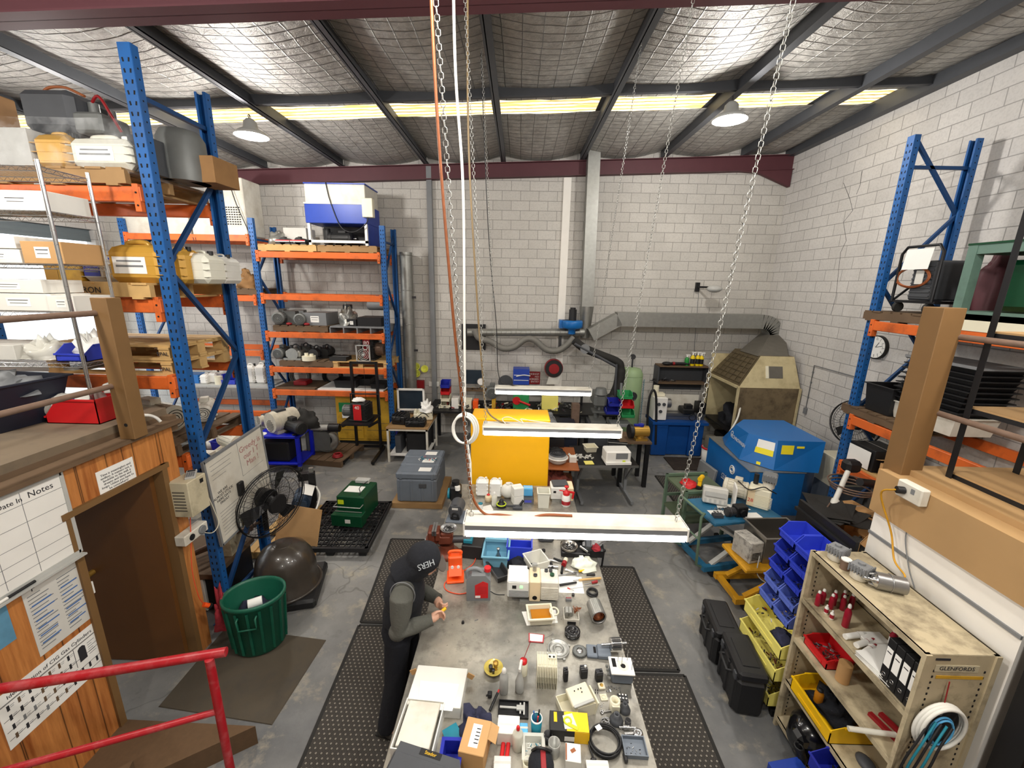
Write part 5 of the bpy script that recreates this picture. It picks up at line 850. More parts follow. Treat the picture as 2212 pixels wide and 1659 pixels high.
# floor mats
m_,N_,L_,p_=MATS['matting_holes'],MATS['matting_holes'].node_tree.nodes,MATS['matting_holes'].node_tree.links,MATS['matting_holes'].node_tree.nodes['Principled BSDF']
def holes():
    N,L=N_,L_; tc=[n for n in N if n.type=='TEX_COORD'][0]; s=N.new('ShaderNodeSeparateXYZ'); L.new(tc.outputs['Object'],s.inputs[0])
    def ma(op,a,b=None,c=None):
        n=N.new('ShaderNodeMath'); n.operation=op
        for i,q in enumerate((a,b,c)):
            if q is None: continue
            if isinstance(q,(int,float)): n.inputs[i].default_value=q
            else: L.new(q,n.inputs[i])
        return n.outputs[0]
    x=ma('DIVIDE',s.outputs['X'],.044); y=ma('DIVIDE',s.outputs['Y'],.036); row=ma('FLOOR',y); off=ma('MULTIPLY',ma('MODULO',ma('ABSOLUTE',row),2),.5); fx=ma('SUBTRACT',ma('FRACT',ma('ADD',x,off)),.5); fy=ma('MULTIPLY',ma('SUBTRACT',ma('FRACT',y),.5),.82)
    d=ma('SQRT',ma('ADD',ma('MULTIPLY',fx,fx),ma('MULTIPLY',fy,fy))); c=ramp(N,L,d,[(.15,S(128,122,112)),(.23,S(34,31,28)),(.38,S(62,57,51)),(.5,S(44,40,36))]); L.new(c,p_.inputs['Base Color']); bump(N,L,ramp(N,L,d,[(.2,0.0),(.3,1.0)]),p_,.6,.01)  # floor tone in the holes, dark shading painted round each one
holes()
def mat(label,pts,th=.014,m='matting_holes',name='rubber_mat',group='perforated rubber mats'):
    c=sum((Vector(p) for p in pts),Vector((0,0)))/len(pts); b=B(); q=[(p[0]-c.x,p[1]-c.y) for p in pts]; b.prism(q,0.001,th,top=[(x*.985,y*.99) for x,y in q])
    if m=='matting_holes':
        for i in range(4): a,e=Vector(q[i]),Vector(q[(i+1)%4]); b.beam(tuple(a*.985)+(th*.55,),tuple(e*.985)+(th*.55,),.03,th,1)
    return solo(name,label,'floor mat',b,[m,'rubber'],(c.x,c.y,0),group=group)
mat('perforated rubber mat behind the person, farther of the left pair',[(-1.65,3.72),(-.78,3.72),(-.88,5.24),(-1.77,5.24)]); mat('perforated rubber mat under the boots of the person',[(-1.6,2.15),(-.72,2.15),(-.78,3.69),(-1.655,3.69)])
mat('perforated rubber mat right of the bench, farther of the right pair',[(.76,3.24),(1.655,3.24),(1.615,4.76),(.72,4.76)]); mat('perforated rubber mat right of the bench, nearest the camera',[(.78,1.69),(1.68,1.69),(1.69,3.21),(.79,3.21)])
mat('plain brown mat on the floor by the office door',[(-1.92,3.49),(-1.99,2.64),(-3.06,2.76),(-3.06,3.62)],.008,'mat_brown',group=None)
# office wall boards and posters (wall face x=XL)
xf=XL+.001
t=thing('wall_whiteboard','ruled whiteboard with a notes column on the panelled office wall','whiteboard',(xf,2.1,2.05)); b=B(); b.bb(0,.015,-.5,.4,-.3,.295); ob('board',b,'white',t); b=B(); 
for y in(-.5,.4): b.bb(0,.02,y-.012,y+.012,-.31,.305)
for z in(-.3,.295): b.bb(0,.02,-.5,.4,z-.012,z+.012)
ob('frame',b,'grey_light',t); b=B(); 
for z in(.2,.08,-.04,-.14,-.22): b.bb(.0152,.0158,-.49,.39,z-.0015,z+.0015)
for y in(-.25,-.02,.16): b.bb(.0152,.0158,y-.0015,y+.0015,-.28,.28)
ob('ruled_lines',b,'ink_soft',t); lettering('heading','Notes',.058,'ink',t,(.0156,.27,.24),(PI/2,0,PI/2)); lettering('heading','Date Out, Date In',.045,'ink',t,(.0156,-.0,.235),(PI/2,0,PI/2)); lettering('entry','27/7/25\n1/10/25',.035,'ink',t,(.0156,-.07,.1),(PI/2,0,PI/2)); b=B(); b.bb(.0,.06,-.5,.4,-.325,-.312); ob('pen_tray',b,'grey_light',t)
for i,(y,mt) in enumerate(((2.12,'black'),(1.99,'white'),(1.86,'blue_deep'))): b=B(); b.cyl((-.0,-.06,0),(0,.06,0),.009,n=10); b.cyl((0,.06,0),(0,.075,0),.0095,n=10,mi=1); solo('marker_pen',('black','white','blue')[i]+' marker pen on the whiteboard pen tray','marker',b,[mt,'black'],(xf+.04,y,1.748))
def poster(name,label,y0,y1,z0,z1,mat_='paper'): t=thing(name,label,'poster',(xf,0,0)); b=B(); b.bb(0,.002,y0,y1,z0,z1); ob('sheet',b,mat_,t); return t
t=poster('quote_sheet','white sheet with an italic quote above the office door',2.725,3.022,2.03,2.237)
lettering('quote','Time is meaningless and\nendless. It matters not, a\nlandslide to the wall, a\ndreams and times and\nloops. Unless you have to\nbe somewhere!',.025,'ink',t,(.0028,2.875,2.135),(PI/2,0,PI/2),spacing=.95)
t=poster('document_poster','tall printed notice with blue lines under the ruled whiteboard',2.14,2.49,1.21,1.73,'paper_grey'); 
for i,(ya,yb) in enumerate(((2.16,2.31),(2.33,2.475))):
    paper_lines(t,ya,yb,1.24,1.66,16,'x',.0022,seed=i+3,h=.006); paper_lines(t,ya+.01,yb,1.26,1.6,6,'x',.0026,seed=i+7,mat='ink_blue',h=.009,minl=.7)
lettering('heading','F',.05,'ink',t,(.0028,2.2,1.685),(PI/2,0,PI/2))
t=poster('gas_cylinder_chart','printed chart of gas cylinders low on the panelled wall',1.88,2.485,.78,1.165); lettering('title','Identification of CIG Gas Cylinders',.036,'ink',t,(.0028,2.19,1.12),(PI/2,0,PI/2)); b=B(); [b.bb(.0022,.0028,1.89,2.475,z-.0015,z+.0015) for z in(1.09,1.085,.98,.9,.84)]; b.bb(.0022,.0028,2.31,2.313,.93,1.085); ob('rule',b,'ink',t)
b=B(); R=random.Random(4)
for r_ in range(4):
    for c_ in range(7):
        y=1.92+.058*c_; z=1.055-.07*r_; b.bb(.0022,.003,y,y+.014,z-.022,z+.016,R.randrange(3)); b.bb(.0022,.0028,y+.018,y+.04,z+.004,z+.007,2); b.bb(.0022,.0028,y+.018,y+.036,z-.008,z-.005,2)
for c_ in range(3): y=2.33+.05*c_; b.bb(.0022,.003,y,y+.014,.86,.9,0)
ob('cylinder_icons',b,['ink','timber_dark','ink_soft'],t); b=B(); b.prism([(2.335,.95),(2.385,.95),(2.385,1.05),(2.37,1.065),(2.35,1.065),(2.335,1.05)],.0022,.003,ax='x'); ob('large_cylinder',b,'ink',t); paper_lines(t,2.4,2.47,.95,1.06,6,'x',.0022,seed=9)
t=poster('blue_picture','blue watery picture hanging left of the printed notice',1.5,2.06,1.44,1.74,'pic_blue')
b=B(); b.bb(0,.012,0,.05,0,.1,bev=.004); o=solo('key_tag','small printed tag hanging in the open doorway','tag',b,['paper'],(XL-.06,2.53,1.33))
# power and control boxes at the end of the panel wall
t=thing('fluorescent_box','dusty beige control box at the end of the panelled wall','electrical box',(-2.99,3.39,1.53)); b=B(); b.bb(-.09,.09,-.11,.11,0,.34,bev=.006); ob('case',b,'cream_dirty',t); b=B(); [b.bb(-.06,.05,-.1115,-.11,.06+.03*i,.072+.03*i) for i in range(7)]; ob('vent',b,'dust',t); b=B(); b.bb(.09,.092,.03,.07,.27,.31); ob('window',b,'black',t)
t=thing('calculator','grey calculator lying on top of the beige control box','calculator',(-2.97,3.42,1.875),rad(30)); b=B(); b.box((0,0,.012),(.08,.14,.02),bev=.004,rx=.15); ob('body',b,'grey_light',t); b=B(); b.box((0,.045,.03),(.06,.025,.003),rx=.15); ob('display',b,'ink',t); b=B(); [b.box((-.024+.016*i,-.05+.02*j,.018+.003*j),(.011,.012,.006)) for i in range(4) for j in range(4)]; ob('key',b,'grey_mid',t)
t=thing('power_outlet','white double industrial power outlet below the beige box','power outlet',(-3.02,3.37,1.31)); b=B(); b.bb(-.05,.05,-.14,.14,-.05,.05,bev=.008); ob('case',b,'white_dirty',t); b=B(); b.lathe([(.02,.05),(.042,.05),(.042,.062),(.034,.066)],(0,.06,0),n=24,ax='x'); b.lathe([(.001,.05),(.03,.05),(.03,.055)],(0,-.06,0),n=18,ax='x',mi=1); ob('socket',b,['grey_mid','slot_black'],t)
cable('pendant_lead','thin orange cord hanging from the outlet down the panelled wall',[xp(410,1085,-2.99),xp(412,1150,-2.98),xp(415,1230,-2.98),xp(428,1285,-2.97),xp(440,1305,-2.97)],.004,'orange_cable'); t=thing('trailing_plug','orange plug and socket hanging on a cord','plug',xp(440,1306,-2.96)); b=B(); b.cyl((0,0,0),(.03,.04,-.05),.022,n=14); ob('socket',b,'orange',t); b=B(); b.cyl((.022,.03,-.036),(.032,.042,-.052),.026,n=14); ob('ring',b,'black',t)
cable('power_lead','cream power lead looping in front of the rack whiteboard',[xp(446,1065,-2.98),xp(462,1100,-2.97),xp(472,1130,-2.97),xp(460,1150,-2.97),xp(435,1150,-2.97)],.004,'cream')
t=thing('rack_whiteboard','tilted whiteboard with handwriting fixed to the end of the blue rack','whiteboard',(-3.03,4.12,1.46),rx=rad(4)); b=B(); b.bb(0,.02,-.46,.46,-.48,.47); ob('board',b,'white_dirty',t); b=B(); 
for y in(-.46,.46): b.bb(-.002,.026,y-.012,y+.012,-.49,.48)
for z in(-.48,.47): b.bb(-.002,.026,-.46,.46,z-.012,z+.012)
ob('frame',b,'grey_mid',t); lettering('handwriting','Greedy is\nour I T\nMan !',.095,'ink_red',t,(.0215,.22,.25),(PI/2,0,PI/2)); b=B(); b.bb(.0205,.0212,.02,.024,.05,.46); b.bb(.0205,.0212,.02,.4,.05,.053); ob('drawn_box',b,'ink_soft',t); lettering('handwriting','WE ARE\nALMOST STUCK\nHERE DAYS\nFRIDAY',.04,'ink',t,(.0215,-.3,.02),(PI/2,0,PI/2)); paper_lines(t,-.4,.1,-.42,-.12,8,'x',.0206,seed=12,h=.004); paper_lines(t,-.4,-.05,.22,.42,4,'x',.0206,seed=13,h=.004); lettering('handwriting','Labels\nordered',.035,'ink_soft',t,(.0215,.3,-.1),(PI/2,0,PI/2))
b=B(); b.bb(.02,.06,-.04,.04,-.09,.07,bev=.01); solo('board_eraser','black eraser stuck on the rack whiteboard','eraser',b,'black',(-3.03,4.05,1.42))
# bin, dome, fan
t=thing('rubbish_bin','round dark green plastic rubbish bin full of scraps','bin',(-2.57,3.44,0.012),rad(15)); b=B(); prof=[(.2,0),(.215,.02),(.25,.55),(.265,.56),(.265,.6),(.25,.6),(.24,.57),(.195,.03),(.0005,.03)]; b.at(sc=(1.08,.9,1)); b.lathe(prof,n=36); 
for i in range(16): a=2*PI*i/16; b.beam((math.cos(a)*.222,math.sin(a)*.222,.04),(math.cos(a)*.252,math.sin(a)*.252,.53),.02,.012)
ob('body',b,'green_bin',t); 
for s in(-1,1): b=B(); b.tube([(s*.06-.01,-.235,.52),(s*.06-.01,-.262,.5),(s*.06-.01,-.255,.4)],.01,6); 
b=B(); b.tube([(-.08,-.225,.5),(-.08,-.262,.5),(-.08,-.25,.38),(.08,-.25,.38),(.08,-.262,.5),(.08,-.225,.5)],.01,6); ob('handle',b,'green_bin',t)
blob('rubbish','mixed scraps heaped inside the green bin','rubbish',(-2.57,3.44,.36),(.2,.17,.1),'navy_rag',seed=40,amp=.5,kind='stuff'); b=B(); b.cyl((-.06,0,0),(.06,.02,.0),.045,n=16); b.cyl((-.062,0,0),(-.065,0,0),.03,n=14,mi=1); solo('paper_roll','white roll lying on the scraps in the green bin','roll',b,['paper','slot_black'],(-2.56,3.42,.5),.4); blob('red_rag','red and white rag hanging over the rim of the green bin','rag',(-2.86,3.36,.25),(.06,.06,.38),'cloth_red',seed=41,amp=.6)
t=thing('fibreglass_dome','dark brown glossy dome cover on a square base','dome cover',(-2.68,4.16,.0),rad(14)); b=B(); b.lathe([(.36,.12),(.36,.15),(.335,.17),(.33,.34),(.3,.48),(.24,.58),(.15,.64),(.06,.665),(.0005,.67)],n=40,cap=False); b.torus((0,0,.13),.37,.018,n=40,m=6); b.torus((0,0,.652),.1,.006,n=24,m=5); ob('dome',b,'dome_brown',t); b=B(); b.box((0,0,.06),(.76,.72,.12),bev=.03); ob('base',b,'black',t)
fc=yp(588,1083,4.3); t=thing('rack_fan','large black caged fan in front of the rack whiteboard','fan',(fc.x,fc.y,0))
def fan_head(t,c,ax,R,mat='black_metal',blades=3,depth=.1,rings=9,spokes=40):
    ax=Vector(ax).normalized(); u=ax.orthogonal().normalized(); w=ax.cross(u); c=Vector(c); P=lambda r,a,d: c+ax*d+(u*math.cos(a)+w*math.sin(a))*r
    b=B()
    for rr,dd,th in((R,0,.009),(R,.03,.005),(R*.97,-.04,.004),(R*.75,depth*.7,.003),(R*.5,depth,.003),(R*.28,depth*1.1,.003),(R*.7,-depth*.7,.003),(R*.4,-depth,.003)): b.tube([P(rr,2*PI*i/40,dd) for i in range(40)],th,5,closed=True)
    for i in range(spokes):
        a=2*PI*i/spokes; b.tube([P(R*.25,a+.25,depth*1.1),P(R*.6,a+.12,depth*.92),P(R,a,.02)],.0018,4,cap=False); b.tube([P(R*.3,a-.2,-depth*1.0),P(R*.65,a-.1,-depth*.75),P(R,a,-.02)],.0018,4,cap=False)
    ob('cage',b,mat,t); b=B(); b.cyl(P(0,0,depth*.85),P(0,0,depth*1.12),R*.28,R*.25,20); b.cyl(P(0,0,-.02),P(0,0,.06),R*.16,n=16); ob('hub',b,'black',t)
    for k_ in range(blades):
        b=B(); a=2*PI*k_/blades+.5; vs=[]
        for j in range(5):
            r=R*(.14+.74*j/4); w_=.32+.22*math.sin(j/4*PI*.8); vs+=[P(r,a-w_*.5,-.03),P(r,a+w_*.5,.03)]
        vs2=[v+ax*.004 for v in vs]; n=len(vs); b.add(vs+vs2,[(2*j,2*j+1,2*j+3,2*j+2) for j in range(4)]+[(n+2*j,n+2*j+2,n+2*j+3,n+2*j+1) for j in range(4)]+[(0,2,n+2,n),(2,4,n+4,n+2),(4,6,n+6,n+4),(6,8,n+8,n+6),(1,n+1,n+3,3),(3,n+3,n+5,5),(5,n+5,n+7,7),(7,n+7,n+9,9)]); ob('blade',b,mat,t)
    b=B(); b.cyl(P(0,0,-depth*.6),P(0,0,-depth*2.6),R*.3,R*.22,20); b.ell(tuple(P(0,0,-depth*2.6)),(R*.23,)*3,16,8); ob('motor',b,'black',t); return P(0,0,-depth*1.6)
hp=fan_head(t,(0,0,fc.z),(.9,-.36,-.12),.42); b=B(); b.cyl(tuple(hp),(hp.x-.02,hp.y+.02,hp.z-.45),.03,n=12); b.cyl((hp.x-.02,hp.y+.02,hp.z-.42),(-3.07-fc.x,4.5-fc.y,hp.z-.42),.025,n=10); ob('support_arm',b,'black_metal',t)
b=B(); b.box((0,0,.3),(.66,.012,.6),rx=-.35); solo('cardboard_sheet','brown cardboard sheet leaning behind the pedestal fan','cardboard',b,'card',(-2.95,4.95,0.02),rad(-12))
# plastic pallet with green machine, timber pallet with blue pump
def grid_pallet(label,loc,w,d,rz,h=.15):
    t=thing('plastic_pallet',label,'pallet',loc,rz); b=B(); n=13
    for i in range(n+1): x=-w/2+w*i/n; b.box((x,0,h-.012),(.012,d,.024))
    for j in range(n+1): y=-d/2+d*j/n; b.box((0,y,h-.014),(w,.012,.02))
    for s in(-1,1): b.box((s*w/2,0,h-.03),(.05,d+.04,.06)); b.box((0,s*d/2,h-.03),(w+.04,.05,.06))
    for i in range(3):
        for j in range(3):
            cx,cy=(i-1)*w/3,(j-1)*d/3
            for a in range(4): b.beam((cx-.15*math.cos(a*PI/4),cy-.15*math.sin(a*PI/4),h-.012),(cx+.15*math.cos(a*PI/4),cy+.15*math.sin(a*PI/4),h-.012),.01,.02)
    ob('grid_deck',b,'black',t)
    for i in(-1,0,1):
        for j in(-1,0,1): b=B(); b.prism([(-.06,-.06),(.06,-.06),(.06,.06),(-.06,.06)],h-.06,0,top=[(-.045,-.045),(.045,-.045),(.045,.045),(-.045,.045)]); f=ob('foot',b,'black',t); f.location=(i*(w/2-.07),j*(d/2-.07),0)
    return t
grid_pallet('black plastic grid pallet under the green machine',(-2.5,5.4,.0),1.02,1.19,rad(2))
t=thing('green_machine','dark green control machine with document on top','machine',(-2.4,5.55,.15),rad(-4)); b=B(); b.box((0,.12,.21),(.42,.5,.4),bev=.012); b.box((0,-.2,.1),(.46,.16,.18),bev=.006); ob('cabinet',b,'green_mach',t); b=B(); b.bb(-.2,.2,-.2,-.19,.2,.21); b.tube([(-.2,-.14,.3),(-.2,-.24,.3),(.2,-.24,.3),(.2,-.14,.3)],.008,8); ob('rail',b,'zinc',t); b=B(); b.box((-.03,.1,.412),(.26,.18,.003)); ob('document',b,'paper',t); b=B(); b.box((.0,.33,.44),(.22,.1,.06),bev=.01); ob('control_head',b,'grey_light',t); b=B(); b.box((-.14,-.1355,.32),(.09,.003,.07)); ob('warning_label',b,'lime',t); b=B(); b.box((.02,-.282,.1),(.08,.003,.06)); ob('plate',b,'paper_grey',t); b=B(); b.tube(spl([(.1,.3,.46),(.05,.1,.44),(.12,-.05,.43),(.04,-.13,.3)],5),.006,6); ob('cable',b,'black',t)
t=thing('timber_pallet','pale timber pallet carrying the blue pump unit','pallet',(-3.28,5.3,0),rad(2),'timber pallets'); b=B(); [b.box((x,0,.12),(.1,1.2,.02)) for x in(-.22,-.02,.24)]; ob('deck',b,'pine',t); [ob('bearer',B().box((0,y,.06),(.6,.09,.1)),'pine',t) for y in(-.53,0,.53)]
t=thing('blue_pump_unit','blue pump with black valve block on the pale timber pallet','pump',(-3.24,5.6,.13),rad(20)); b=B(); b.box((0,-.1,.04),(.36,.7,.08),bev=.01); ob('base',b,'black_metal',t); b=B(); b.cyl((0,-.02,.2),(0,.3,.2),.13,n=22); b.cyl((0,-.1,.2),(0,-.02,.2),.09,n=20); b.ell((0,.05,.27),(.1,.14,.1)); ob('body',b,'teal_dark',t); b=B(); b.box((.14,.28,.32),(.1,.1,.5),bev=.01); b.cyl((.14,.28,.57),(.14,.28,.64),.035,n=14,mi=1); b.box((.03,.3,.5),(.16,.1,.12)); ob('valve_block',b,['black','zinc'],t); b=B(); b.box((.1,.1,.36),(.16,.22,.004),rx=.3,ry=.4); ob('document',b,'paper',t); b=B(); b.tube(spl([(.2,.2,.35),(.26,.05,.25),(.2,-.2,.12),(.1,-.3,.1)],5),.014,8); ob('hose',b,'pvc',t); b=B(); b.box((-.02,-.3,.1),(.22,.2,.02),rx=.1); ob('tray',b,'cream',t)
# things low in the rack
for i,(u,v,w,h,mt,y,nm) in enumerate(((515,1190,.22,.26,'cream_dirty',4.25,'dusty cream instrument low in the rack behind the fan'),(490,1290,.3,.2,'grey_dark',4.1,'dark grey box on the floor under the rack whiteboard'),(455,1240,.2,.4,'white_dirty',3.95,'tall dusty white case standing low in the rack'))):
    p=yp(u,v,y); carton(nm,(p.x-.1,y,0.02 if i!=0 else .5),(w,.3,h),rad(6),mt,name='instrument_case')
b=B(); b.bb(-4.4,-3.25,3.8,4.5,.44,.5); solo('rack_shelf_board','dark board low in the left rack','shelf board',b,'timber_dark',(0,0,0)); [None]
b=B(); b.bb(-4.5,-3.3,3.85,4.5,0.0,.44,bev=.02); solo('machine_block','dark machine block on the floor under the left rack','machine',b,'black_metal')
b=B(); [b.cyl((-3.9+.1*i,3.75,.55+.05*i),(-3.3+.05*i,4.5,.56+.05*i),.02,n=8) for i in range(4)]; solo('pipe_bundle','bundle of dark steel rods low in the left rack','rods',b,'pipe_rust',kind='stuff')
# rack level contents
z1=1.95; pallet('dark worn pallet under the beige motor in the left rack',(-3.78,4.12,z1),1.1,1.0,mat='timber_dark'); motor('beige electric motor with terminal box in the left rack',(-3.75,4.0,z1+.14),.14,.56,rad(165),'motor_beige')
EP=[]
for i in range(2): EP.append(euro(('lower','upper')[i]+' pale pallet of the empty stack in the left rack',(-3.82,4.12,2.74+.145*i),1.2,.8,0))
for i in range(2): lettering('stamp','EPAL',.05,'ink',EP[i],(.53,-.402,.062),(PI/2,0,0))
b=B(); [b.box((.02*i,0,.01+.012*i),(1.6-.05*i,.78,.01)) for i in range(4)]; solo('sheet_stack','stack of grey flat sheets left of the empty pallets','sheets',b,'grey_light',(-5.0,4.15,2.74),kind=None)
z3=3.45; pallet('stencilled pallet under the gold and white cans in the left rack',(-3.8,4.1,z3),1.16,.95,mat='pine',stencil='AMERON')
boxat(jerrycan,'large gold can with white label nearest the timber post',235,352,520,3.68,z3+.14,.3,0,'gold_can','black',sticker='paper'); boxat(jerrycan,'gold can half hidden behind the blue rack post',350,402,530,3.85,z3+.14,.3,0,'gold_can','black'); boxat(jerrycan,'white can with black cap right of the gold cans',395,452,540,3.95,z3+.14,.28,0,'natural_can','black'); boxat(jerrycan,'greyish half empty can at the right end of the can row',446,488,548,4.2,z3+.14,.28,0,'paper_grey','black')
boxat(carton,'yellow and blue printed box behind the wire shelf',128,178,560,4.0,z3+.14,.25,0,'yellow_old'); boxat(carton,'dark yellow box on the rack left of the printed box',100,130,555,4.0,z3+.14,.25,0,'gold_can'); boxat(jerrycan,'silver grey can with blue label behind the wire shelf',178,235,555,4.0,z3+.14,.25,0,'paper_grey','blue_deep',sticker='blue_deep')
pallet('second pallet behind the chrome wire shelf',(-5.0,4.1,z3),1.15,.95,mat='timber_mid')
z4=4.375; pallet('pallet under the stretch wrapped load on top of the left rack',(-3.85,4.12,z4),1.16,.95,mat='timber_mid'); zt=z4+.14
boxat(jerrycan,'wrapped white can with printed label on top of the left rack',152,285,285,3.72,zt,.3,0,'natural_can','white',sticker='paper'); boxat(jerrycan,'wrapped gold can left of the wrapped white can',76,153,275,3.75,zt,.3,0,'gold_can','black'); boxat(carton,'dark wrapped box right of the wrapped white can',287,322,290,3.8,zt,.3,0,'grey_dark'); boxat(carton,'grey wrapped bundle at the top left of the rack',2,74,275,3.75,zt,.3,0,'grey_light')
x,w_,h_=S4(322,412,262,4.0,zt); t=thing('wrapped_drum','tall grey plastic wrapped drum on top of the left rack','drum',(x,4.2,zt)); b=B(); b.lathe([(w_*.5,0),(w_*.52,.1),(w_*.5,h_*.8),(w_*.4,h_*.95),(w_*.2,h_),(.0005,h_)],n=28); ob('drum',b,'motor_grey',t)
boxat(carton,'brown wrapped carton at the right end of the top load',408,466,335,4.15,zt,.35,0,'crate')
t=thing('timber_crate','brown timber crate at the top left edge of the rack','crate',(-5.35,4.1,z4)); b=B(); b.box((0,0,.45),(.85,.7,.9),bev=.01); [b.box((0,-.36,.1+.35*i),(.87,.02,.09)) for i in range(3)]; ob('box',b,'crate',t)
x,w_,h_=S4(70,182,190,4.0,zt+.36); t=thing('grey_tank','dark grey moulded tank lying above the wrapped cans','tank',(x,4.12,zt+.345)); b=B(); b.box((0,0,h_*.48),(w_,.4,h_*.96),bev=.05); ob('body',b,'grey_dark',t); b=B(); b.tube(spl([(-w_*.45,0,.05),(-w_*.4,0,h_*1.05),(0,0,h_*1.2),(w_*.4,0,h_)],6),.012,8); ob('hose',b,'cable_brown',t)
x,w_,h_=S4(185,245,215,4.05,zt+.36); t=thing('small_engine','dark engine unit with red hoses above the wrapped cans','engine',(x,4.1,zt+.345)); b=B(); b.box((0,0,h_*.3),(w_,.3,h_*.6),bev=.02); b.cyl((-.05,0,h_*.5),(-.05,0,h_),.04); b.cyl((.06,.05,h_*.5),(.06,.05,h_*.85),.03); ob('block',b,'motor_grey',t); b=B(); b.tube(spl([(-.1,0,h_*.8),(.05,-.05,h_*1.15),(.14,-.05,h_*.6),(.16,0,.05)],6),.012,8); ob('hose',b,'red_dark',t)
def wrap(label,x0,x1,y0,y1,z0,z1):
    b=B(); R=random.Random(5); n=10; q=[]
    ring=lambda z,k: [(x0+k*.02+(x1-x0-.04*k)*i/n,y0+R.uniform(-.01,.01),z) for i in range(n)]+[(x1-k*.02,y0+(y1-y0)*i/n,z) for i in range(n)]+[(x1-(x1-x0)*i/n,y1,z) for i in range(n)]+[(x0+k*.02,y1-(y1-y0)*i/n,z) for i in range(n)]
    m=8; vs=[]; [vs.extend(ring(z0+(z1-z0)*j/m,j/m)) for j in range(m+1)]; N=4*n
    b.add(vs,[(j*N+k_,j*N+(k_+1)%N,(j+1)*N+(k_+1)%N,(j+1)*N+k_) for j in range(m) for k_ in range(N)],0,True); return solo('stretch_wrap',label,'plastic wrap',b,'stretch_wrap')
wrap('clear stretch wrap around the lower cans on the top of the left rack',-4.5,-3.24,3.685,4.5,z4+.1,zt+.37)
# chrome wire shelf on the mezzanine with cartons
t=thing('wire_shelf','chrome wire shelving unit on the left mezzanine','shelving',(-3.4,3.12,2.5),rad(2)); WX,WY=1.25,.36
for x in(0,-WX):
    for y in(0,WY): b=B(); b.cyl((x,y,0),(x,y,1.93),.0135,n=10); [b.torus((x,y,.06+.1*i),.0138,.0015,n=10,m=4) for i in range(18)]; ob('post',b,'chrome',t)
for z in(.47,.865,1.22,1.59,1.885):
    b=B()
    for y in(0,WY):
        for dz in(0,-.03): b.cyl((0,y,z+dz),(-WX,y,z+dz),.0035,n=6)
        b.tube([(-WX*i/40,y,z-.03*(i%2)) for i in range(41)],.002,4)
    for x in(0,-WX):
        for dz in(0,-.03): b.cyl((x,0,z+dz),(x,WY,z+dz),.0035,n=6)
        b.tube([(x,WY*i/12,z-.03*(i%2)) for i in range(13)],.002,4)
    for i in range(1,36): b.cyl((-WX*i/36,0,z+.003),(-WX*i/36,WY,z+.003),.0018,n=4)
    ob('shelf',b,'chrome',t)
WS=2.5; cl='white cartons on the wire shelf'
def wc(label,x0,w,z,h,d=.32,mat='card_white',rz=0,**k): return carton(label,(-3.4+x0,3.16+d/2,WS+z+.005),(w,d,h),rz+rad(2),mat,sticker=(.0,),group=cl if mat=='card_white' else None,**k)
wc('white carton with printed arrows on the upper wire shelf',-.28,.46,1.59,.14); wc('white carton at the left end of the upper wire shelf',-.85,.5,1.59,.16); b=B(); 
wc('brown open carton on the middle wire shelf',-.17,.3,1.22,.16,mat='card'); wc('lower white carton of the pair on the middle wire shelf',-.52,.34,1.22,.1); wc('upper white carton of the pair on the middle wire shelf',-.55,.36,1.325,.09); wc('long white carton at the left of the middle wire shelf',-.98,.4,1.22,.2)
wc('lower white carton stacked on the third wire shelf',-.45,.5,.865,.13); wc('second white carton stacked on the third wire shelf',-.5,.5,1.0,.1); wc('grey lined carton beside the stack on the third wire shelf',-.95,.34,.865,.18,mat='paper_grey'); wc('small white carton at the right of the third wire shelf',-.12,.2,.865,.12)
wc('clear bagged carton on the low wire shelf',-.85,.5,.47,.12,mat='paper_grey'); blob('plastic_bag','clear crumpled plastic bag left of the blue bin on the low wire shelf','bag',(-3.85,3.28,WS+.48),(.18,.12,.14),'clear_plastic',seed=50,amp=.5)
picking_bin('blue parts bin holding a white bag on the low wire shelf',(-3.53,3.3,WS+.478),.24,.3,.13,rad(0),'blue_bin'); blob('white_bag','white plastic bag stuffed in the blue bin on the wire shelf','bag',(-3.53,3.32,WS+.5),(.09,.1,.16),'paper',seed=51,amp=.6)
# mezzanine deck items
picking_bin('large red picking bin on the mezzanine deck',(-3.5,3.2,2.502),.34,.42,.2,rad(-90),'red',lip=.3); t=thing('wrapped_roll','grey white wrapped cloth roll lying in the red bin','roll',(-3.62,3.16,2.6),rad(8)); b=B(); b.cyl((-.24,0,0),(.2,0,.04),.09,n=18); [b.torus((-.2+.13*i,0,.004+.012*i),.092,.008,'x',18,5) for i in range(3)]; ob('roll',b,'paper_grey',t); b=B(); b.torus((.08,0,.03),.094,.008,'x',18,5); ob('blue_band',b,'blue_deep',t)
t=tubx('large black oval tub at the left of the mezzanine deck',(-4.05,3.0,2.502),.75,.5,.36,rad(-5),'navy_tub','tub','large_tub',.75,.02); blob('tub_scrap','grey scrap parts heaped in the black tub','scrap',(-4.05,3.0,2.75),(.3,.2,.14),'grey_mid',seed=52,amp=.6,kind='stuff'); b=B(); b.box((0,0,.04),(.12,.1,.08),bev=.008); solo('grey_block','small grey white block at the back of the red bin','block',b,'paper_grey',(-3.36,3.28,2.7),.4)
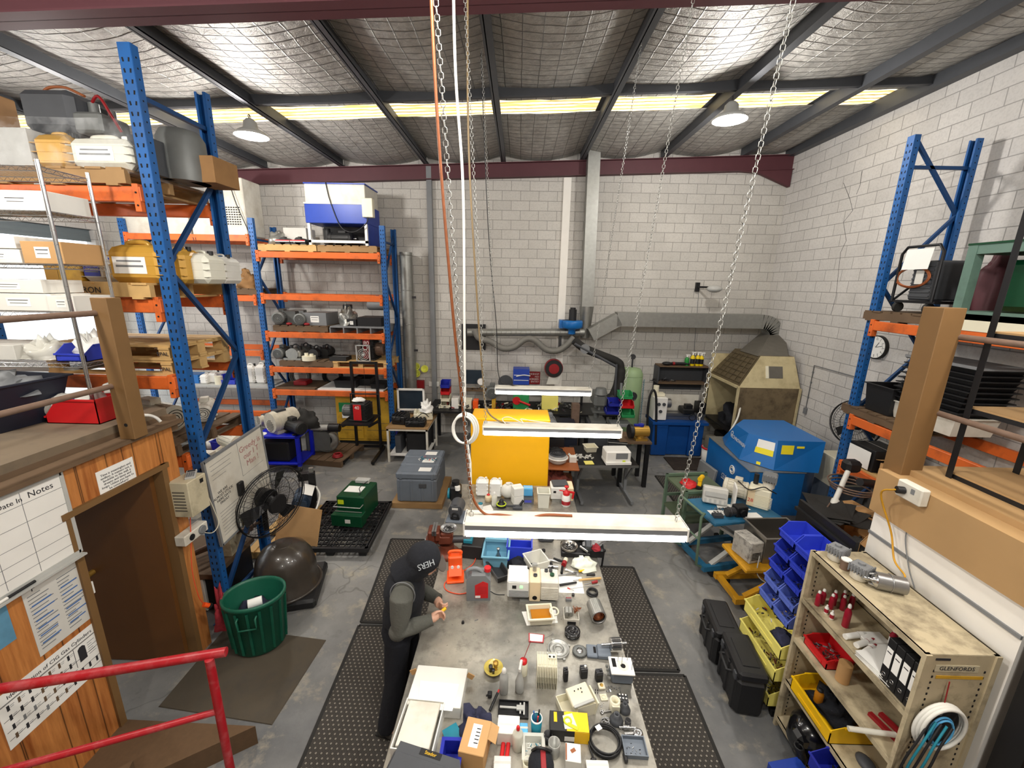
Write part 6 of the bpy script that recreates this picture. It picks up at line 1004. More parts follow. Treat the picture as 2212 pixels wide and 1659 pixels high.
# ================================================================ BACK RACK CONTENTS
def rk(u0,u1,vt,z0,fn,label,d,y=8.66,**k):
    x,w,h=S4(u0,u1,vt,y,z0); return fn(label,(x,y+d/2,z0),(w,d,h),**k)
PB=.14
pallet('pale pallet under the black pumps on the top level of the back rack',(-4.66,9.02,4.18),1.18,.9,mat='pine'); pallet('open pallet under the blue and white machine on the back rack',(-3.45,9.02,4.18),1.2,.9,mat='timber_mid')
z=4.18+PB; x,w_,h_=S4(668,795,395,8.64,z); t=thing('parts_washer','tall blue and white machine with open base on the top of the back rack','machine',(x,8.64,z)); D=.75
b=B(); [b.bb(s*(w_/2)-.05*(s>0)-.0-(0 if s>0 else -.0),s*(w_/2)+.05*(s<0),0,.06,0,h_*.37) for s in(-1,1)]; [b.bb(s*(w_/2)-.05*(s>0),s*(w_/2)+.05*(s<0),D-.06,D,0,h_*.37) for s in(-1,1)]; b.bb(-w_/2,w_/2,.0,.05,.05,.1); ob('leg_frame',b,'white',t)
b=B(); b.bb(-w_/2-.02,w_/2+.02,-.02,D,h_*.36,h_*.67,bev=.01); b.bb(w_/2-.01,w_/2+.01,.06,D,0,h_*.4); ob('blue_tank',b,'blue_deep2',t); b=B(); b.bb(-w_/2,w_/2,0,D,h_*.67,h_*.98,bev=.01); b.bb(-w_/2-.03,w_/2+.03,-.025,0,h_*.665,h_*.69); ob('white_hood',b,'white_dirty',t); b=B(); b.bb(-w_/2-.01,w_/2+.01,-.01,D+.01,h_*.98,h_); ob('lid_edge',b,'blue_deep2',t)
motor_part(t,(-.05,.3,.16),.12,.5,'motor_black',0); b=B(); b.cyl((-.35,.3,.05),(-.35,.3,h_*.3),.07); b.bb(-.5,.5,.5,.55,0,h_*.35); ob('pump',b,'motor_black',t); b=B(); b.bb(w_/2-.05,w_/2+.16,-.08,.05,h_*.46,h_*.76,bev=.008); ob('control_box',b,'cream',t); b=B(); b.tube(spl([(-.15,-.03,h_),(-.08,-.04,h_*.7),(.1,-.06,h_*.3),(.35,-.06,h_*.22),(w_/2,-.06,h_*.35),(w_/2+.05,-.05,h_*.46)],6),.01,6); ob('power_cable',b,'black',t)
z=4.18+PB
for i,(u0,u1,vt) in enumerate(((592,630,512),(624,664,512))): 
    x,w_,h_=S4(u0,u1,vt,8.66,z); t=thing('vacuum_pump',('left','right')[i]+' black pump with red and white label on the top pallet','pump',(x,8.66,z)); b=B(); b.cyl((0,0,h_*.5),(0,.5,h_*.5),h_*.48,n=20); b.cyl((0,.1,h_*.9),(0,.1,h_*1.1),.04); b.box((0,.25,.02),(w_*.8,.5,.04)); ob('body',b,'motor_black',t); b=B(); b.box((0,-.012,h_*.5),(w_*.8,.012,h_*.24)); b.box((0,-.02,h_*.56),(w_*.8,.006,h_*.12),1); ob('label_plate',b,['paper','red'],t)
blob('foil_bundle','silver foil wrapped bundle at the left of the top pallet','bundle',(-5.02,8.95,z),(.2,.25,.26),'zinc',seed=60); blob('paper_bundle','white crumpled paper behind the black pumps','paper',(-4.6,9.15,z),(.2,.14,.3),'paper',seed=61); rk(615,664,492,z,carton,'open grey carton behind the black pumps',.4,8.95,mat='paper_grey')
# level 2.56
z=2.56; pallet('dark worn pallet under the grey motors on the back rack',(-4.57,9.02,z),1.16,.86,mat='timber_dark'); t=thing('plastic_pallet','grey plastic pallet with deep ribs on the back rack','pallet',(-3.37,9.02,z)); b=B(); b.box((0,0,.13),(1.14,.86,.03)); ob('deck',b,'grey_mid',t); [ob('rib',B().bb(-.57+.285*i-.012,-.57+.285*i+.012,-.43,.43,0,.115),'grey_mid',t) for i in range(5)]
z+=PB
def rmot(label,u0,u1,vt,y,z,L=.5,mat='motor_grey',rz=100,cap=None): 
    x,w,h=S4(u0,u1,vt,y,z); r=w/2; return motor(label,(x,y+L*.45,z),r,L,rad(rz),mat,cap=cap)
rmot('grey motor with ribbed end at the left of the dark pallet',585,612,677,8.62,z,.55); rmot('small grey motor in the middle of the dark pallet',633,658,684,8.6,z,.4); rk(612,640,672,z,carton,'long dark grey pump block behind the left motor',.5,8.8,mat='motor_grey',name='pump_block'); rk(656,706,676,z,carton,'grey metal cabinet with pale end at the right of the dark pallet',.6,8.68,mat='grey_mid',name='metal_cabinet',sticker=(0,))
for u,nm in((625,'left'),(663,'right')): p=uyz(u,8.63,z); b=B(); b.ell((0,0,.03),(.06,.05,.03)); solo('plastic_plug',nm+' red plastic cap lying on the dark pallet','cap',b,'red_dark',p)
blob('wrapped_pump','silver plastic wrapped pump on the grey plastic pallet','pump',(-3.68,8.95,z),(.2,.26,.36),'zinc',seed=62,amp=.5); b=B(); b.box((0,0,.05),(.16,.14,.1),bev=.01); solo('black_cap_block','black block on top of the silver wrapped pump','block',b,'black',(-3.68,8.95,z+.34))
rk(750,770,690,z,carton,'small black unit left of the large black power unit',.3,8.66,mat='black',name='power_unit',sticker=(0,)); rk(772,824,686,z,carton,'large black power unit with white badge on the grey pallet',.5,8.68,mat='black',name='power_unit'); t=thing('air_tank','grey horizontal air tank standing on the black power unit','tank',(-3.0,8.95,z+.33)); b=B(); b.cyl((-.2,0,.1),(.2,0,.1),.1,n=20); b.ell((-.2,0,.1),(.06,.1,.1)); b.ell((.2,0,.1),(.06,.1,.1)); ob('vessel',b,'grey_mid',t); b=B(); b.tube([(-.05,0,.2),(-.05,0,.3),(.15,0,.3),(.15,0,.2)],.015,6); b.box((.05,0,.23),(.14,.1,.06)); ob('handle',b,'grey_dark',t)
# level 1.81
z=1.81; pallet('brown pallet under the silver pumps on the back rack',(-4.52,9.02,z),1.16,.86,mat='timber_dark'); euro('pale pallet under the red labelled pump on the back rack',(-3.35,9.02,z),1.2,.86,0,group='timber pallets'); z+=PB
x,w_,h_=S4(588,612,757,8.62,z); motor('round motor facing out at the left of the brown pallet',(x,8.85,z),w_/2,.4,rad(90),'motor_grey')
for i,(u0,u1,vt,y,mt) in enumerate(((613,650,748,8.64,'zinc'),(640,668,745,8.95,'motor_grey'),(664,690,750,8.8,'steel_dark'),(688,712,748,8.95,'motor_black'))):
    x,w_,h_=S4(u0,u1,vt,y,z); t=thing('vacuum_pump',('large silver pump at the left of the brown pallet','grey pump behind the large silver pump','grey finned pump in the middle of the brown pallet','dark pump at the back right of the brown pallet')[i],'pump',(x,y+.16,z)); b=B(); b.cyl((0,-.15,h_*.42),(0,.2,h_*.42),min(w_,h_)*.42,n=20); b.box((0,0,h_*.4),(w_*.9,.28,h_*.5),bev=.03); b.box((0,0,.02),(w_,.34,.04)); ob('body',b,mt,t); b=B(); b.cyl((-w_*.2,0,h_*.6),(-w_*.2,0,h_),.035,n=12); b.cyl((w_*.2,.05,h_*.6),(w_*.2,.05,h_*.92),.045,n=12); b.tube(spl([(-w_*.2,0,h_*.9),(0,.03,h_*1.05),(w_*.2,.05,h_*.9)],5),.015,6); ob('pipework',b,'steel_dark',t)
x,w_,h_=S4(650,678,764,8.6,z); t=thing('small_pump','small cream round pump at the front of the brown pallet','pump',(x,8.68,z)); b=B(); b.cyl((0,0,0),(0,0,h_*.6),w_*.5,n=20); b.cyl((-.05,0,h_*.6),(-.05,0,h_),.04); b.cyl((.06,0,h_*.6),(.06,0,h_*.9),.04); ob('body',b,'cream',t)
rk(712,748,772,z,carton,'black flat unit left of the red labelled pump',.3,8.62,mat='motor_black',name='power_unit'); finned_pump('black pump with a red plate numbered 80 on the pale pallet',(-3.26,8.98,z),(.5,.42,.5),0,'motor_black','red_dark','pipe_rust',num='80',mside=1); t=thing('fan_guard','white framed fan guard leaning on the red labelled pump','fan',(-3.3,8.66,z)); b=B(); w_,h_=.28,.36; [b.bb(-w_/2,w_/2,-.02,.02,q,q+.02) for q in(0,h_-.02)]; [b.bb(s*w_/2-.01,s*w_/2+.01,-.02,.02,0,h_) for s in(-1,1)]; [b.torus((0,0,h_*.42),r,.006,'y',24,5) for r in(.12,.085,.05)]; b.torus((0.05,0,h_*.84),.05,.01,'y',20,5); b.cyl((0,-.01,h_*.42),(0,.03,h_*.42),.03); ob('guard',b,'grey_light',t)
# level 1.3
b=B(); b.bb(-.72,.72,-.38,.4,0,.03); solo('shelf_board','white board laid on the lowest beam of the back rack','board',b,'white',(-3.62,9.0,1.3)); b=B(); b.bb(-.45,.45,-.38,.4,0,.03); solo('shelf_board','dark board at the left of the lowest level of the back rack','board',b,'timber_dark',(-4.85,9.0,1.3))
for u,v,r,mt,nm in((648,812,.23,'motor_grey','grey hose coil hanging behind the brown pallet'),(718,812,.22,'black','black hose coil hanging right of the grey coil')):
    p=yp(u,v,9.3); b=B(); [b.torus((0,.02*i,0),r-.03*(i%3),.016,'y',30,6) for i in range(5)]; solo('hose_coil',nm,'hose',b,mt,(p.x,9.28,p.z))
z=1.33
for i,(u0,u1,vt,y) in enumerate(((722,770,822,8.72),(762,800,818,8.95),(800,832,830,8.7))): x,w_,h_=S4(u0,u1,vt,y,z); tubx(('black open tray at the front of the white board','black tray behind the front tray on the white board','black tray at the right end of the white board')[i],(x,y+.2,z),w_,.4,h_,0,'black','tray','open_tray',.9)
[sheet('paper_sheet',('left','right')[i]+' loose paper on the white board of the back rack','paper',[(-4.1+.35*i,8.75,z),(-3.85+.35*i,8.72,z),(-3.82+.35*i,8.95,z),(-4.07+.35*i,8.98,z)],'paper') for i in range(2)]
b=B(); b.box((0,0,.05),(.3,.3,.1),bev=.02); solo('red_rag_heap','dull red bag at the left of the lowest rack level','bag',b,'red_dark',(-4.85,9.0,1.33))
# left bay
z=4.48
for i,(u0,u1,vt) in enumerate(((272,330,468),(352,412,458),(418,468,455))): rk(u0,u1,vt,z,carton,('left','middle','right')[i]+' white air conditioner casing on the far left of the back rack',.5,8.7,mat='white_dirty',name='unit_casing')
x,w_,h_=S4(484,536,383,8.7,z); t=thing('air_conditioner','tall white air conditioner cabinet with slotted vents above the back rack','air conditioner',(x,8.7,z)); b=B(); b.bb(-w_/2,w_/2,0,.6,0,h_,bev=.015); ob('case',b,'white_dirty',t); b=B(); [b.box((-w_*.25+.05*i,-.003,h_*.2+.045*j),(.03,.006,.02)) for i in range(6) for j in range(8)]; ob('vent',b,'slot_black',t); b=B(); b.tube(spl([(0,-.02,h_),(.1,-.04,h_*.6),(.2,-.03,h_*.3),(.3,0,0)],6),.008,6); ob('cable',b,'black',t)
pallet('pallet with brown cloth at the left bay of the back rack',(-5.95,9.02,3.3),1.1,.86,mat='timber_dark'); blob('brown_cloth','brown cloth heap on the left bay pallet','cloth',(-5.8,8.98,3.44),(.24,.22,.3),'crate',seed=64,amp=.5)
b=B(); b.bb(-2.5,0,-.3,.42,0,.04); solo('shelf_board','grey board carrying white jugs in the left bay','board',b,'grey_light',(-5.45,8.98,1.3)); 
z=1.34
for u0,u1,vt,y,fn,mt,nm in((432,448,808,8.75,jerrycan,'white','small white jug at the left end of the grey board'),(450,468,803,8.85,jerrycan,'white','second white jug on the grey board'),(528,550,788,8.9,jerrycan,'white','left white drum at the right of the grey board'),(552,574,786,8.9,jerrycan,'white','right white drum beside the blue post'),(395,430,810,8.8,carton,'blue_machine','bright blue crate at the far left of the grey board'),(352,392,795,8.85,carton,'white_dirty','white carton behind the left blue post')): rk(u0,u1,vt,z,fn,nm,.3,y,mat=mt)
picking_bin('blue parts bin in the middle of the grey board',tuple(uyz(490,8.75,z)+Vector((0,.2,0))),.36,.36,.2,0,'blue_bin'); b=B(); b.cyl((0,0,0),(0,0,.18),.08,n=20); solo('cream_tin','cream tin beside the blue parts bin','tin',b,'cream',uyz(467,8.7,z)+Vector((0,.1,0)))
tubx('red plastic tub low behind the left rack',(-6.6,7.2,.0),.7,.5,.5,rad(10),'red','tub','plastic_tub'); tubx('blue plastic tub left of the blue trolley',(-5.6,7.6,.0),.6,.5,.55,rad(-8),'blue_deep','tub','plastic_tub'); blob('white_bags','white plastic bags heaped by the left rack','bags',(-6.65,8.05,.0),(.5,.35,.8),'paper_grey',seed=66,amp=.6,kind='stuff')
for i,(x_,y_,mt) in enumerate(((-5.2,5.9,'white_dirty'),(-5.9,6.6,'grey_mid'),(-4.9,6.6,'motor_beige'))): carton(('white dusty cabinet','grey cabinet','beige cabinet')[i]+' standing on the floor beyond the left rack',(x_,y_,0),(.6,.6,(.9,1.2,.75)[i]),rad(5*i),mt,name='floor_cabinet')
p=yp(420,517,8.56); lettering('beam_number','31',.1,'ink',BR,(p.x,-.04,p.z),(PI/2,0,0))
motor('silver grey motor on the beige floor cabinet beyond the left rack',(-4.9,6.6,.752),.15,.5,rad(150),'motor_beige'); motor('dark grey motor on the white floor cabinet beyond the left rack',(-5.2,5.9,.902),.14,.5,rad(20),'motor_grey'); motor('second beige motor behind the first on the worn pallet in the left rack',(-3.5,4.38,2.092),.1,.36,rad(120),'white_dirty'); blob('white_packing','white packing foam heaped at the back of the worn pallet in the left rack','packing',(-4.1,4.38,2.092),(.2,.15,.16),'paper_grey',seed=171,amp=.5)
# blue trolley and its load
t=thing('blue_trolley','bright blue steel trolley on castors carrying pumps','trolley',(-4.55,7.55,0),rad(2)); b=B(); b.bb(-.42,.42,-.31,.31,.7,.75,bev=.006); ob('top_tray',b,'blue_trolley',t); b=B(); b.bb(-.42,.42,-.31,.31,.16,.2,bev=.006); ob('bottom_tray',b,'blue_trolley',t)
for sx in(-1,1):
    for sy in(-1,1): b=B(); b.bb(sx*.39-.03,sx*.39+.03,sy*.28-.03,sy*.28+.03,.13,.75); o=ob('post',b,'blue_trolley',t); b=B(); b.cyl((sx*.39-.015,sy*.28,.055),(sx*.39+.015,sy*.28,.055),.055,n=16); b.bb(sx*.39-.022,sx*.39+.022,sy*.28-.02,sy*.28+.02,.07,.13,mi=1); ob('castor',b,['rubber','steel'],o)
b=B(); b.bb(-.3,.25,-.25,.25,0,.4,bev=.03); solo('dark_crate','dark crate on the lower tray of the blue trolley','crate',b,'black',(-4.6,7.55,.2))
for i,(u0,u1,vt,y,zz) in enumerate(((560,612,880,7.35,.75),(548,572,870,7.7,.75))): x,w_,h_=S4(u0,u1,vt,y,zz); t=thing('cylinder_pump',('silver cylindrical pump with slotted end on the blue trolley','second silver cylinder behind the first on the blue trolley')[i],'pump',(x,y,zz),rad(-28)); r=min(w_*.42,.2); b=B(); b.cyl((0,0,r+.03),(0,.5,r+.03),r,n=26); b.torus((0,.1,r+.03),r,.012,'y',26,6); b.torus((0,.35,r+.03),r,.014,'y',26,6); b.box((0,.25,.03),(r*1.4,.4,.06)); ob('body',b,'motor_beige',t); b=B(); [b.box((0,-.004,r*.3+.03*j),(r*1.2*math.sin(PI*(j+1)/9),.006,.008)) for j in range(8)]; b.box((0,.2,r*2.1),(.14,.2,.08),1); ob('vent_end',b,['slot_black','grey_dark'],t)
motor('black motor with cooling fins at the front of the blue trolley',(-4.28,7.45,.75),.13,.5,rad(150),'motor_black'); b=B(); b.cyl((0,0,0),(0,0,.01),.1,n=24); solo('white_disc','white disc lying on the blue trolley','disc',b,'paper',(-4.86,7.32,.751))
blob('rubber_cover','black folded rubber cover on the blue trolley','cover',(-4.3,7.78,.751),(.36,.16,.36),'rubber',seed=70,amp=.25); 
# big pump on low pallet
t=thing('timber_pallet','grey weathered pallet under the large pump','pallet',(-3.92,8.05,0),rad(-8),'timber pallets'); b=B(); [b.box((-.45+.18*i,0,.12),(.16,.95,.022)) for i in range(6)]; ob('deck',b,'timber_dark',t); [ob('bearer',B().box((0,y,.055),(1.05,.08,.11)),'timber_dark',t) for y in(-.42,0,.42)]
t=thing('large_pump','large grey pump with round open flange on the weathered pallet','pump',(-4.05,8.05,.132),rad(10)); b=B(); b.box((-.05,.1,.26),(.5,.5,.5),bev=.05); ob('casing',b,'motor_grey',t); b=B(); b.lathe([(.24,-.22),(.24,-.16),(.2,-.14),(.16,-.19),(.1,-.17),(.001,-.17)],(.12,.06,.27),n=32,ax='y',cap=False); b.cyl((.12,-.115,.27),(.12,-.108,.27),.1,n=24,mi=1); ob('flange',b,['zinc','black'],t)
t=thing('piston_rod','steel rod with black end lying on the large pump','rod',(-4.1,7.85,.72),rad(2)); b=B(); b.cyl((-.5,0,0),(.3,0,0),.06,n=18); ob('rod',b,'grey_light',t); b=B(); b.cyl((.3,0,0),(.52,0,0),.085,n=20); ob('end_cap',b,'black',t)
b=B(); [b.torus((0,0,.02+.02*i),.09-.01*i,.016,n=22,m=6) for i in range(3)]; solo('rope_coil','dark red cord coil on the weathered pallet','cord',b,'red_dark',(-3.62,7.75,.132))
# old yellow cabinet under the rack
t=thing('flammable_cabinet','old stained yellow cabinet under the back rack with green and white signs','cabinet',(-3.42,9.0,0)); b=B(); b.bb(-.62,.62,-.24,.3,.08,1.16,bev=.01); ob('body',b,'yellow_old',t)
for s in(-1,1): b=B(); b.bb(s*.31-.285,s*.31+.285,-.252,-.24,.14,1.1,bev=.004); [b.box((s*.31,-.2525,q),(.5,.003,.008),1) for q in(.35,.52)]; ob('door',b,['yellow_old','dust'],t)
b=B(); b.box((-.33,-.256,.88),(.42,.004,.22)); ob('green_sign',b,'green_tray',t); b=B(); b.box((-.28,-.258,.72),(.4,.004,.18)); ob('white_sign',b,'paper',t); lettering('sign_text','NO SMOKING\nNO FLAMES',.05,'ink',t,(-.28,-.261,.72),(PI/2,0,0)); b=B(); b.bb(-.6,.6,-.22,.28,0,.08); ob('plinth',b,'black',t)
# lifter
t=thing('platform_lifter','dark steel lifting stand with platform under the pump numbered 40','lifter',(-3.2,8.38,0),rad(2)); 
for s in(-1,1): b=B(); b.bb(s*.26-.025,s*.26+.025,-.03,.03,.04,2.0); ob('mast',b,'black_metal',t); b=B(); b.beam((s*.3,.1,.07),(s*.3,-.75,.06),.06,.05); o=ob('base_leg',b,'black_metal',t); b=B(); b.cyl((s*.3-.02,-.7,.035),(s*.3+.02,-.7,.035),.035,n=12); ob('castor',b,'rubber',o)
b=B(); b.bb(-.28,.28,-.03,.03,1.96,2.0); b.bb(-.3,.3,.06,.1,.06,.12); b.cyl((0,0,.9),(0,0,1.98),.004,n=6); b.tube([(-.3,-.06,.85),(-.3,-.06,1.32),(.3,-.06,1.32),(.3,-.06,.85)],.018,8); ob('cross_frame',b,'black_metal',t); b=B(); b.bb(-.3,.28,-.72,-.05,.84,.87); b.beam((-.26,-.7,.83),(-.26,-.05,.72),.03,.05); b.beam((.26,-.7,.83),(.26,-.05,.72),.03,.05); ob('platform',b,'black_metal',t)
finned_pump('black pump with a red plate numbered 40 on the lifting stand',(-3.17,8.0,.875),(.56,.34,.38),rad(-4),'motor_black','red','motor_grey',num='40'); blob('white_cloth','white cloth lying on top of the pump numbered 40','cloth',(-3.2,8.0,1.27),(.13,.1,.06),'paper',seed=72)
# steel frame table
t=thing('frame_table','white steel framed table crowded with black machine parts','table',(-2.2,8.33,0)); 
for sx in(-1,1):
    for sy in(-1,1): b=B(); b.bb(sx*.4-.02,sx*.4+.02,sy*.47-.02,sy*.47+.02,0,.73); ob('leg',b,'white_dirty',t)
b=B(); [b.bb(-.42,.42,sy*.47-.02,sy*.47+.02,.69,.73) for sy in(-1,1)]; [b.bb(sx*.4-.02,sx*.4+.02,-.47,.47,.69,.73) for sx in(-1,1)]; ob('apron',b,'white_dirty',t); b=B(); b.bb(-.43,.43,-.5,.5,.73,.76); ob('table_top',b,'timber_mid',t); b=B(); b.bb(-.4,.4,-.45,.45,.13,.16); ob('lower_shelf',b,'white',t)
b=B(); b.bb(-.12,.3,-.3,.3,0,.42,bev=.02); solo('black_cabinet','black cabinet on the lower shelf of the frame table','cabinet',b,'black',(-2.15,8.3,.16)); b=B(); b.bb(-.06,.06,-.2,.2,0,.38,bev=.01); solo('printer_block','dark grey block on the lower shelf of the frame table','block',b,'grey_dark',(-2.43,8.15,.16)); b=B(); b.cyl((0,0,0),(0,0,.4),.1,n=20); solo('blue_cylinder','dark blue cylinder behind the frame table shelf','cylinder',b,'blue_deep',(-2.52,8.45,.16))
for i,(x_,y_,s,mt,nm) in enumerate(((-2.4,8.15,(.3,.3,.22),'black','black machine head at the left of the frame table'),(-2.05,8.0,(.4,.25,.16),'black_metal','low black machine part at the front of the frame table'),(-2.0,8.45,(.4,.3,.2),'cream','cream louvred unit in the middle of the frame table'))):
    t=thing('machine_part',nm,'machine part',(x_,y_,.762),rad(10*i-8)); b=B(); w,d,h=s; b.box((0,0,h*.4),(w,d,h*.8),bev=.02); b.cyl((-w*.3,-d*.3,h*.5),(w*.2,-d*.35,h*.5),h*.35,n=16); [b.box((-w*.4+w*.2*j,0,h*.85),(w*.1,d*.9,h*.2)) for j in range(5)]; ob('body',b,mt,t); b=B(); b.torus((w*.3,-d*.45,h*.6),h*.35,.008,'y',20,5); b.tube(spl([(-w*.4,-d*.5,h*.3),(0,-d*.6,h*.9),(w*.3,-d*.5,h*.4)],5),.008,6); ob('guard',b,'black',t)
t=thing('display_stand','upright white square frame standing on the frame table','frame',(-2.32,8.7,.762),rad(2)); b=B(); [b.bb(-.3,.3,-.02,.02,q,q+.04) for q in(.1,.56)]; [b.bb(s*.28-.02,s*.28+.02,-.02,.02,0,.6) for s in(-1,1)]; ob('frame',b,'white',t); b=B(); b.bb(-.26,.26,.0,.01,.14,.56); ob('screen',b,'window_dark',t); blob('white_bag','white plastic bag hanging over the cream unit','bag',(-1.9,8.35,.96),(.12,.12,.2),'paper',seed=74,amp=.5)
# ================================================================ BACK WALL
p=yp(876,545,9.4); t=thing('round_duct','tall galvanised round duct standing against the back wall','duct',(p.x,9.42,0)); b=B(); b.cyl((0,0,1.15),(0,0,p.z),.135,n=28); [b.torus((0,0,1.2+.75*i),.136,.006,n=28,m=4) for i in range(5)]; ob('pipe',b,'galv',t); b=B(); [b.box((.15,-.05,q),(.1,.03,.05)) for q in(2.1,3.3)]; ob('bracket',b,'steel_dark',t)
a,c=yp(1010,718,9.35),yp(1262,718,9.35); t=thing('spiral_duct','horizontal spiral steel duct along the back wall','duct',(0,0,0)); b=B(); b.cyl(a,c,.085,n=20); [b.torus(a.lerp(c,i/24),.086,.004,'x',20,4) for i in range(25)]; ob('pipe',b,'galv',t)
p=yp(1023,728,9.6); b=B(); b.bb(-.28,.28,-.03,.03,-.3,.3); solo('wall_plate','black square panel on the back wall behind the ducts','panel',b,'black',(p.x,9.62,p.z))
pts=[yp(u,v,9.2) for u,v in((1025,712),(1035,730),(1060,738),(1085,752),(1110,750),(1135,733),(1155,735),(1180,755),(1205,757),(1225,745),(1240,728))]; P=spl(pts,8); b=B(); b.tube(P,0,14,rs=[.068+.005*(i%2) for i in range(len(P))]); solo('flexible_duct','grey ribbed flexible duct sagging along the back wall','duct',b,'grey_mid2')
p=yp(1236,702,9.2); t=thing('extraction_fan','blue extraction blower with black motor on the back wall','fan',(p.x,9.2,p.z)); b=B(); b.lathe([(.001,.1),(.22,.1),(.23,.06),(.23,-.04),(.2,-.07),(.08,-.1),(.08,-.2)],n=32); b.bb(-.28,-.02,.0,.25,-.08,.1); ob('housing',b,'blue_machine',t); b=B(); b.cyl((0,0,.1),(0,0,.34),.085,n=20); b.cyl((0,0,.34),(0,0,.38),.06,n=16); ob('motor',b,'black',t); b=B(); b.bb(-.3,.3,.1,.4,-.2,-.15); b.bb(-.25,-.2,.2,.42,-.6,-.15); ob('bracket',b,'steel_dark',t)
# square duct system
t=thing('square_duct','galvanised square duct running from the roof to the spray hood','duct',(0,0,0)); a,c=yp(1283,318,9.38),yp(1268,662,9.38)
b=B(); b.beam((a.x,9.42,a.z+.35),(c.x-.0,9.42,c.z),.25,.25,up=(0,1,0)); ob('riser',b,'galv',t); b=B(); q=yp(1268,730,9.38); b.cyl((c.x,9.42,c.z),(c.x,9.42,q.z),.16,.1,n=4); ob('reducer',b,'galv',t)
y=9.2; d1,d2,d3=yp(1275,722,y),yp(1335,689,y),yp(1640,694,y); b=B(); b.beam(d1,d2,.28,.28,up=(0,0,1)); b.beam(d2-Vector((.05,0,0)),d3,.28,.3,up=(0,0,1)); ob('horizontal_run',b,'galv',t)
e=yp(1650,740,8.9); b=B(); N=8
arc=[d3+Vector((math.sin(i/N*PI/2)*.34,0,-.3*(1-math.cos(i/N*PI/2)))) for i in range(N+1)]
for i in range(N): b.beam(arc[i],arc[i+1]+(arc[i+1]-arc[i])*.15,.3,.3,up=(0,1,0))
ob('elbow',b,'galv',t); hx,hy=5.05,8.55; ez=arc[-1].z; b=B(); r0=.17; p0=arc[-1]; bt=2.32
b.prism([(p0.x-r0,p0.y-r0),(p0.x+r0,p0.y-r0),(p0.x+r0,p0.y+r0),(p0.x-r0,p0.y+r0)],ez+.02,bt,top=[(hx-.2,hy-.3),(hx+.42,hy-.3),(hx+.42,hy+.4),(hx-.2,hy+.4)]); ob('hood_transition',b,'hood_grey',t)
# spray hood
t=thing('spray_hood','dirty cream open fronted spray hood with sloping roof','hood',(hx,hy,0)); X0,X1,Y0,Y1=-.62,.6,-.55,.75
b=B(); b.bb(X1-.02,X1,Y0,Y1,.75,1.72); b.bb(X0,X1,Y0,Y0+.02,.75,1.72); ob('side_panel',b,'hood_dirty',t); b=B(); b.bb(X0,X1,Y1-.02,Y1,.6,2.2); ob('back_panel',b,'beige_paint',t)
b=B(); A_=[(X0,Y0,1.72),(X1,Y0,1.72),(X1,Y1,1.72),(X0,Y1,1.72)]; T_=[(X0+.45,Y0+.2,2.33),(X1-.1,Y0+.2,2.33),(X1-.1,Y1-.1,2.33),(X0+.45,Y1-.1,2.33)]; b.add(A_+T_,[(1,2,6,5),(2,3,7,6),(4,5,6,7)]); ob('roof',b,'hood_dirty',t); b=B(); b.quad(A_[0],A_[1],T_[1],T_[0]); ob('gable',b,'beige_paint',t); b=B(); b.quad(A_[3],A_[0],T_[0],T_[3])
for i in range(6): q=lambda s,r:Vector(A_[0]).lerp(Vector(A_[3]),s).lerp(Vector(T_[0]).lerp(Vector(T_[3]),s),r)+Vector((-.008,0,.008)); b.beam(q(.06+.16*i,.1),q(.06+.16*i,.9),.02,.012); b.beam(q(.05,.12+.15*i),q(.95,.12+.15*i),.02,.012)
ob('sloping_front',b,'hood_roof',t); b=B(); b.box((.12,Y0-.02+.13,2.02),(.28,.03,.24),rx=-.32); ob('filter_box',b,'hood_grey',t); b=B(); b.box((-.05,Y0-.02+.13,2.02),(.06,.04,.25),rx=-.32); ob('edge_strip',b,'cream',t)
for x,yy in((X0,Y0),(X1,Y0),(X1,Y1),(X0,Y1)): b=B(); b.bb(x-.02,x+.02,yy-.02,yy+.02,0,1.72); ob('leg',b,'beige_paint',t)
b=B(); b.bb(X0,X1,Y0,Y1,.72,.75); ob('table',b,'black_metal',t); b=B(); b.beam((X0,Y0,1.72),(X0,Y1,1.72),.04,.05); ob('front_edge',b,'beige_paint',t)
blob('dark_cloth','black and blue cloths heaped inside the spray hood','cloth',(hx-.1,hy+.1,.752),(.42,.4,.4),'cloth_black',seed=80,amp=.5); blob('blue_rag','blue and green rag on the heap inside the spray hood','rag',(hx+.05,hy-.15,1.0),(.2,.15,.18),'blue_lathe',seed=81,amp=.5); cable('hose','cream hose hanging out of the spray hood to the floor',[yp(1603,855,8.2),yp(1597,890,7.95),yp(1590,910,7.8),yp(1575,935,7.7)],.018,'pvc',cat='hose'); b=B(); b.bb(-.35,.35,-.3,.3,0,.5,bev=.02); solo('waste_cabinet','black cabinet under the spray hood','cabinet',b,'black_metal',(hx-.15,hy+.1,.0)); 
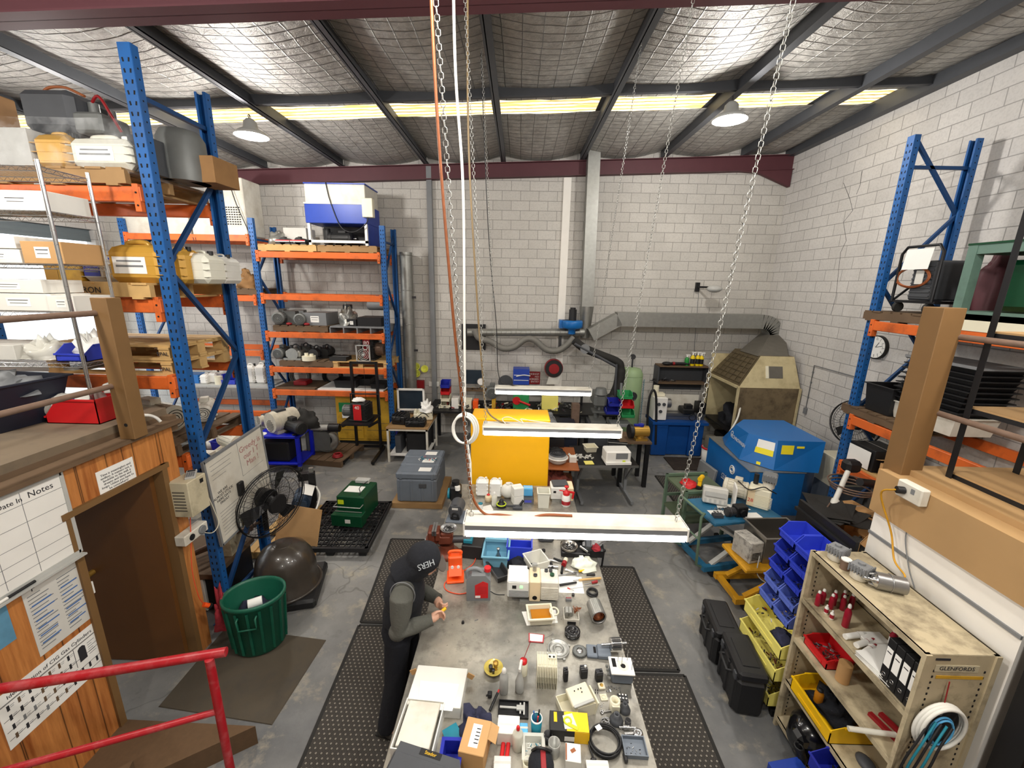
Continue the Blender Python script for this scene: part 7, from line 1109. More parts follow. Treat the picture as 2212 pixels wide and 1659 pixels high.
# wall lamp, signs and small wall things
p=yp(1507,620,9.6); q=yp(1542,626,9.2); t=thing('wall_floodlight','small floodlight on a dark bracket high on the back wall','wall lamp',(0,0,0)); b=B(); b.bb(p.x-.04,p.x+.04,9.58,9.65,p.z-.1,p.z+.1); b.beam((p.x,9.6,p.z),(q.x-.05,9.3,p.z-.0),.03,.04); ob('bracket',b,'black_metal',t); b=B(); b.ell((q.x+.02,9.22,q.z+.02),(.16,.13,.08)); ob('lamp_head',b,'grey_light',t); cable('wall_cable','thin cable hanging down the wall from the floodlight',[(p.x+.05,9.63,p.z-.1),(p.x+.08,9.64,p.z-.6),(p.x+.12,9.64,p.z-1.4),(p.x+.2,9.64,2.0)],.006,'ink_soft')
def wallbox(name,label,cat,u0,u1,v0,v1,y,d,mat_): a,c=yp(u0,v1,y),yp(u1,v0,y); t=thing(name,label,cat,((a.x+c.x)/2,y,a.z)); b=B(); b.bb(-(c.x-a.x)/2,(c.x-a.x)/2,0,d,0,c.z-a.z,bev=.005); ob('body',b,mat_,t); return t,c.x-a.x,c.z-a.z
t,w_,h_=wallbox('warning_sign','red workshop sign with white words behind the blue cabinet','sign',1108,1167,803,829,9.61,.01,'red_dark'); lettering('sign_text','WORKSHOP\nNO\nUNAUTHORISED\nENTRY',h_*.2,'white',t,(w_*.46,-.002,h_*.5),(PI/2,0,0),align='RIGHT')
t,w_,h_=wallbox('parts_cabinet','bright blue parts cabinet on the bench by the red sign','cabinet',1108,1144,798,831,9.2,.3,'blue_deep2'); b=B(); [b.box((0,-.004,h_*q),(w_*.9,.006,.012)) for q in(.3,.62)]; b.tube(spl([(-w_*.3,-.02,h_*.55),(.05,-.05,h_*.66),(w_*.55,-.02,h_*.6)],5),.012,6); ob('drawer_gap',b,'white',t)
wallbox('monitor','dark monitor standing on the back bench','monitor',1001,1042,800,829,9.35,.06,'window_dark'); wallbox('wall_cabinet','small red box on the back wall left of the bench','box',895,915,823,845,9.5,.12,'red_dark'); wallbox('switch_plate','white double switch plate on the back wall','switch',926,948,825,835,9.6,.04,'white')
for i,(u,v) in enumerate(((900,793),(918,798),(901,808))): p=yp(u,v,9.5); b=B(); b.lathe([(.06,-.06),(.09,.06),(.08,.06),(.05,-.05),(.001,-.05)],n=16); b.at(rx=1.1); solo('wall_cup',('left upper','right upper','lower')[i]+' yellow cup bin on the back wall','bin',b,'lime_bin',p).rotation_euler=(1.1,0,0)
t=thing('hose_reel','black and red hose reel hanging on the back wall','hose reel',yp(1196,795,9.4)); b=B(); b.cyl((0,-.1,0),(0,.1,0),.2,n=28); b.cyl((0,.1,0),(0,.2,0),.06); ob('drum',b,'black',t); b=B(); b.cyl((0,-.05,0),(0,.05,0),.215,n=28); b.cyl((-.0,-.11,0),(0,-.1,0),.12,n=20); ob('red_case',b,'red_dark',t); sheet('wall_notice','printed notice leaning under the hose reel','notice',[yp(1180,830,9.3),yp(1206,830,9.3),yp(1212,808,9.4),yp(1188,806,9.4)],'paper_grey')
# back bench and clutter
b=B(); b.bb(-1.95,2.25,8.55,9.5,.86,.9); t=solo('back_bench','long dark bench along the back wall','workbench',b,'black_metal')
for x_ in(-1.85,-.9,.3,1.4,2.15): 
    for yy in(8.6,9.45): ob('leg',B().bb(x_-.03,x_+.03,yy-.03,yy+.03,0,.86),'black_metal',t)
b=B(); b.bb(-1.3,1.6,9.25,9.5,1.18,1.21); t2=solo('bench_shelf','dark shelf above the back bench','shelf',b,'timber_dark'); [ob('support',B().bb(x_-.015,x_+.015,9.3,9.48,.9,1.18),'black_metal',t2) for x_ in(-1.25,.1,1.55)]
for i,(u0,u1,vt,mt,nm) in enumerate(((951,972,822,'blue_deep','blue and silver parts bin at the top of the bin stack'),(951,972,836,'red','red parts bin in the middle of the bin stack'),(952,971,850,'cream','upper cream parts bin of the bin stack'),(952,971,860,'cream','lower cream parts bin of the bin stack'))): p=uyz((u0+u1)/2,8.75,.9); picking_bin(nm,(p.x,8.9,.9+.155*(3-i)),.2,.26,.15,0,mt,group=None)
clut=[(975,990,862,'white','white label printer on the back bench',carton),(1002,1018,866,'cream','cream battery charger on the back bench',carton),(1021,1032,868,'orange','orange box beside the cream charger',carton),(1062,1070,850,'yellow_old','small yellow box on the back bench',carton),(1108,1142,852,'green_tray','green tool case on the back bench',carton),(1170,1205,858,'yellow_bin','yellow box with cables at the right of the back bench',carton)]
for u0,u1,vt,mt,nm,fn in clut: x,w_,h_=S4(u0,u1,vt,8.75,.9); fn(nm,(x,8.9,.9),(w_,.25,max(.08,h_)),0,mt)
for i in range(3): heapthing('tool_clutter',('left','middle','right')[i]+' heap of dark tools and fittings on the back bench','tools',(-1.3+1.15*i,8.95,.9),90,.5,.24,.035,.16,['black','steel_dark','zinc','grey_dark','cream','red_dark','steel'],seed=90+i)
heapthing('tool_clutter','row of small tools on the shelf above the back bench','tools',(.1,9.38,1.21),50,1.2,.08,.025,.12,['black','steel_dark','grey_mid','yellow_old'],seed=96)
t=thing('pressure_gauge','round white pressure gauge on the back bench shelf','gauge',yp(1039,824,9.3)); b=B(); b.cyl((0,-.03,0),(0,.02,0),.09,n=24); ob('case',b,'steel',t); b=B(); b.cyl((0,-.033,0),(0,-.031,0),.078,n=24); ob('face',b,'paper',t)
b=B(); b.cyl((0,-.02,0),(0,.02,0),.17,n=28); b.cyl((0,-.04,0),(0,-.02,0),.06,n=16); solo('grinding_wheel','grey round wheel standing behind the far light','wheel',b,'grey_dark',yp(1092,826,9.3)); t=thing('grinder_motor','grey ribbed motor end beside the battery charger','motor',yp(1063,848,8.8)); motor_part(t,(0,.1,0),.14,.3,'motor_grey',rad(90),feet=False); b=B(); b.cyl((0,0,0),(.0,.2,0),.09,n=16); b.cyl((.05,.0,0),(.3,-.05,-.08),.025,n=10); solo('red_vice','small red vice on the back bench','vice',b,'red',yp(1116,866,8.75)); t=thing('arbor_press','brown steel press column behind the yellow cabinet','press',(1.28,8.45,0)); b=B(); b.bb(-.08,.08,-.08,.08,0,1.18); b.bb(-.2,.2,-.25,.2,0,.06); ob('column',b,'pipe_rust',t)
motor('silver round motor standing behind the yellow cabinet',(.62,7.3,.9),.17,.4,rad(95),'grey_mid'); b=B(); b.bb(-.5,.5,-.35,.35,0,.86,bev=.01); solo('dark_cabinet','dark blue cabinet behind the brown topped table','cabinet',b,'navy_tub',(.75,8.1,0)); b=B(); b.bb(-.45,.3,-.3,.3,0,.9); solo('dark_cabinet','black cabinet carrying the silver round motor','cabinet',b,'black',(.6,7.35,0))
# drill press with fume arm
t=thing('drill_press','grey pillar drill press on the back bench','drill press',(1.72,8.3,0)); b=B(); b.bb(-.2,.2,-.25,.25,0,.86); ob('stand',b,'grey_dark',t); b=B(); b.cyl((0,.1,.86),(0,.1,1.45),.05,n=14); b.box((0,0,.88),(.3,.4,.05)); b.box((0,-.05,1.1),(.26,.26,.04)); ob('column',b,'motor_grey',t); b=B(); b.box((0,-.02,1.36),(.26,.5,.28),bev=.05); b.cyl((0,-.2,1.5),(0,-.2,1.62),.14,.1,n=20); b.cyl((0,-.18,1.15),(0,-.18,1.25),.03); ob('head',b,'motor_grey',t); b=B(); [b.beam((.15,-.1,1.25),(.15+.12*math.cos(a),-.16,1.25+.14*math.sin(a)),.015,.015) for a in(.5,2.6,4.7)]; ob('feed_handle',b,'black',t)
arm=[yp(u,v,8.7) for u,v in((1240,735),(1262,752),(1300,768),(1330,780),(1340,792),(1336,830),(1326,855))]; P=spl(arm,8); b=B(); t=thing('fume_arm','black articulated fume extraction arm reaching over the drill press','fume arm',(0,0,0)); b.tube(P,0,14,rs=[.09 if i<34 else .11 for i in range(len(P))]); ob('hose',b,'rubber',t); b=B(); b.cyl(arm[0]+Vector((0,-.1,-.06)),arm[3]+Vector((0,-.1,-.1)),.03,n=10); b.cyl(arm[3]+Vector((0,-.1,-.05)),arm[6]+Vector((0,-.1,.0)),.025,n=10); ob('link',b,'grey_dark',t); b=B(); b.cyl(arm[6],arm[6]+Vector((-.12,-.05,-.12)),.1,.17,n=20); ob('nozzle',b,'black',t); b=B(); b.cyl(arm[1]+Vector((0,-.12,0)),arm[1]+Vector((0,-.08,0)),.1,n=20); ob('joint',b,'grey_mid',t)
t=thing('tray_stand','stand of red green and blue bins beside the drill press','bin stand',(2.16,8.02,0)); b=B(); b.bb(-.02,.02,.2,.24,.0,1.7); b.bb(-.2,.2,-.2,.25,0,.04); b.bb(-.2,.2,-.1,.25,.86,.9); ob('frame',b,'grey_mid',t)
for i,(u,v,mt,nm) in enumerate(((1352,862,'green_tray','upper green bin on the stand beside the drill press'),(1355,882,'red','red bin on the stand beside the drill press'),(1356,902,'green_tray','lower green bin on the stand beside the drill press'),(1328,878,'blue_deep','upper blue bin left of the red bin'),(1322,895,'blue_deep','lower blue bin left of the red bin'))): p=yp(u,v,8.0); picking_bin(nm,(p.x,8.1,p.z),.26,.26,.13,0,mt)
# green tank
p=yp(1364,790,9.2); t=thing('air_receiver','tall pale green pressure tank against the back wall','tank',(p.x,9.15,0)); b=B(); zt_=1.86; b.lathe([(.02,.1),(.2,.14),(.255,.26),(.255,zt_-.14),(.2,zt_-.03),(.06,zt_),(.0005,zt_)],n=36); b.torus((0,0,zt_-.18),.256,.006,n=36,m=4); ob('vessel',b,'green_tank',t); b=B(); [b.bb(x_-.03,x_+.03,yy-.03,yy+.03,0,.22) for x_,yy in((.17,0),(-.17,0),(0,.17))]; ob('stand',b,'green_tank',t); b=B(); b.torus((0,-.262,1.25),.09,.012,'y',20,6); b.cyl((0,-.27,1.25),(0,-.25,1.25),.08); ob('inspection_port',b,'steel_dark',t); b=B(); b.cyl((0,0,zt_),(0,0,zt_+.2),.02); b.cyl((.0,-.03,zt_+.24),(0,.01,zt_+.24),.06,n=18); ob('gauge',b,'steel_dark',t); b=B(); b.tube([(.27+.012*math.sin(i*1.2),-.1+.012*math.cos(i*1.2),1.6-.008*i) for i in range(140)],.006,4); ob('coil_hose',b,'teal',t)
# lathe
t=thing('metal_lathe','white and blue metal lathe against the back wall','lathe',(3.55,8.72,0)); b=B(); b.bb(-.55,-.22,-.22,.25,.02,.78,bev=.01); b.bb(.25,.55,-.22,.25,.02,.78,bev=.01); b.bb(-.3,.3,-.15,.25,.02,.74); b.bb(-.58,.62,-.26,.28,.74,.8); ob('base_cabinet',b,'blue_lathe',t); b=B(); b.bb(-.56,-.28,-.18,.18,.82,1.32,bev=.01); b.cyl((-.28,0,1.16),(-.16,0,1.16),.1,n=22,mi=1); ob('headstock',b,['white','steel'],t); b=B(); [b.cyl((x_,-.205,z_),(x_,-.18,z_),.035,n=14) for x_,z_ in((-.47,1.18),(-.36,1.18),(-.42,1.02))]; ob('knob',b,'grey_dark',t); b=B(); b.bb(-.28,.6,-.1,.0,.9,.96); b.bb(-.28,.6,.05,.14,.9,.96); b.bb(-.28,.6,-.05,.12,.8,.9); ob('bed',b,'steel',t); b=B(); b.box((.2,-.02,1.02),(.24,.34,.12),bev=.02); b.box((.2,-.1,1.12),(.14,.14,.1)); b.torus((.26,-.24,.92),.07,.008,'y',18,5); b.bb(.42,.58,-.12,.12,.96,1.2); ob('carriage',b,'black_metal',t); b=B(); b.bb(-.2,.55,.22,.24,.8,1.3); ob('splash_guard',b,'white_dirty',t); b=B(); b.cyl((-.5,0,1.32),(-.5,0,1.55),.06); b.box((-.42,.0,1.36),(.2,.16,.06)); ob('tool_tray',b,'cream',t)
a,c=yp(1422,790,9.4),yp(1530,790,9.4); t=thing('wall_shelf_unit','dark two tier shelf on the wall above the lathe','shelf',((a.x+c.x)/2,9.5,0)); W=(c.x-a.x)/2; z0=yp(1470,828,9.4).z; z1_=yp(1470,792,9.4).z; b=B(); [b.bb(-W,W,-.2,.14,q,q+.025) for q in(z0,z1_)]; ob('shelf_board',b,'timber_dark',t); b=B(); [b.bb(s*W-.012,s*W+.012,-.18,.14,z0,z1_) for s in(-1,1)]; b.bb(-W,W,.12,.14,z0-.2,z1_); ob('side',b,'grey_dark',t)
for i,(u,mt,cp,h) in enumerate(((1484,'green_bottle','white',.24),(1496,'yellow_deep2','white',.3),(1507,'yellow_deep2','white',.3),(1515,'yellow_deep2','white',.29))): p=uyz(u,9.38,z1_+.025); bottle(('green and white spray bottle at the left of the row above the lathe','left yellow spray bottle above the lathe','middle yellow spray bottle above the lathe','right yellow spray bottle above the lathe')[i],(p.x,9.42,z1_+.025),.05,h,mt,cp,name='spray_bottle',trig='white',band='black' if i else None)
t=thing('angle_grinder','black angle tool with red ring lying above the lathe','tool',(a.x+.2,9.4,z1_+.07)); b=B(); b.ell((0,0,0),(.12,.08,.04)); ob('head',b,'black',t); b=B(); b.cyl((.1,0,0),(.5,0,0),.035,n=12); ob('body',b,'black',t); b=B(); b.cyl((.12,0,0),(.17,0,0),.04,n=12); ob('ring',b,'red_dark',t)
heapthing('lathe_tools','heap of lathe chucks and tools on the lower wall shelf','tools',(3.45,9.46,z0+.03),40,.3,.06,.025,.08,['black','steel_dark','steel'],seed=99); 
cable('hook_pipe','black hooped guard rail at the left of the lathe',[yp(1397,968,8.5),yp(1400,880,8.5),yp(1408,845,8.5),yp(1416,850,8.5),yp(1418,885,8.5),yp(1416,960,8.5)],.025,'black',cat='guard rail')
b=B(); b.box((0,0,.012),(.92,.62,.02)); [b.box((0,-.28+.07*i,.026),(.92,.03,.012)) for i in range(9)]; solo('slatted_mat','dark slatted mat in front of the lathe','floor mat',b,'timber_black',(3.72,8.1,.0))
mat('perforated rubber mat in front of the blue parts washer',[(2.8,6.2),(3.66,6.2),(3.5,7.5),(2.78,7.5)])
p=Vector((4.12,8.2,0)); t=thing('white_bucket','white bucket with red rim beside the lathe','bucket',p); b=B(); b.lathe([(.12,0),(.15,.36),(.14,.36),(.11,.02),(.001,.02)],n=26); ob('pail',b,'white',t); b=B(); b.lathe([(.151,.33),(.158,.34),(.156,.37),(.14,.37)],n=26,cap=False); ob('red_rim',b,'red',t); b=B(); b.torus((0,0,.3),.152,.004,'x',20,5,a0=PI,a1=2*PI); ob('handle',b,'steel_dark',t); b=B(); b.lathe([(.12,.37),(.11,.6),(.09,.62),(.001,.62)],n=20); solo('waste_tin','grey tin standing in the white bucket','tin',b,'dust',p)
# parts washer (blue)
t=thing('parts_washer','large bright blue parts washer with faceted lid','parts washer',(0,0,0)); ZT=.85
base=[(3.70,5.98),(4.55,5.98),(5.3,6.75),(5.35,7.5),(3.74,7.5)]
b=B(); b.prism(base,.06,ZT); ob('tank',b,'blue_machine',t); b=B(); b.prism([(x_+(.012 if x_>4.5 else -.012),y_+(.012 if y_>7 else -.012)) for x_,y_ in base],ZT,ZT+.012); ob('tray_rim',b,'zinc',t)
top=[zp(u,v,1.32) for u,v in((1590,917),(1617,936),(1681,952),(1784,955),(1693,908),(1606,906))]; bot=[zp(u,v,.87) for u,v in((1565,960),(1596,992),(1671,1016),(1768,1022))]+[Vector((5.35,7.42,.87)),Vector((3.95,7.42,.87))]
b=B(); b.add([*bot,*top],[(i,(i+1)%6,(i+1)%6+6,i+6) for i in range(6)]+[(6,7,8,9,10,11),(5,4,3,2,1,0)]); ob('lid',b,'blue_machine',t)
def face_label(i,j,s0,s1,r0,r1,mat_,off=.003):
    f=lambda s,r: bot[i].lerp(bot[j],s).lerp(top[i].lerp(top[j],s),r); n=(f(1,0)-f(0,0)).cross(f(0,1)-f(0,0)).normalized(); q=[f(s0,r0),f(s1,r0),f(s1,r1),f(s0,r1)]; b=B(); b.add([p+n*.0008 for p in q]+[p+n*off for p in q],[(4,5,6,7),(0,1,5,4),(1,2,6,5),(2,3,7,6),(3,0,4,7)]); ob('label_sticker',b,mat_,t); return f,n
face_label(1,2,.38,.93,.62,.9,'paper'); face_label(1,2,.36,.92,.42,.62,'lime2'); face_label(1,2,.5,.62,.03,.13,'lime2'); f,n=face_label(2,3,.1,.36,.55,.85,'lime2'); face_label(2,3,.42,.58,.76,.83,'lime2')
f=lambda s,r: bot[0].lerp(bot[1],s).lerp(top[0].lerp(top[1],s),r); xa=(f(1,.4)-f(0,.4)).normalized(); n=(f(1,0)-f(0,0)).cross(f(0,1)-f(0,0)).normalized(); ya=n.cross(xa)
o=lettering('lid_text','TECHNOWASH',.085,'white',t,(0,0,0)); o.matrix_local=Matrix.Translation(f(.56,.52)+n*.004)@Matrix((xa,ya,n)).transposed().to_4x4()
o=lettering('lid_logo','O',.13,'white',t,(0,0,0)); o.matrix_local=Matrix.Translation(f(.08,.6)+n*.004)@Matrix((xa,ya,n)).transposed().to_4x4()
RT=Matrix(((0,0,-1),(-1,0,0),(0,1,0)))
o=lettering('brand_text','CLEANING',.1,'white',t,(0,0,0)); o.matrix_local=Matrix.Translation((3.70-.002,6.55,.42))@RT.to_4x4(); b=B(); b.torus((3.705,6.5,.64),.07,.01,'x',24,5); b.torus((3.705,6.5,.64),.04,.01,'x',20,5,a0=.5,a1=5.7); b.bb(3.698,3.705,6.3,6.8,.355,.365); ob('logo',b,'white',t)
t=thing('padded_screen','loose grey padded panel leaning on the washer front','panel',(3.5,6.95,-.03),rad(8)); b=B(); b.box((0,0,.3),(.06,.5,.5),bev=.02,ry=.12); ob('panel',b,'grey_mid',t); b=B(); [b.cyl((-.08,y_,.08),(.02,y_,.08),.03,n=10) for y_ in(-.2,.2)]; ob('knob',b,'steel',t) 
t=thing('control_pedestal','cream control cabinet with push buttons on a grey pedestal','control cabinet',(5.27,6.17,0)); b=B(); b.prism([(-.3,-.12),(.32,-.12),(.32,.16),(-.3,.16)],.0,.62,top=[(-.28,-.14),(.34,-.14),(.34,.18),(-.28,.18)]); ob('pedestal',b,'case_grey',t); b=B(); b.bb(-.28,.34,-.16,.18,.62,1.1,bev=.008); ob('cabinet',b,'cream',t); b=B(); b.bb(-.285,-.11,-.165,-.16,.64,1.08); ob('button_panel',b,'white',t); b=B(); b.bb(-.08,.32,-.168,-.16,.66,1.04); b.cyl((-.04,-.172,.86),(-.04,-.16,.86),.014,mi=1); b.cyl((.1,-.172,.8),(.1,-.16,.8),.016,mi=2); ob('door',b,['grey_dark','chrome','black'],t)
for i in range(8): b=B(); x_,z_=-.23+.07*(i%2),1.0-.075*(i//2); b.cyl((x_,-.178,z_),(x_,-.165,z_),.018,n=12); ob('push_button',b,('red','green_tray','black','green_tray')[(i*3)%4],t)
# ================================================================ CENTRE
t=thing('flammable_cabinet','tall bright yellow flammable liquids cabinet with plain back','cabinet',(-.07,5.62,0)); b=B(); b.bb(-.55,.55,-.24,.24,.08,1.83,bev=.012); ob('body',b,'yellow_cab',t); b=B(); b.bb(-.53,.53,-.22,.22,0,.08); ob('plinth',b,'yellow_cab',t); b=B(); [b.bb(s*.275-.265,s*.275+.265,.24,.252,.14,1.79,bev=.004) for s in(-1,1)]; ob('doors',b,'yellow_cab',t)
b=B(); b.bb(-.42,.42,-.5,.5,0,.09); solo('low_platform','brown timber base under the grey cases','pallet',b,'timber_mid',(-1.6,6.58,0.002))
for i,(y_) in enumerate((6.28,6.62,6.94)):
    t=thing('transport_case',('nearest','middle','farthest')[i]+' grey ribbed transport case of the row of three','case',(-1.6-.015*i,y_,.094),group='grey transport cases'); b=B(); b.box((0,0,.2),(.66,.31,.4),bev=.02); [b.box((x_,0,.2),(.05,.325,.38),bev=.01) for x_ in(-.26,-.09,.09,.26)]; ob('body',b,'case_grey',t); b=B(); b.box((0,0,.465),(.68,.325,.12),bev=.025); [b.box((x_,0,.46),(.05,.335,.11),bev=.01) for x_ in(-.26,.26)]; b.box((0,0,.527),(.5,.24,.01),bev=.004); ob('lid',b,'case_grey',t); b=B(); b.box((.1,-.166,.3),(.12,.02,.07),bev=.006); ob('handle',b,'grey_dark',t); b=B(); b.box((.12,-.03,.533),(.2,.14,.002)); ob('sticker',b,'paper',t)
heapthing('loose_packaging','white wrappers and a red cap on the middle grey case','packaging',(-1.55,6.66,.63),16,.2,.08,.02,.03,['paper','teal','red','white'],seed=101)
t=thing('brown_table','brown topped table beside the yellow cabinet','table',(.72,6.6,0),rad(-2)); b=B(); b.bb(-.55,.35,-.45,.5,.71,.74,bev=.008); ob('table_top',b,'brown_top',t); [ob('leg',B().bb(x_-.02,x_+.02,y_-.02,y_+.02,0,.71),'steel_dark',t) for x_ in(-.5,.3) for y_ in(-.4,.45)]; b=B(); b.bb(-.5,.32,-.4,.45,.22,.25); ob('lower_shelf',b,'brown_top',t)
t=thing('black_table','black topped table with splayed steel legs','table',(1.55,6.75,0),rad(3)); b=B(); b.bb(-.52,.5,-.42,.45,.71,.735); ob('table_top',b,'black_metal',t); b=B(); b.bb(-.52,.5,-.43,-.42,.7,.74); ob('edge_strip',b,'steel',t)
for x_ in(-.42,.44): b=B(); b.beam((x_,.0,.7),(x_,.0,.08),.05,.05); b.beam((x_,-.45,.06),(x_,.55,.06),.05,.05); b.beam((x_,-.35,.7),(x_,-.02,.3),.03,.03); ob('leg_frame',b,'grey_mid',t)
t=thing('bench_projector','white instrument with grey screen on the black table','instrument',(1.72,6.5,.737),rad(4)); b=B(); b.box((0,0,.14),(.42,.28,.2),bev=.02); b.box((0,-.02,.035),(.43,.3,.05),bev=.006); ob('case',b,'white',t); b=B(); b.box((.05,-.143,.16),(.2,.006,.1)); ob('screen',b,'grey_mid',t); b=B(); b.box((.09,-.144,.07),(.05,.004,.03)); ob('badge',b,'lime',t); b=B(); [b.box((-.1+.2*i,-.15,.03),(.04,.02,.03)) for i in range(2)]; ob('foot',b,'black',t)
carton('black carton with red label behind the white instrument',(1.85,6.95,.737),(.34,.28,.16),rad(-10),'black'); tubx('cream square dish behind the white instrument',(1.36,6.95,.737),.2,.18,.1,rad(10),'cream','dish','square_dish'); heapthing('plastic_bags','clear bags of small parts on the black table','bags',(1.15,6.6,.737),24,.2,.12,.03,.05,['clear_plastic','paper_grey','pvc'],seed=103); b=B(); b.box((0,0,.005),(.15,.13,.01)); solo('yellow_folder','yellow folder beside the clear bags','folder',b,'yellow_bin',(1.25,6.42,.737),.1)
t=thing('fan_heater','grey round blower with spiral grille on the brown table','blower',(.72,6.4,.741),rad(20)); b=B(); b.lathe([(.1,0),(.15,.04),(.16,.12),(.13,.15)],n=28); ob('body',b,'grey_light',t); b=B(); b.lathe([(.14,.15),(.13,.17),(.001,.18)],n=28); [b.torus((0,0,.178),r,.005,n=24,m=5,mi=1) for r in(.03,.06,.09,.12)]; ob('grille',b,['grey_dark','black'],t); b=B(); b.torus((0,0,.1),.165,.012,n=28,m=6); ob('rim',b,'white',t)
motor('cream ribbed motor standing behind the grey round blower',(.42,6.75,.741),.12,.34,rad(80),'white_dirty'); blob('black_cables','black cables heaped on the brown table','cables',(.72,6.85,.741),(.16,.12,.08),'black',seed=105,kind='stuff'); carton('small white carton right of the grey round blower',(.98,6.45,.741),(.12,.1,.1),0,'card_white'); blob('orange_rags','orange and navy work clothes under the brown table','clothes',(.68,6.45,.252),(.3,.22,.28),'hi_vis',seed=106,amp=.6)
t=thing('steel_stand','dark steel work stand right of the black table','stand',(2.2,7.25,0)); b=B(); b.bb(-.3,.28,-.25,.3,.86,.9); ob('top',b,'timber_dark',t); [ob('leg',B().bb(x_-.035,x_+.035,y_-.035,y_+.035,0,.86),'black_metal',t) for x_ in(-.24,.22) for y_ in(-.2,.25)]
t=thing('brass_pump','gold coloured small pump with black guard on the steel stand','pump',(2.3,7.15,.9),rad(5)); b=B(); b.cyl((-.14,0,.16),(.14,0,.16),.1,n=20); b.cyl((0,0,0),(0,0,.1),.07,n=16); b.box((0,0,.02),(.22,.18,.04)); ob('body',b,'brass',t); b=B(); b.cyl((-.22,0,.16),(-.16,0,.16),.13,n=22); ob('guard',b,'black',t); b=B(); b.cyl((.0,0,.26),(.0,0,.3),.05); b.box((-.05,0,.28),(.16,.05,.03)); ob('cap',b,'blue_deep',t)
# ================================================================ RIGHT SIDE
# right rack contents (front of the rack at x=4.72, bays run along y)
def rpal(label,y0,y1,z,mat): return pallet(label,(5.14,(y0+y1)/2,z),abs(y1-y0),.9,.13,rad(90),mat)
rpal('dark pallet under the welder on the top level of the right rack',5.72,4.75,3.26,'timber_dark'); z=3.39
b=B(); b.bb(-.35,.4,-.5,.5,0,.07); solo('pale_timber_slab','pale printed timber beam under the green cage on the right rack','timber beam',b,'pine',(5.05,4.1,3.3)); b=B(); b.bb(0,.1,-.75,.75,0,.17); solo('packing_beam','long cream packing beam with stencil at the front of the right rack','timber beam',b,'cream',(4.68,3.95,3.262)); 
t=thing('welder_trolley','welder on a black wheeled trolley with a white notice','welder',(5.0,5.2,z+.005),rad(-90)); b=B(); b.box((0,0,.13),(.6,.4,.03)); b.tube([(-.26,-.2,.13),(-.26,-.2,.7),(-.2,-.2,.78),(.2,-.2,.78),(.26,-.2,.7),(.26,-.2,.13)],.016,8); b.beam((-.26,-.2,.13),(-.26,.2,.5),.02,.02); ob('trolley_frame',b,'black_metal',t); b=B(); b.box((.05,0,.38),(.3,.34,.46),bev=.02); [b.box((.05,-.175,.2+.05*i),(.26,.01,.015)) for i in range(8)]; ob('welder_case',b,'grey_dark',t); b=B(); b.box((.02,-.182,.42),(.1,.006,.16)); ob('panel',b,'paper_grey',t); b=B(); b.box((-.02,-.22,.63),(.34,.004,.24),rx=-.1); ob('notice',b,'paper',t)
for x_ in(-.2,.2): b=B(); b.cyl((x_-.02,-.16,.06),(x_+.02,-.16,.06),.06,n=16); ob('wheel',b,'rubber',t)
b=B(); [b.torus((-.05,-.2,.42),.2+.012*i,.008,'y',24,5,sy=.55) for i in range(3)]; ob('cable_loop',b,'copper',t); 
blob('red_machine','dark maroon machine standing behind the welder','machine',(5.28,4.74,z),(.2,.15,.72),'maroon_beam',seed=110,amp=.2)
t=thing('steel_cage','pale green steel frame cage on the top of the right rack','cage',(5.1,4.0,3.372)); W,D,Hh=.38,.52,.75; b=B()
for sx in(-1,1):
    for sy in(-1,1): b.bb(sx*W-.045,sx*W+.045,sy*D-.045,sy*D+.045,0,Hh)
for q in(.045,Hh-.045):
    for sy in(-1,1): b.bb(-W,W,sy*D-.04,sy*D+.04,q-.045,q+.045)
    for sx in(-1,1): b.bb(sx*W-.04,sx*W+.04,-D,D,q-.045,q+.045)
ob('frame',b,'green_cage',t); b=B(); [b.bb(-W-.05,W+.05,-D-.05,D+.05,Hh,Hh+.02)]; ob('top_sheet',b,'green_mach',t); b=B(); b.bb(-.2,.3,-.2,.4,.1,.6,bev=.05); b.cyl((0,-.3,.3),(0,.2,.3),.16); ob('inner_machine',b,'green_mach',t)
rpal('brown pallet under the black trays on the middle level of the right rack',5.75,4.7,1.95,'timber_dark'); z=2.09
tubx('black tall crate at the end of the middle level of the right rack',(4.95,5.27,z),.42,.42,.36,rad(-90),'black','crate','plastic_crate',.85,.02)
tubx('white dirty tub under the stack of black trays',(5.05,4.72,z),.5,.78,.22,0,'white_dirty','tub','plastic_tub',.9,.02)
for i in range(9): 
    o=tubx(('lowest','second','third','fourth','fifth','sixth','seventh','eighth','topmost')[i]+' black tray of the nested stack on the right rack',(5.05,4.72-.012*i,z+.225+.062*i),.5,.78,.06,0,'black','tray','black_tray',.92,.03,group='nested black trays')
b=B(); b.bb(-.3,.3,-.42,.42,0,.015); b.bb(-.31,-.29,-.43,.43,0,.03); solo('flat_cover','grey topped lid on the stack of black trays','lid',b,'grey_mid',(5.05,4.6,z+.225+.062*9))
z=1.256; b=B(); b.bb(.0,.8,-2.4,-.1,0,.02); solo('shelf_board','timber board on the lowest level of the right rack','board',b,'pine',(4.74,5.62,z)); z+=.02
carton('black lidded box with white paper on the lowest right rack level',(4.98,5.35,z),(.42,.4,.3),rad(-90),'black',name='lidded_box'); b=B(); b.bb(-.005,0,-.18,.18,.02,.27); solo('box_paper','white paper hanging on the front of the black lidded box','paper',b,'paper',(4.762,5.36,z+.0)); carton('open brown carton beside the black lidded box',(4.95,4.9,z),(.32,.3,.18),rad(-90),'card',openf=True)
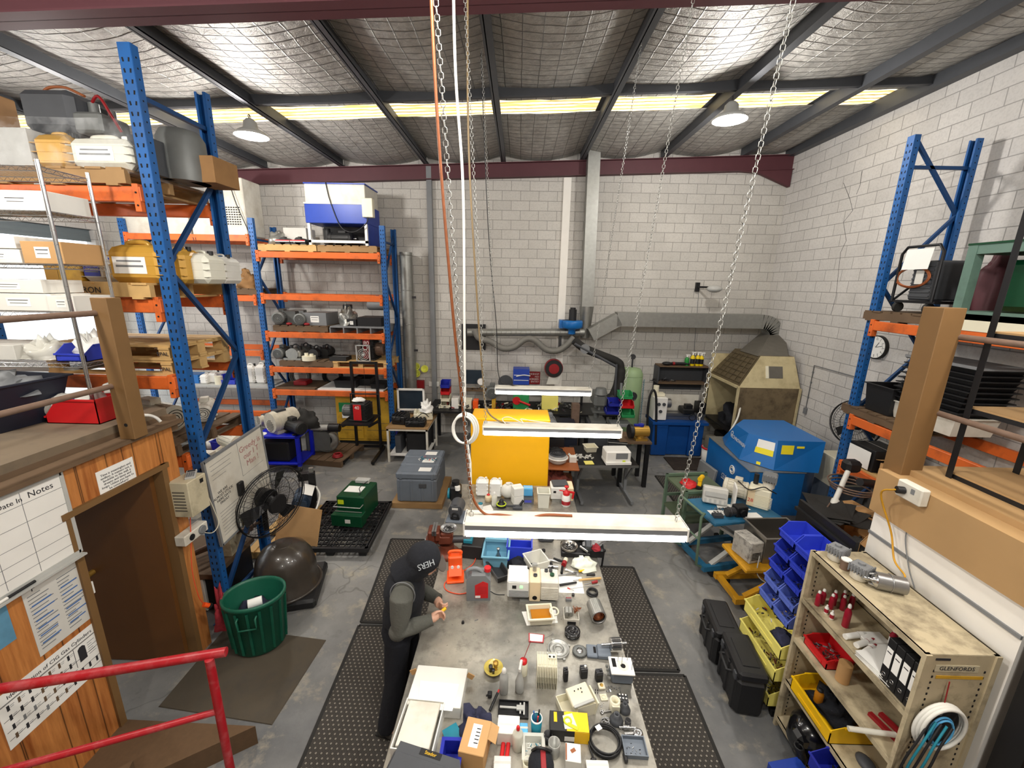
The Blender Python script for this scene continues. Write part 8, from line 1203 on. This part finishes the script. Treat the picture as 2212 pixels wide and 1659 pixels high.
# wall clock, wall fan, conduit
t=thing('wall_clock','round white wall clock with black rim on the right block wall','clock',xp(1893,750,5.66)); b=B(); b.cyl((.035,0,0),(-.01,0,0),.185,n=40); ob('rim',b,'black',t); b=B(); b.cyl((-.01,0,0),(-.013,0,0),.168,n=40); ob('face',b,'paper',t); b=B(); 
for i in range(12): a=2*PI*i/12; p=Vector((-.0135,-math.sin(a)*.15,math.cos(a)*.15)); b.cyl(p,p+Vector((-.001,0,0)),.006,n=8)
ob('hour_marks',b,'ink',t); b=B(); b.beam((-.015,0,0),(-.015,-.05,.08),.008,.002,up=(1,0,0)); b.beam((-.016,0,0),(-.016,-.125,.035),.006,.002,up=(1,0,0)); ob('hands',b,'ink',t)
for i,n_ in enumerate(('12','1','2','3','4','5','6','7','8','9','10','11')): a=2*PI*i/12; o=lettering('numeral',n_,.042,'ink',t,(0,0,0)); o.matrix_local=Matrix.Translation((-.0138,-math.sin(a)*.125,math.cos(a)*.125))@RT.to_4x4()
t=thing('wall_fan','large black caged fan mounted on the right wall behind the rack','fan',(5.66,6.2,1.62)); hp=fan_head(t,(-.32,0,0),(-.9,-.35,.1),.36,depth=.09); b=B(); b.bb(-.02,.03,-.07,.07,-.12,.12); b.cyl((0,0,0),tuple(hp),.03,n=10); ob('wall_bracket',b,'black_metal',t)
b=B(); b.tube([(5.685,6.7,2.238),(5.685,7.80,2.238),(5.685,7.80,1.38)],.008,6); [b.box((5.69,7.80,q),(.02,.03,.03)) for q in(1.6,1.9,2.1)]; b.box((5.685,7.80,1.33),(.03,.08,.12)); solo('wall_conduit','dark conduit line and socket on the right block wall','conduit',b,'ink_soft')
# slotted angle shelf on the right mezzanine
t=thing('angle_shelf','dark slotted angle shelving on the right mezzanine','shelving',(3.03,2.68,2.4)); D,L_=.45,1.0
for x_ in(0,D):
    for y_ in(0,-L_):
        b=B(); b.bb(x_-.02,x_+.02,y_-.0015,y_+.0015,0,1.95); b.bb(x_-.0215,x_-.0185,y_-.04,y_,0,1.95)
        for i in range(36): b.box((x_,y_-.0022,.05+.052*i),(.011,.001,.024),1); b.box((x_,y_+.0022,.05+.052*i),(.011,.001,.024),1)
        ob('post',b,['black_metal','grey_light'],t)
for z_ in(.03,.5,1.0): b=B(); [b.bb(0,D,y_-.002,y_+.002,z_-.03,z_) for y_ in(0,-L_)]; [b.bb(x_-.002,x_+.002,-L_,0,z_-.03,z_) for x_ in(0,D)]; b.bb(0,D,-L_,0,z_-.002,z_+.012,mi=1); ob('shelf',b,['black_metal','plywood'],t)
motor('dirty white motor on the middle angle shelf',(3.3,2.12,2.915),.09,.25,rad(80),'white_dirty')
t=thing('power_outlet','white outlet with yellow plug on the right timber bearer','power outlet',(2.72,2.56,2.33)); b=B(); b.bb(-.06,0,-.09,.09,-.06,.06,bev=.008); ob('case',b,'white_dirty',t); b=B(); b.cyl((-.06,.03,0),(-.1,.04,.0),.025,n=14); ob('plug',b,'black',t); b=B(); b.box((-.061,-.03,.02),(.004,.025,.035)); ob('switch',b,'ink_soft',t)
cable('yellow_lead','yellow lead hanging from the outlet down the white wall to the shelving',[(2.61,2.6,2.33),(2.6,2.68,2.25),xp(1925,1150,2.68),xp(1932,1210,2.66),xp(1955,1245,2.64),(2.62,2.45,1.725)],.006,'yellow_lift'); cable('grey_lead','thin grey lead hanging down the white office wall',[(2.735,2.5,2.2),xp(1958,1150,2.735),xp(1962,1220,2.735),xp(1976,1272,2.735)],.004,'grey_mid')
# beige steel shelving
SX0,SX1,SY0,SY1,SH=2.29,2.70,1.88,2.78,1.71
t=thing('steel_shelving','stained beige steel shelving unit against the white wall','shelving',(SX0,SY0,0)); w_,d_=SX1-SX0,SY1-SY0
for y_,nm in((0,'near'),(d_,'far')): b=B(); b.bb(0,w_,y_-.002,y_+.002,0.02,SH); b.bb(-.005,.03,y_-.012,y_+.012,0,SH); b.bb(w_-.03,w_,y_-.012,y_+.012,0,SH); [b.box((.07,y_+(-.0035 if y_==0 else -.0035),.12+.04*i),(.008,.002,.014),1) for i in range(38)]; [b.box((w_-.06,y_-.0035,.12+.04*i),(.008,.002,.014),1) for i in range(38)]; ob('side_panel',b,['shelf_beige','slot_black'],t)
b=B(); b.bb(w_-.003,w_,0,d_,.05,SH); ob('back_panel',b,'shelf_beige',t)
for z_ in(.1,.5,.92,1.29,SH): b=B(); b.bb(0,w_,0,d_,z_-.006,z_); b.bb(-.003,.012,0,d_,z_-.035,z_); b.bb(w_-.012,w_-.004,0,d_,z_-.03,z_); ob('shelf',b,'shelf_beige',t)
b=B(); b.box((.19,-.004,1.62),(.24,.002,.045)); b.box((.1,-.004,1.68),(.08,.002,.014),1); b.box((.22,-.004,1.56),(.26,.002,.02),2); ob('label_plate',b,['cream_dirty','ink','yellow_old'],t); lettering('maker_text','GLENFORDS',.035,'ink',t,(.19,-.0058,1.62),(PI/2,0,0))
sh=lambda x,y,z: (SX0+x,SY0+y,z+.002)
def valve_head(label,loc): 
    t=thing('finned_valve',label,'valve head',loc,rad(25)); b=B(); b.lathe([(.045,0),(.055,.01),(.055,.06)],n=8); ob('base',b,'white_dirty',t); b=B(); b.box((0,0,.085),(.11,.11,.05),bev=.01); [b.box((-.045+.018*i,-.056,.085),(.008,.008,.06)) for i in range(6)]; [b.box((-.056,-.045+.018*i,.085),(.008,.008,.06)) for i in range(6)]; b.cyl((0,0,.11),(0,0,.125),.02); ob('finned_top',b,'grey_mid',t)
valve_head('grey finned valve head nearest the blue bins on the beige shelving',sh(.1,.8,SH)); valve_head('second grey finned valve head beside the brown tin',sh(.11,.6,SH)); b=B(); b.cyl((0,0,0),(0,0,.075),.03,n=20); b.cyl((0,0,.07),(0,0,.078),.032,n=20,mi=1); solo('brown_tin','small brown tin with white lid between the grey valve heads','tin',b,['pipe_rust','white'],sh(.09,.7,SH))
t=thing('silver_motor','silver cylindrical motor with bright fittings on top of the beige shelving','motor',sh(.2,.5,SH),rad(-20)); b=B(); b.cyl((-.06,0,.055),(.1,0,.055),.055,n=26); b.torus((.02,0,.055),.056,.004,'x',24,5); ob('body',b,'steel',t); b=B(); b.lathe([(.05,-.06),(.035,-.08),(.015,-.085),(.015,-.13)],(0,0,.055),n=18,ax='x'); [b.cyl((-.1,math.cos(a)*.03,.055+math.sin(a)*.03),(-.06,math.cos(a)*.04,.055+math.sin(a)*.04),.008,n=8) for a in(0,1.3,2.6,3.9,5.2)]; ob('fittings',b,'chrome',t)
for i in range(7): x,y=((.06,.82),(.11,.84),(.14,.79),(.19,.83),(.22,.78),(.26,.83),(.3,.8))[i]; bottle(('first','second','third','fourth','fifth','sixth','seventh')[i]+' small red sealant bottle counted from the shelf front',sh(x,y,1.29),.018,.13,'bottle_red','white',name='sealant_bottle',neck=.5,group=None)
bottle('tall red sealant bottle standing apart on the second shelf',sh(.12,.62,1.29),.022,.19,'bottle_red','white',name='sealant_bottle',neck=.45); [bottle(('left','right')[i]+' tiny white dropper bottle in front of the red sealants',sh(.07+.0*i,.74-.055*i,1.29),.014,.075,'white','white',name='dropper_bottle',neck=.4,band='bottle_red') for i in range(2)]; bottle('red bottle with white label at the back of the second shelf',sh(.3,.45,1.29),.022,.15,'bottle_red','white',name='sealant_bottle',neck=.5,band='paper')
for i,(x,y,mt,nm) in enumerate(((.1,.52,'paper_grey','white sealant tube lying rear on the second shelf'),(.12,.46,'bottle_red','red sealant tube lying in the middle of the second shelf'),(.1,.4,'bottle_red','red and white sealant tube lying nearest the papers'))): t=thing('sealant_tube',nm,'tube',sh(x,y,1.29+.02),rad(10+8*i)); b=B(); b.cyl((-.07,0,0),(.07,0,0),.019,n=16); ob('body',b,'paper',t); b=B(); b.cyl((.03,0,0),(.1,0,0),.0195,.012,n=16); ob('red_end',b,mt,t)
carton('flat red and white printed carton under the sealant tubes',sh(.22,.45,1.29),(.16,.2,.03),0,'paper'); b=B(); [b.box((.003*math.sin(i*3),.004*math.cos(i*2),.004+.006*i),(.21,.26,.004),rz=.05*math.sin(i*2.3)) for i in range(7)]; solo('paper_pile','loose pile of white papers on the second shelf','papers',b,'paper',sh(.12,.26,1.29),.1)
for i in range(4):
    t=thing('ring_binder',('first','second','third','nearest')[i]+' black ring binder counted from the pile of papers','binder',sh(.02,.195-.055*i,1.29),0,'black ring binders'); b=B(); b.bb(0,.28,-.026,.026,0,.31,bev=.003); ob('cover',b,'black',t); b=B(); b.bb(-.0015,0,-.02,.02,.12,.25); ob('spine_label',b,'paper',t); b=B(); b.torus((-.001,0,.06),.011,.0025,'x',14,5); ob('finger_ring',b,'chrome',t); b=B(); b.bb(-.0022,-.0015,-.014,.014,.215,.222); ob('spine_print',b,'ink',t)
picking_bin('red parts bin on the third shelf',sh(.14,.72,.92),.24,.2,.09,rad(-90),'red',lip=.8); heapthing('steel_parts','small steel parts in the red bin','parts',sh(.14,.72,.935),40,.07,.09,.012,.05,['chrome','steel_dark','grey_mid'],seed=120); b=B(); b.cyl((0,0,0),(0,0,.15),.042,n=22); solo('brown_roll','brown paper roll standing beside the red bin','roll',b,'card',sh(.1,.52,.92)); 
for i in range(2): b=B(); b.beam((0,-.12,.012),(0,.12,.012),.03,.024); solo('red_tool',('left','right')[i]+' red handled tool lying below the binders','tool',b,'red_dark',sh(.12+.07*i,.16,.92),rad(12))
picking_bin('large deep yellow bin of dark rags on the lower shelf',sh(.16,.6,.5),.42,.34,.15,rad(-90),'yellow_deep',lip=.8); blob('dark_rags','dark oily rags with glass jar in the deep yellow bin','rags',sh(.17,.6,.53),(.12,.17,.13),'cloth_black',seed=122,amp=.5); bottle('amber glass jar among the dark rags',sh(.06,.62,.6),.03,.12,'oil','black',name='glass_jar',neck=.6); b=B(); b.cyl((-.12,0,.0),(.14,0,.02),.016,n=14); solo('clear_tube','clear plastic tube sticking out of the third shelf','tube',b,'clear_plastic',sh(-.02,.14,.95),rad(-10))
b=B(); b.ell((0,0,.02),(.05,.07,.03)); solo('safety_goggles','dark goggles lying on the lower shelf','goggles',b,'grey_dark',sh(.15,.26,.5)); blob('clear_bag','clear plastic bag near the front of the lower shelf','bag',sh(.12,.12,.5),(.1,.09,.06),'clear_plastic',seed=124)
t=thing('wet_vacuum','black wet vacuum head with coiled hose on the bottom shelf','vacuum',sh(.1,.66,.1)); b=B(); b.lathe([(.13,0),(.15,.05),(.14,.2),(.08,.26),(.001,.27)],n=26); b.box((-.1,-.05,.15),(.12,.12,.12),bev=.03); ob('body',b,'black_gloss',t); b=B(); b.tube([(-.12-.03*math.cos(i*.8)-.0006*i,-.12+.03*math.sin(i*.8),.02+.0016*i) for i in range(90)],.008,6); ob('coil_hose',b,'black',t)
carton('grey carton holding up the large deep blue bin',sh(.14,.2,.1),(.24,.3,.22),0,'paper_grey'); picking_bin('large deep blue bin of black parts at the bottom of the shelving',sh(.06,.2,.323),.36,.38,.16,rad(-90),'blue_deep',lip=.7); heapthing('black_parts','black plastic parts in the large blue bin','parts',sh(.06,.2,.345),60,.13,.14,.02,.12,['black','black_gloss','grey_dark'],seed=126); carton('bright blue printed carton in front of the shelving',(2.12,2.3,0.0),(.26,.2,.16),rad(10),'blue_deep2'); carton('yellow box under the black vacuum head',sh(.2,.46,.1),(.14,.12,.14),0,'yellow_old')
# hoses on the shelf side
t=thing('hose_coil','white hose coil hanging on the end of the beige shelving','hose',(2.44,1.845,1.25)); b=B(); [b.torus((.004*i,-.012*i,.004*i),.135-.006*i,.011,'y',36,8,sx=.95,sy=1.15) for i in range(3)]; ob('white_hose',b,'pvc',t); b=B(); [b.torus((.0,-.02-.01*i,-.01),.08-.008*i,.006,'y',30,6,sx=.8,sy=1.2) for i in range(2)]; ob('blue_hose',b,'sky_blue',t); b=B(); b.tube([(0,0,.12),(.0,.012,.3)],.003,6); ob('red_tie',b,'red_dark',t)
for i in range(5): cable('air_line',('first','second','third','fourth','fifth')[i]+' blue or black air line hanging left of the white hose coil',[(2.36+.02*i,1.82-.01*i,1.32),(2.3+.02*i,1.8-.01*i,1.2),(2.26+.025*i,1.8-.01*i,1.05),(2.27+.03*i,1.82,.85)],.006,'teal' if i%2 else 'black',cat='air line')
blob('black_cable_bundle','black bundle of leads behind the white hose coil','cable',(2.48,1.865,1.1),(.12,.012,.24),'black',seed=128,kind='stuff')
# bin rack with blue and yellow bins, cases
b=B(); b.bb(2.66,2.69,2.84,3.5,0,1.75); b.bb(2.3,2.69,2.84,2.87,0,.06); b.bb(2.3,2.69,3.46,3.5,0,.06); [b.bb(2.63,2.66,2.84,3.5,q,q+.03) for q in(.1,.35,.6,.85,1.05,1.25,1.45,1.65)]; solo('bin_rack','dark louvred rack behind the blue and yellow bins','rack',b,'black_metal')
nm=('topmost','second','third','fourth','fifth')
for r_ in range(5):
    for c_ in range(2):
        zz=1.5-.155*r_; picking_bin('%s row %s blue picking bin beside the beige shelving'%(nm[r_],('far','near')[c_]),(2.5-.02*r_,3.2-.215*c_,zz),.2,.22,.14,rad(-90),'blue_bin' if r_ not in(3,4) else 'blue_pale',group=None)
        if r_ in(1,2,3,4): heapthing('small_parts','small parts in the %s row %s blue picking bin'%(nm[r_],('far','near')[c_]),'parts',(2.5-.02*r_,3.2-.215*c_,zz+.012),26,.08,.08,.01,.05,['steel_dark','chrome','black'] if r_!=4 else ['yellow_deep','black','grey_mid'],seed=130+2*r_+c_)
for i,(zz,mt) in enumerate(((.6,'yellow_bin'),(.37,'yellow_bin'),(.1,'yellow_bin'))): 
    picking_bin(('upper','middle','lower')[i]+' long pale yellow bin beside the beige shelving',(2.44-.01*i,3.13,zz),.56,.34,.17,rad(-90),mt,lip=.72); heapthing('hardware',('gloves and scraps','brown pipe fittings','silver fasteners')[i]+' filling the %s pale yellow bin'%('upper','middle','lower')[i],'hardware',(2.43-.01*i,3.13,zz+.03),(30,90,160)[i],.13,.25,.016,.06,(['red','paper_grey','navy_rag'],['pipe_rust','vise_brown','steel_dark'],['chrome','steel_dark','steel','cream'])[i],seed=150+i)
blob('work_gloves','dark blue work gloves lying in the upper yellow bin','gloves',(2.38,2.98,.64),(.09,.12,.12),'navy_rag',seed=154)
for i,(x,y,h) in enumerate(((2.15,3.54,.4),(2.12,3.06,.45))):
    t=thing('equipment_case',('farther','nearer')[i]+' black hard equipment case on the floor beside the yellow bins','case',(x,y,0.002),rad(-8)); b=B(); b.box((0,0,h*.4),(.24,.46,h*.8),bev=.03); [b.box((0,yy,h*.4),(.26,.05,h*.76),bev=.01) for yy in(-.16,0,.16)]; ob('lower_shell',b,'black',t); b=B(); b.box((0,0,h*.9),(.245,.465,h*.2),bev=.03); b.box((0,0,h+.002),(.14,.3,.012),bev=.004); ob('lid',b,'black',t); b=B(); b.tube([(-.13,-.09,h*.72),(-.165,-.09,h*.72),(-.165,.09,h*.72),(-.13,.09,h*.72)],.014,8); ob('handle',b,'black',t)
    for yy in(-.16,.16): b=B(); b.box((-.125,yy,h*.8),(.02,.05,.07),bev=.004); ob('latch',b,'grey_dark',t)
# blue scissor table
def scissor(label,loc,rz,L,W,h,mat,leg,base_mat):
    t=thing('scissor_lift_table',label,'lift table',loc,rz); b=B(); b.bb(-L/2,L/2,-W/2,W/2,h-.05,h,bev=.012); ob('platform',b,mat,t)
    for s in(-1,1): b=B(); y=s*(W/2-.07); b.beam((-L/2+.08,y,.16),(L/2-.08,y,h-.07),.03,.06,up=(0,1,0)); b.beam((-L/2+.08,y+.035*s*-1,h-.07),(L/2-.08,y+.035*s*-1,.16),.03,.06,up=(0,1,0)); ob('scissor_arm',b,leg,t)
    b=B(); [b.bb(-L/2-.05,L/2,s*(W/2-.04)-.03,s*(W/2-.04)+.03,.1,.17) for s in(-1,1)]; [b.bb(x-.03,x+.03,-W/2+.03,W/2-.03,.1,.16) for x in(-L/2,L/2-.05)]; ob('base_frame',b,base_mat,t)
    for sx in(-1,1):
        for s in(-1,1): b=B(); x=sx*(L/2-.1); b.cyl((x,s*(W/2-.04)-.02,.055),(x,s*(W/2-.04)+.02,.055),.053,n=16); ob('wheel',b,'rubber',t)
    return t
t=scissor('blue scissor lift table crowded with machine parts',(2.92,4.98,0),rad(12),.98,.62,.8,'teal_scissor','grey_light','teal_scissor'); b=B(); [b.tube([(-.5,s*.24,.12),(-.62,s*.24,.18),(-.64,s*.24,.86),(-.6,s*.24,.92)],.017,8) for s in(-1,1)]; b.cyl((-.62,-.24,.9),(-.62,.24,.9),.017,n=8); b.cyl((-.635,-.24,.55),(-.635,.24,.55),.012,n=8); ob('push_handle',b,'green_pale',t)
t=scissor('yellow scissor lift table carrying a stainless tank',(2.98,4.3,0),rad(4),.74,.5,.57,'yellow_lift','yellow_lift','yellow_lift')
t=thing('green_trolley','pale green steel cart behind the blue scissor table','cart',(2.74,5.68,0),rad(8)); b=B(); [b.bb(x-.02,x+.02,y-.02,y+.02,.08,.82) for x in(-.32,.32) for y in(-.28,.28)]; [b.bb(-.34,.34,y-.015,y+.015,q,q+.04) for y in(-.28,.28) for q in(.78,.45)]; ob('frame',b,'green_pale',t); b=B(); b.bb(-.33,.33,-.29,.29,.74,.77); b.bb(-.33,.33,-.29,.29,.3,.33); ob('tray',b,'green_dull',t)
for x in(-.28,.28):
    for y in(-.24,.24): ob('castor',B().cyl((x-.02,y,.042),(x+.02,y,.042),.04,n=14),'rubber',t)
blob('red_cloth','red cloth lying on the green cart','cloth',(2.62,5.66,.772),(.12,.14,.06),'red',seed=160); t=thing('cordless_drill','yellow and black cordless drill on the green cart','drill',(2.74,5.56,.772),rad(50)); b=B(); b.cyl((-.06,0,.16),(.06,0,.16),.035,n=14); b.beam((-.02,0,.14),(-.04,0,.03),.04,.05); ob('body',b,'yellow_deep',t); b=B(); b.box((-.04,0,.03),(.09,.07,.05),bev=.006); b.cyl((.06,0,.16),(.12,0,.16),.025,.012,n=12); ob('battery_chuck',b,'black',t)
zt=.802; t=thing('clear_tool_case','white transparent organiser case standing on the blue scissor table','case',(2.72,5.08,zt),rad(-20)); b=B(); b.box((0,0,.12),(.3,.14,.22),bev=.012,rx=-.25); ob('case',b,'paper_grey',t); b=B(); b.box((0,-.095,.17),(.26,.01,.06),rx=-.25); [b.box((-.12+.06*i,-.085,.07),(.03,.01,.05),rx=-.25) for i in range(5)]; ob('latch',b,'grey_light',t); b=B(); b.bb(.16,.18,-.1,.1,0,.34); solo('white_bracket','upright white bracket right of the organiser case','bracket',b,'white',(2.74,5.0,zt),rad(-20))
t=thing('vacuum_pump','cream vacuum pump numbered 28 with grey finned filter','pump',(3.2,5.12,zt),rad(-35)); motor_part(t,(-.16,0,.16),.12,.3,'motor_beige',0,box=True,feet=False); b=B(); b.box((.12,0,.14),(.26,.22,.28),bev=.015); [b.box((.17,-.112,.05+.02*i),(.2,.006,.008)) for i in range(8)]; ob('body',b,'cream',t); b=B(); b.box((.03,-.114,.14),(.08,.006,.24)); ob('front_plate',b,'pump_tan',t); lettering('number','28',.07,'red',t,(.03,-.118,.1),(PI/2,0,0)); b=B(); b.cyl((.2,.04,.28),(.2,.04,.36),.07,n=16); ob('filter_base',b,'white_dirty',t); b=B(); b.box((.2,.04,.42),(.17,.17,.1),bev=.015); [b.box((.125+.03*i,-.048,.42),(.012,.012,.11)) for i in range(6)]; ob('filter_top',b,'grey_mid',t); b=B(); b.tube(spl([(-.15,-.06,.3),(.0,-.16,.26),(.15,-.15,.34),(.22,-.1,.3),(.3,-.02,.24)],6),.008,6); b.cyl((.05,.05,.28),(.05,.05,.42),.03); ob('hose',b,'black',t)
t=thing('gearbox_motor','black motor block with round flange at the front of the blue scissor table','motor',(2.86,4.78,zt),rad(10)); b=B(); b.box((.05,0,.07),(.16,.12,.14),bev=.01); b.cyl((.05,-.06,.07),(.05,-.09,.07),.045,n=18); ob('body',b,'black_metal',t); b=B(); b.cyl((-.14,0,.06),(-.03,0,.06),.055,n=20); b.torus((-.1,0,.06),.058,.008,'x',20,5); ob('flange',b,'steel_dark',t)
for i,(x,y,r_) in enumerate(((2.66,4.83,.1),(2.84,5.0,-.2),(3.0,4.95,.3),(3.06,4.78,.1))): sheet('paper_sheet',('front left','middle','back','front right')[i]+' paper sheet under parts on the blue scissor table','paper',[(x+.14*math.cos(r_+a),y+.11*math.sin(r_+a),zt+.001+.002*i) for a in(.6,2.5,3.74,5.7)],'paper')
heapthing('machine_parts','small machine parts spread on the blue scissor table','parts',(2.75,4.83,zt+.01),50,.16,.1,.012,.03,['steel_dark','white','chrome','black'],seed=162); b=B(); b.bb(-.05,.07,-.04,.04,0,.03); [b.bb(-.05,.07,-.04+.02*i,-.03+.02*i,.03,.04) for i in range(4)]; solo('grey_tray','dark grey tray of bits at the near corner of the blue scissor table','tray',b,'grey_dark',(2.6,4.74,zt)); b=B(); b.bb(-.2,.2,-.15,.15,0,.01); solo('green_mat','dirty green sheet at the back of the blue scissor table','sheet',b,'green_dull',(3.0,5.38,zt+.0))
t=thing('stainless_tank','open stainless steel tank on the yellow scissor table','tank',(3.12,4.36,.572),rad(4)); b=B(); b.tub(.52,.4,.33,.006,1.0,lip=.02); ob('tank',b,'stainless',t); b=B(); b.cyl((-.05,-.2,.12),(-.05,-.23,.12),.02); b.beam((.06,-.215,.2),(.1,-.215,.12),.012,.012); ob('drain_tap',b,'white',t)
t=thing('welding_unit','chipped white and grey transformer box beside the stainless tank','electrical box',(2.76,4.28,.572),rad(14)); b=B(); b.box((0,0,.13),(.17,.28,.26),bev=.008); ob('case',b,'chipped',t); b=B(); [b.box((.0,-.1415,.05+.02*i),(.12,.003,.008)) for i in range(5)]; ob('vent',b,'slot_black',t); cable('grey_lead','grey lead looping down from the chipped transformer box',[(2.8,4.1,.7),(2.78,4.05,.5),(2.9,4.0,.42),(3.02,4.0,.5),(3.05,4.05,.6)],.006,'grey_light')
# carton bench at the right: black rubber and hoses
b=B(); b.bb(3.5,4.6,3.95,5.05,.62,.66); t=solo('side_bench','dark bench carrying cartons behind the blue bins','workbench',b,'black_metal'); [ob('leg',B().bb(x-.03,x+.03,y-.03,y+.03,0,.62),'black_metal',t) for x in(3.57,4.52) for y in(4.02,4.98)]
t=thing('brown_carton','long brown open carton full of black rubber on the side bench','box',(4.05,4.46,.662),rad(35)); b=B(); b.tub(.75,.42,.26,.006,1.0); ob('box',b,'card',t); b=B(); b.box((-.1,-.29,.26),(.7,.14,.004),rx=.4); b.box((.42,0,.25),(.12,.4,.004),ry=.6); ob('flap',b,'card',t)
for i in range(4): b=B(); n=8; R=random.Random(i); g=[(-.3+.6*k_/n,-.2+.4*j/n,.03*math.sin(k_*.8+i)*math.cos(j*.6)) for j in range(n+1) for k_ in range(n+1)]; g2=[(x,y,z_+.006) for x,y,z_ in g]; m_=n+1; f_=[(j*m_+k_,j*m_+k_+1,(j+1)*m_+k_+1,(j+1)*m_+k_) for j in range(n) for k_ in range(n)]; b.add(g,[q[::-1] for q in f_],0,True); b.add(g2,f_,0,True); solo('rubber_sheet',('lowest','second','third','topmost')[i]+' black rubber sheet on the brown carton','rubber sheet',b,'rubber',(3.98-.03*i,4.5+.05*i,.975+.02*i),.4*i)
b=B(); [b.tube([(math.cos(t_)*(.05+.012*t_/2),y_,math.sin(t_)*(.05+.012*t_/2)) for t_ in [q*.4 for q in range(36)]],.008,5) for y_ in(-.2,0,.2)]; b.cyl((0,-.25,0),(0,.25,0),.12,n=24,cap=False); b.cyl((0,-.25,0),(0,.25,0),.07,n=24,cap=False); solo('rubber_roll','roll of black rubber sheet behind the beige shelving','rubber roll',b,'rubber',(4.05,4.02,.79),.6)
t=thing('hose_assembly','white pipe and black valve assembly with brown hoses','hose',(4.3,4.85,.93)); b=B(); b.cyl((-.25,-.1,.1),(.05,.15,.42),.03,n=12); b.cyl((-.3,-.15,.05),(-.22,-.08,.13),.045,n=14); ob('pipe',b,'pvc',t); b=B(); b.box((.12,.2,.48),(.2,.16,.16),bev=.04); b.cyl((.1,.0,.35),(.35,.05,.3),.05); ob('valve',b,'black',t); b=B(); [b.torus((.1,.1,.2+.04*i),.22+.02*i,.01,n=30,m=6) for i in range(3)]; b.tube(spl([(-.3,-.1,.1),(-.45,-.25,.12),(-.6,-.3,-.05)],6),.008,6); ob('hoses',b,'pipe_rust',t); carton('second brown carton at the back of the side bench',(4.36,4.86,.662),(.4,.3,.26),rad(10),'card')
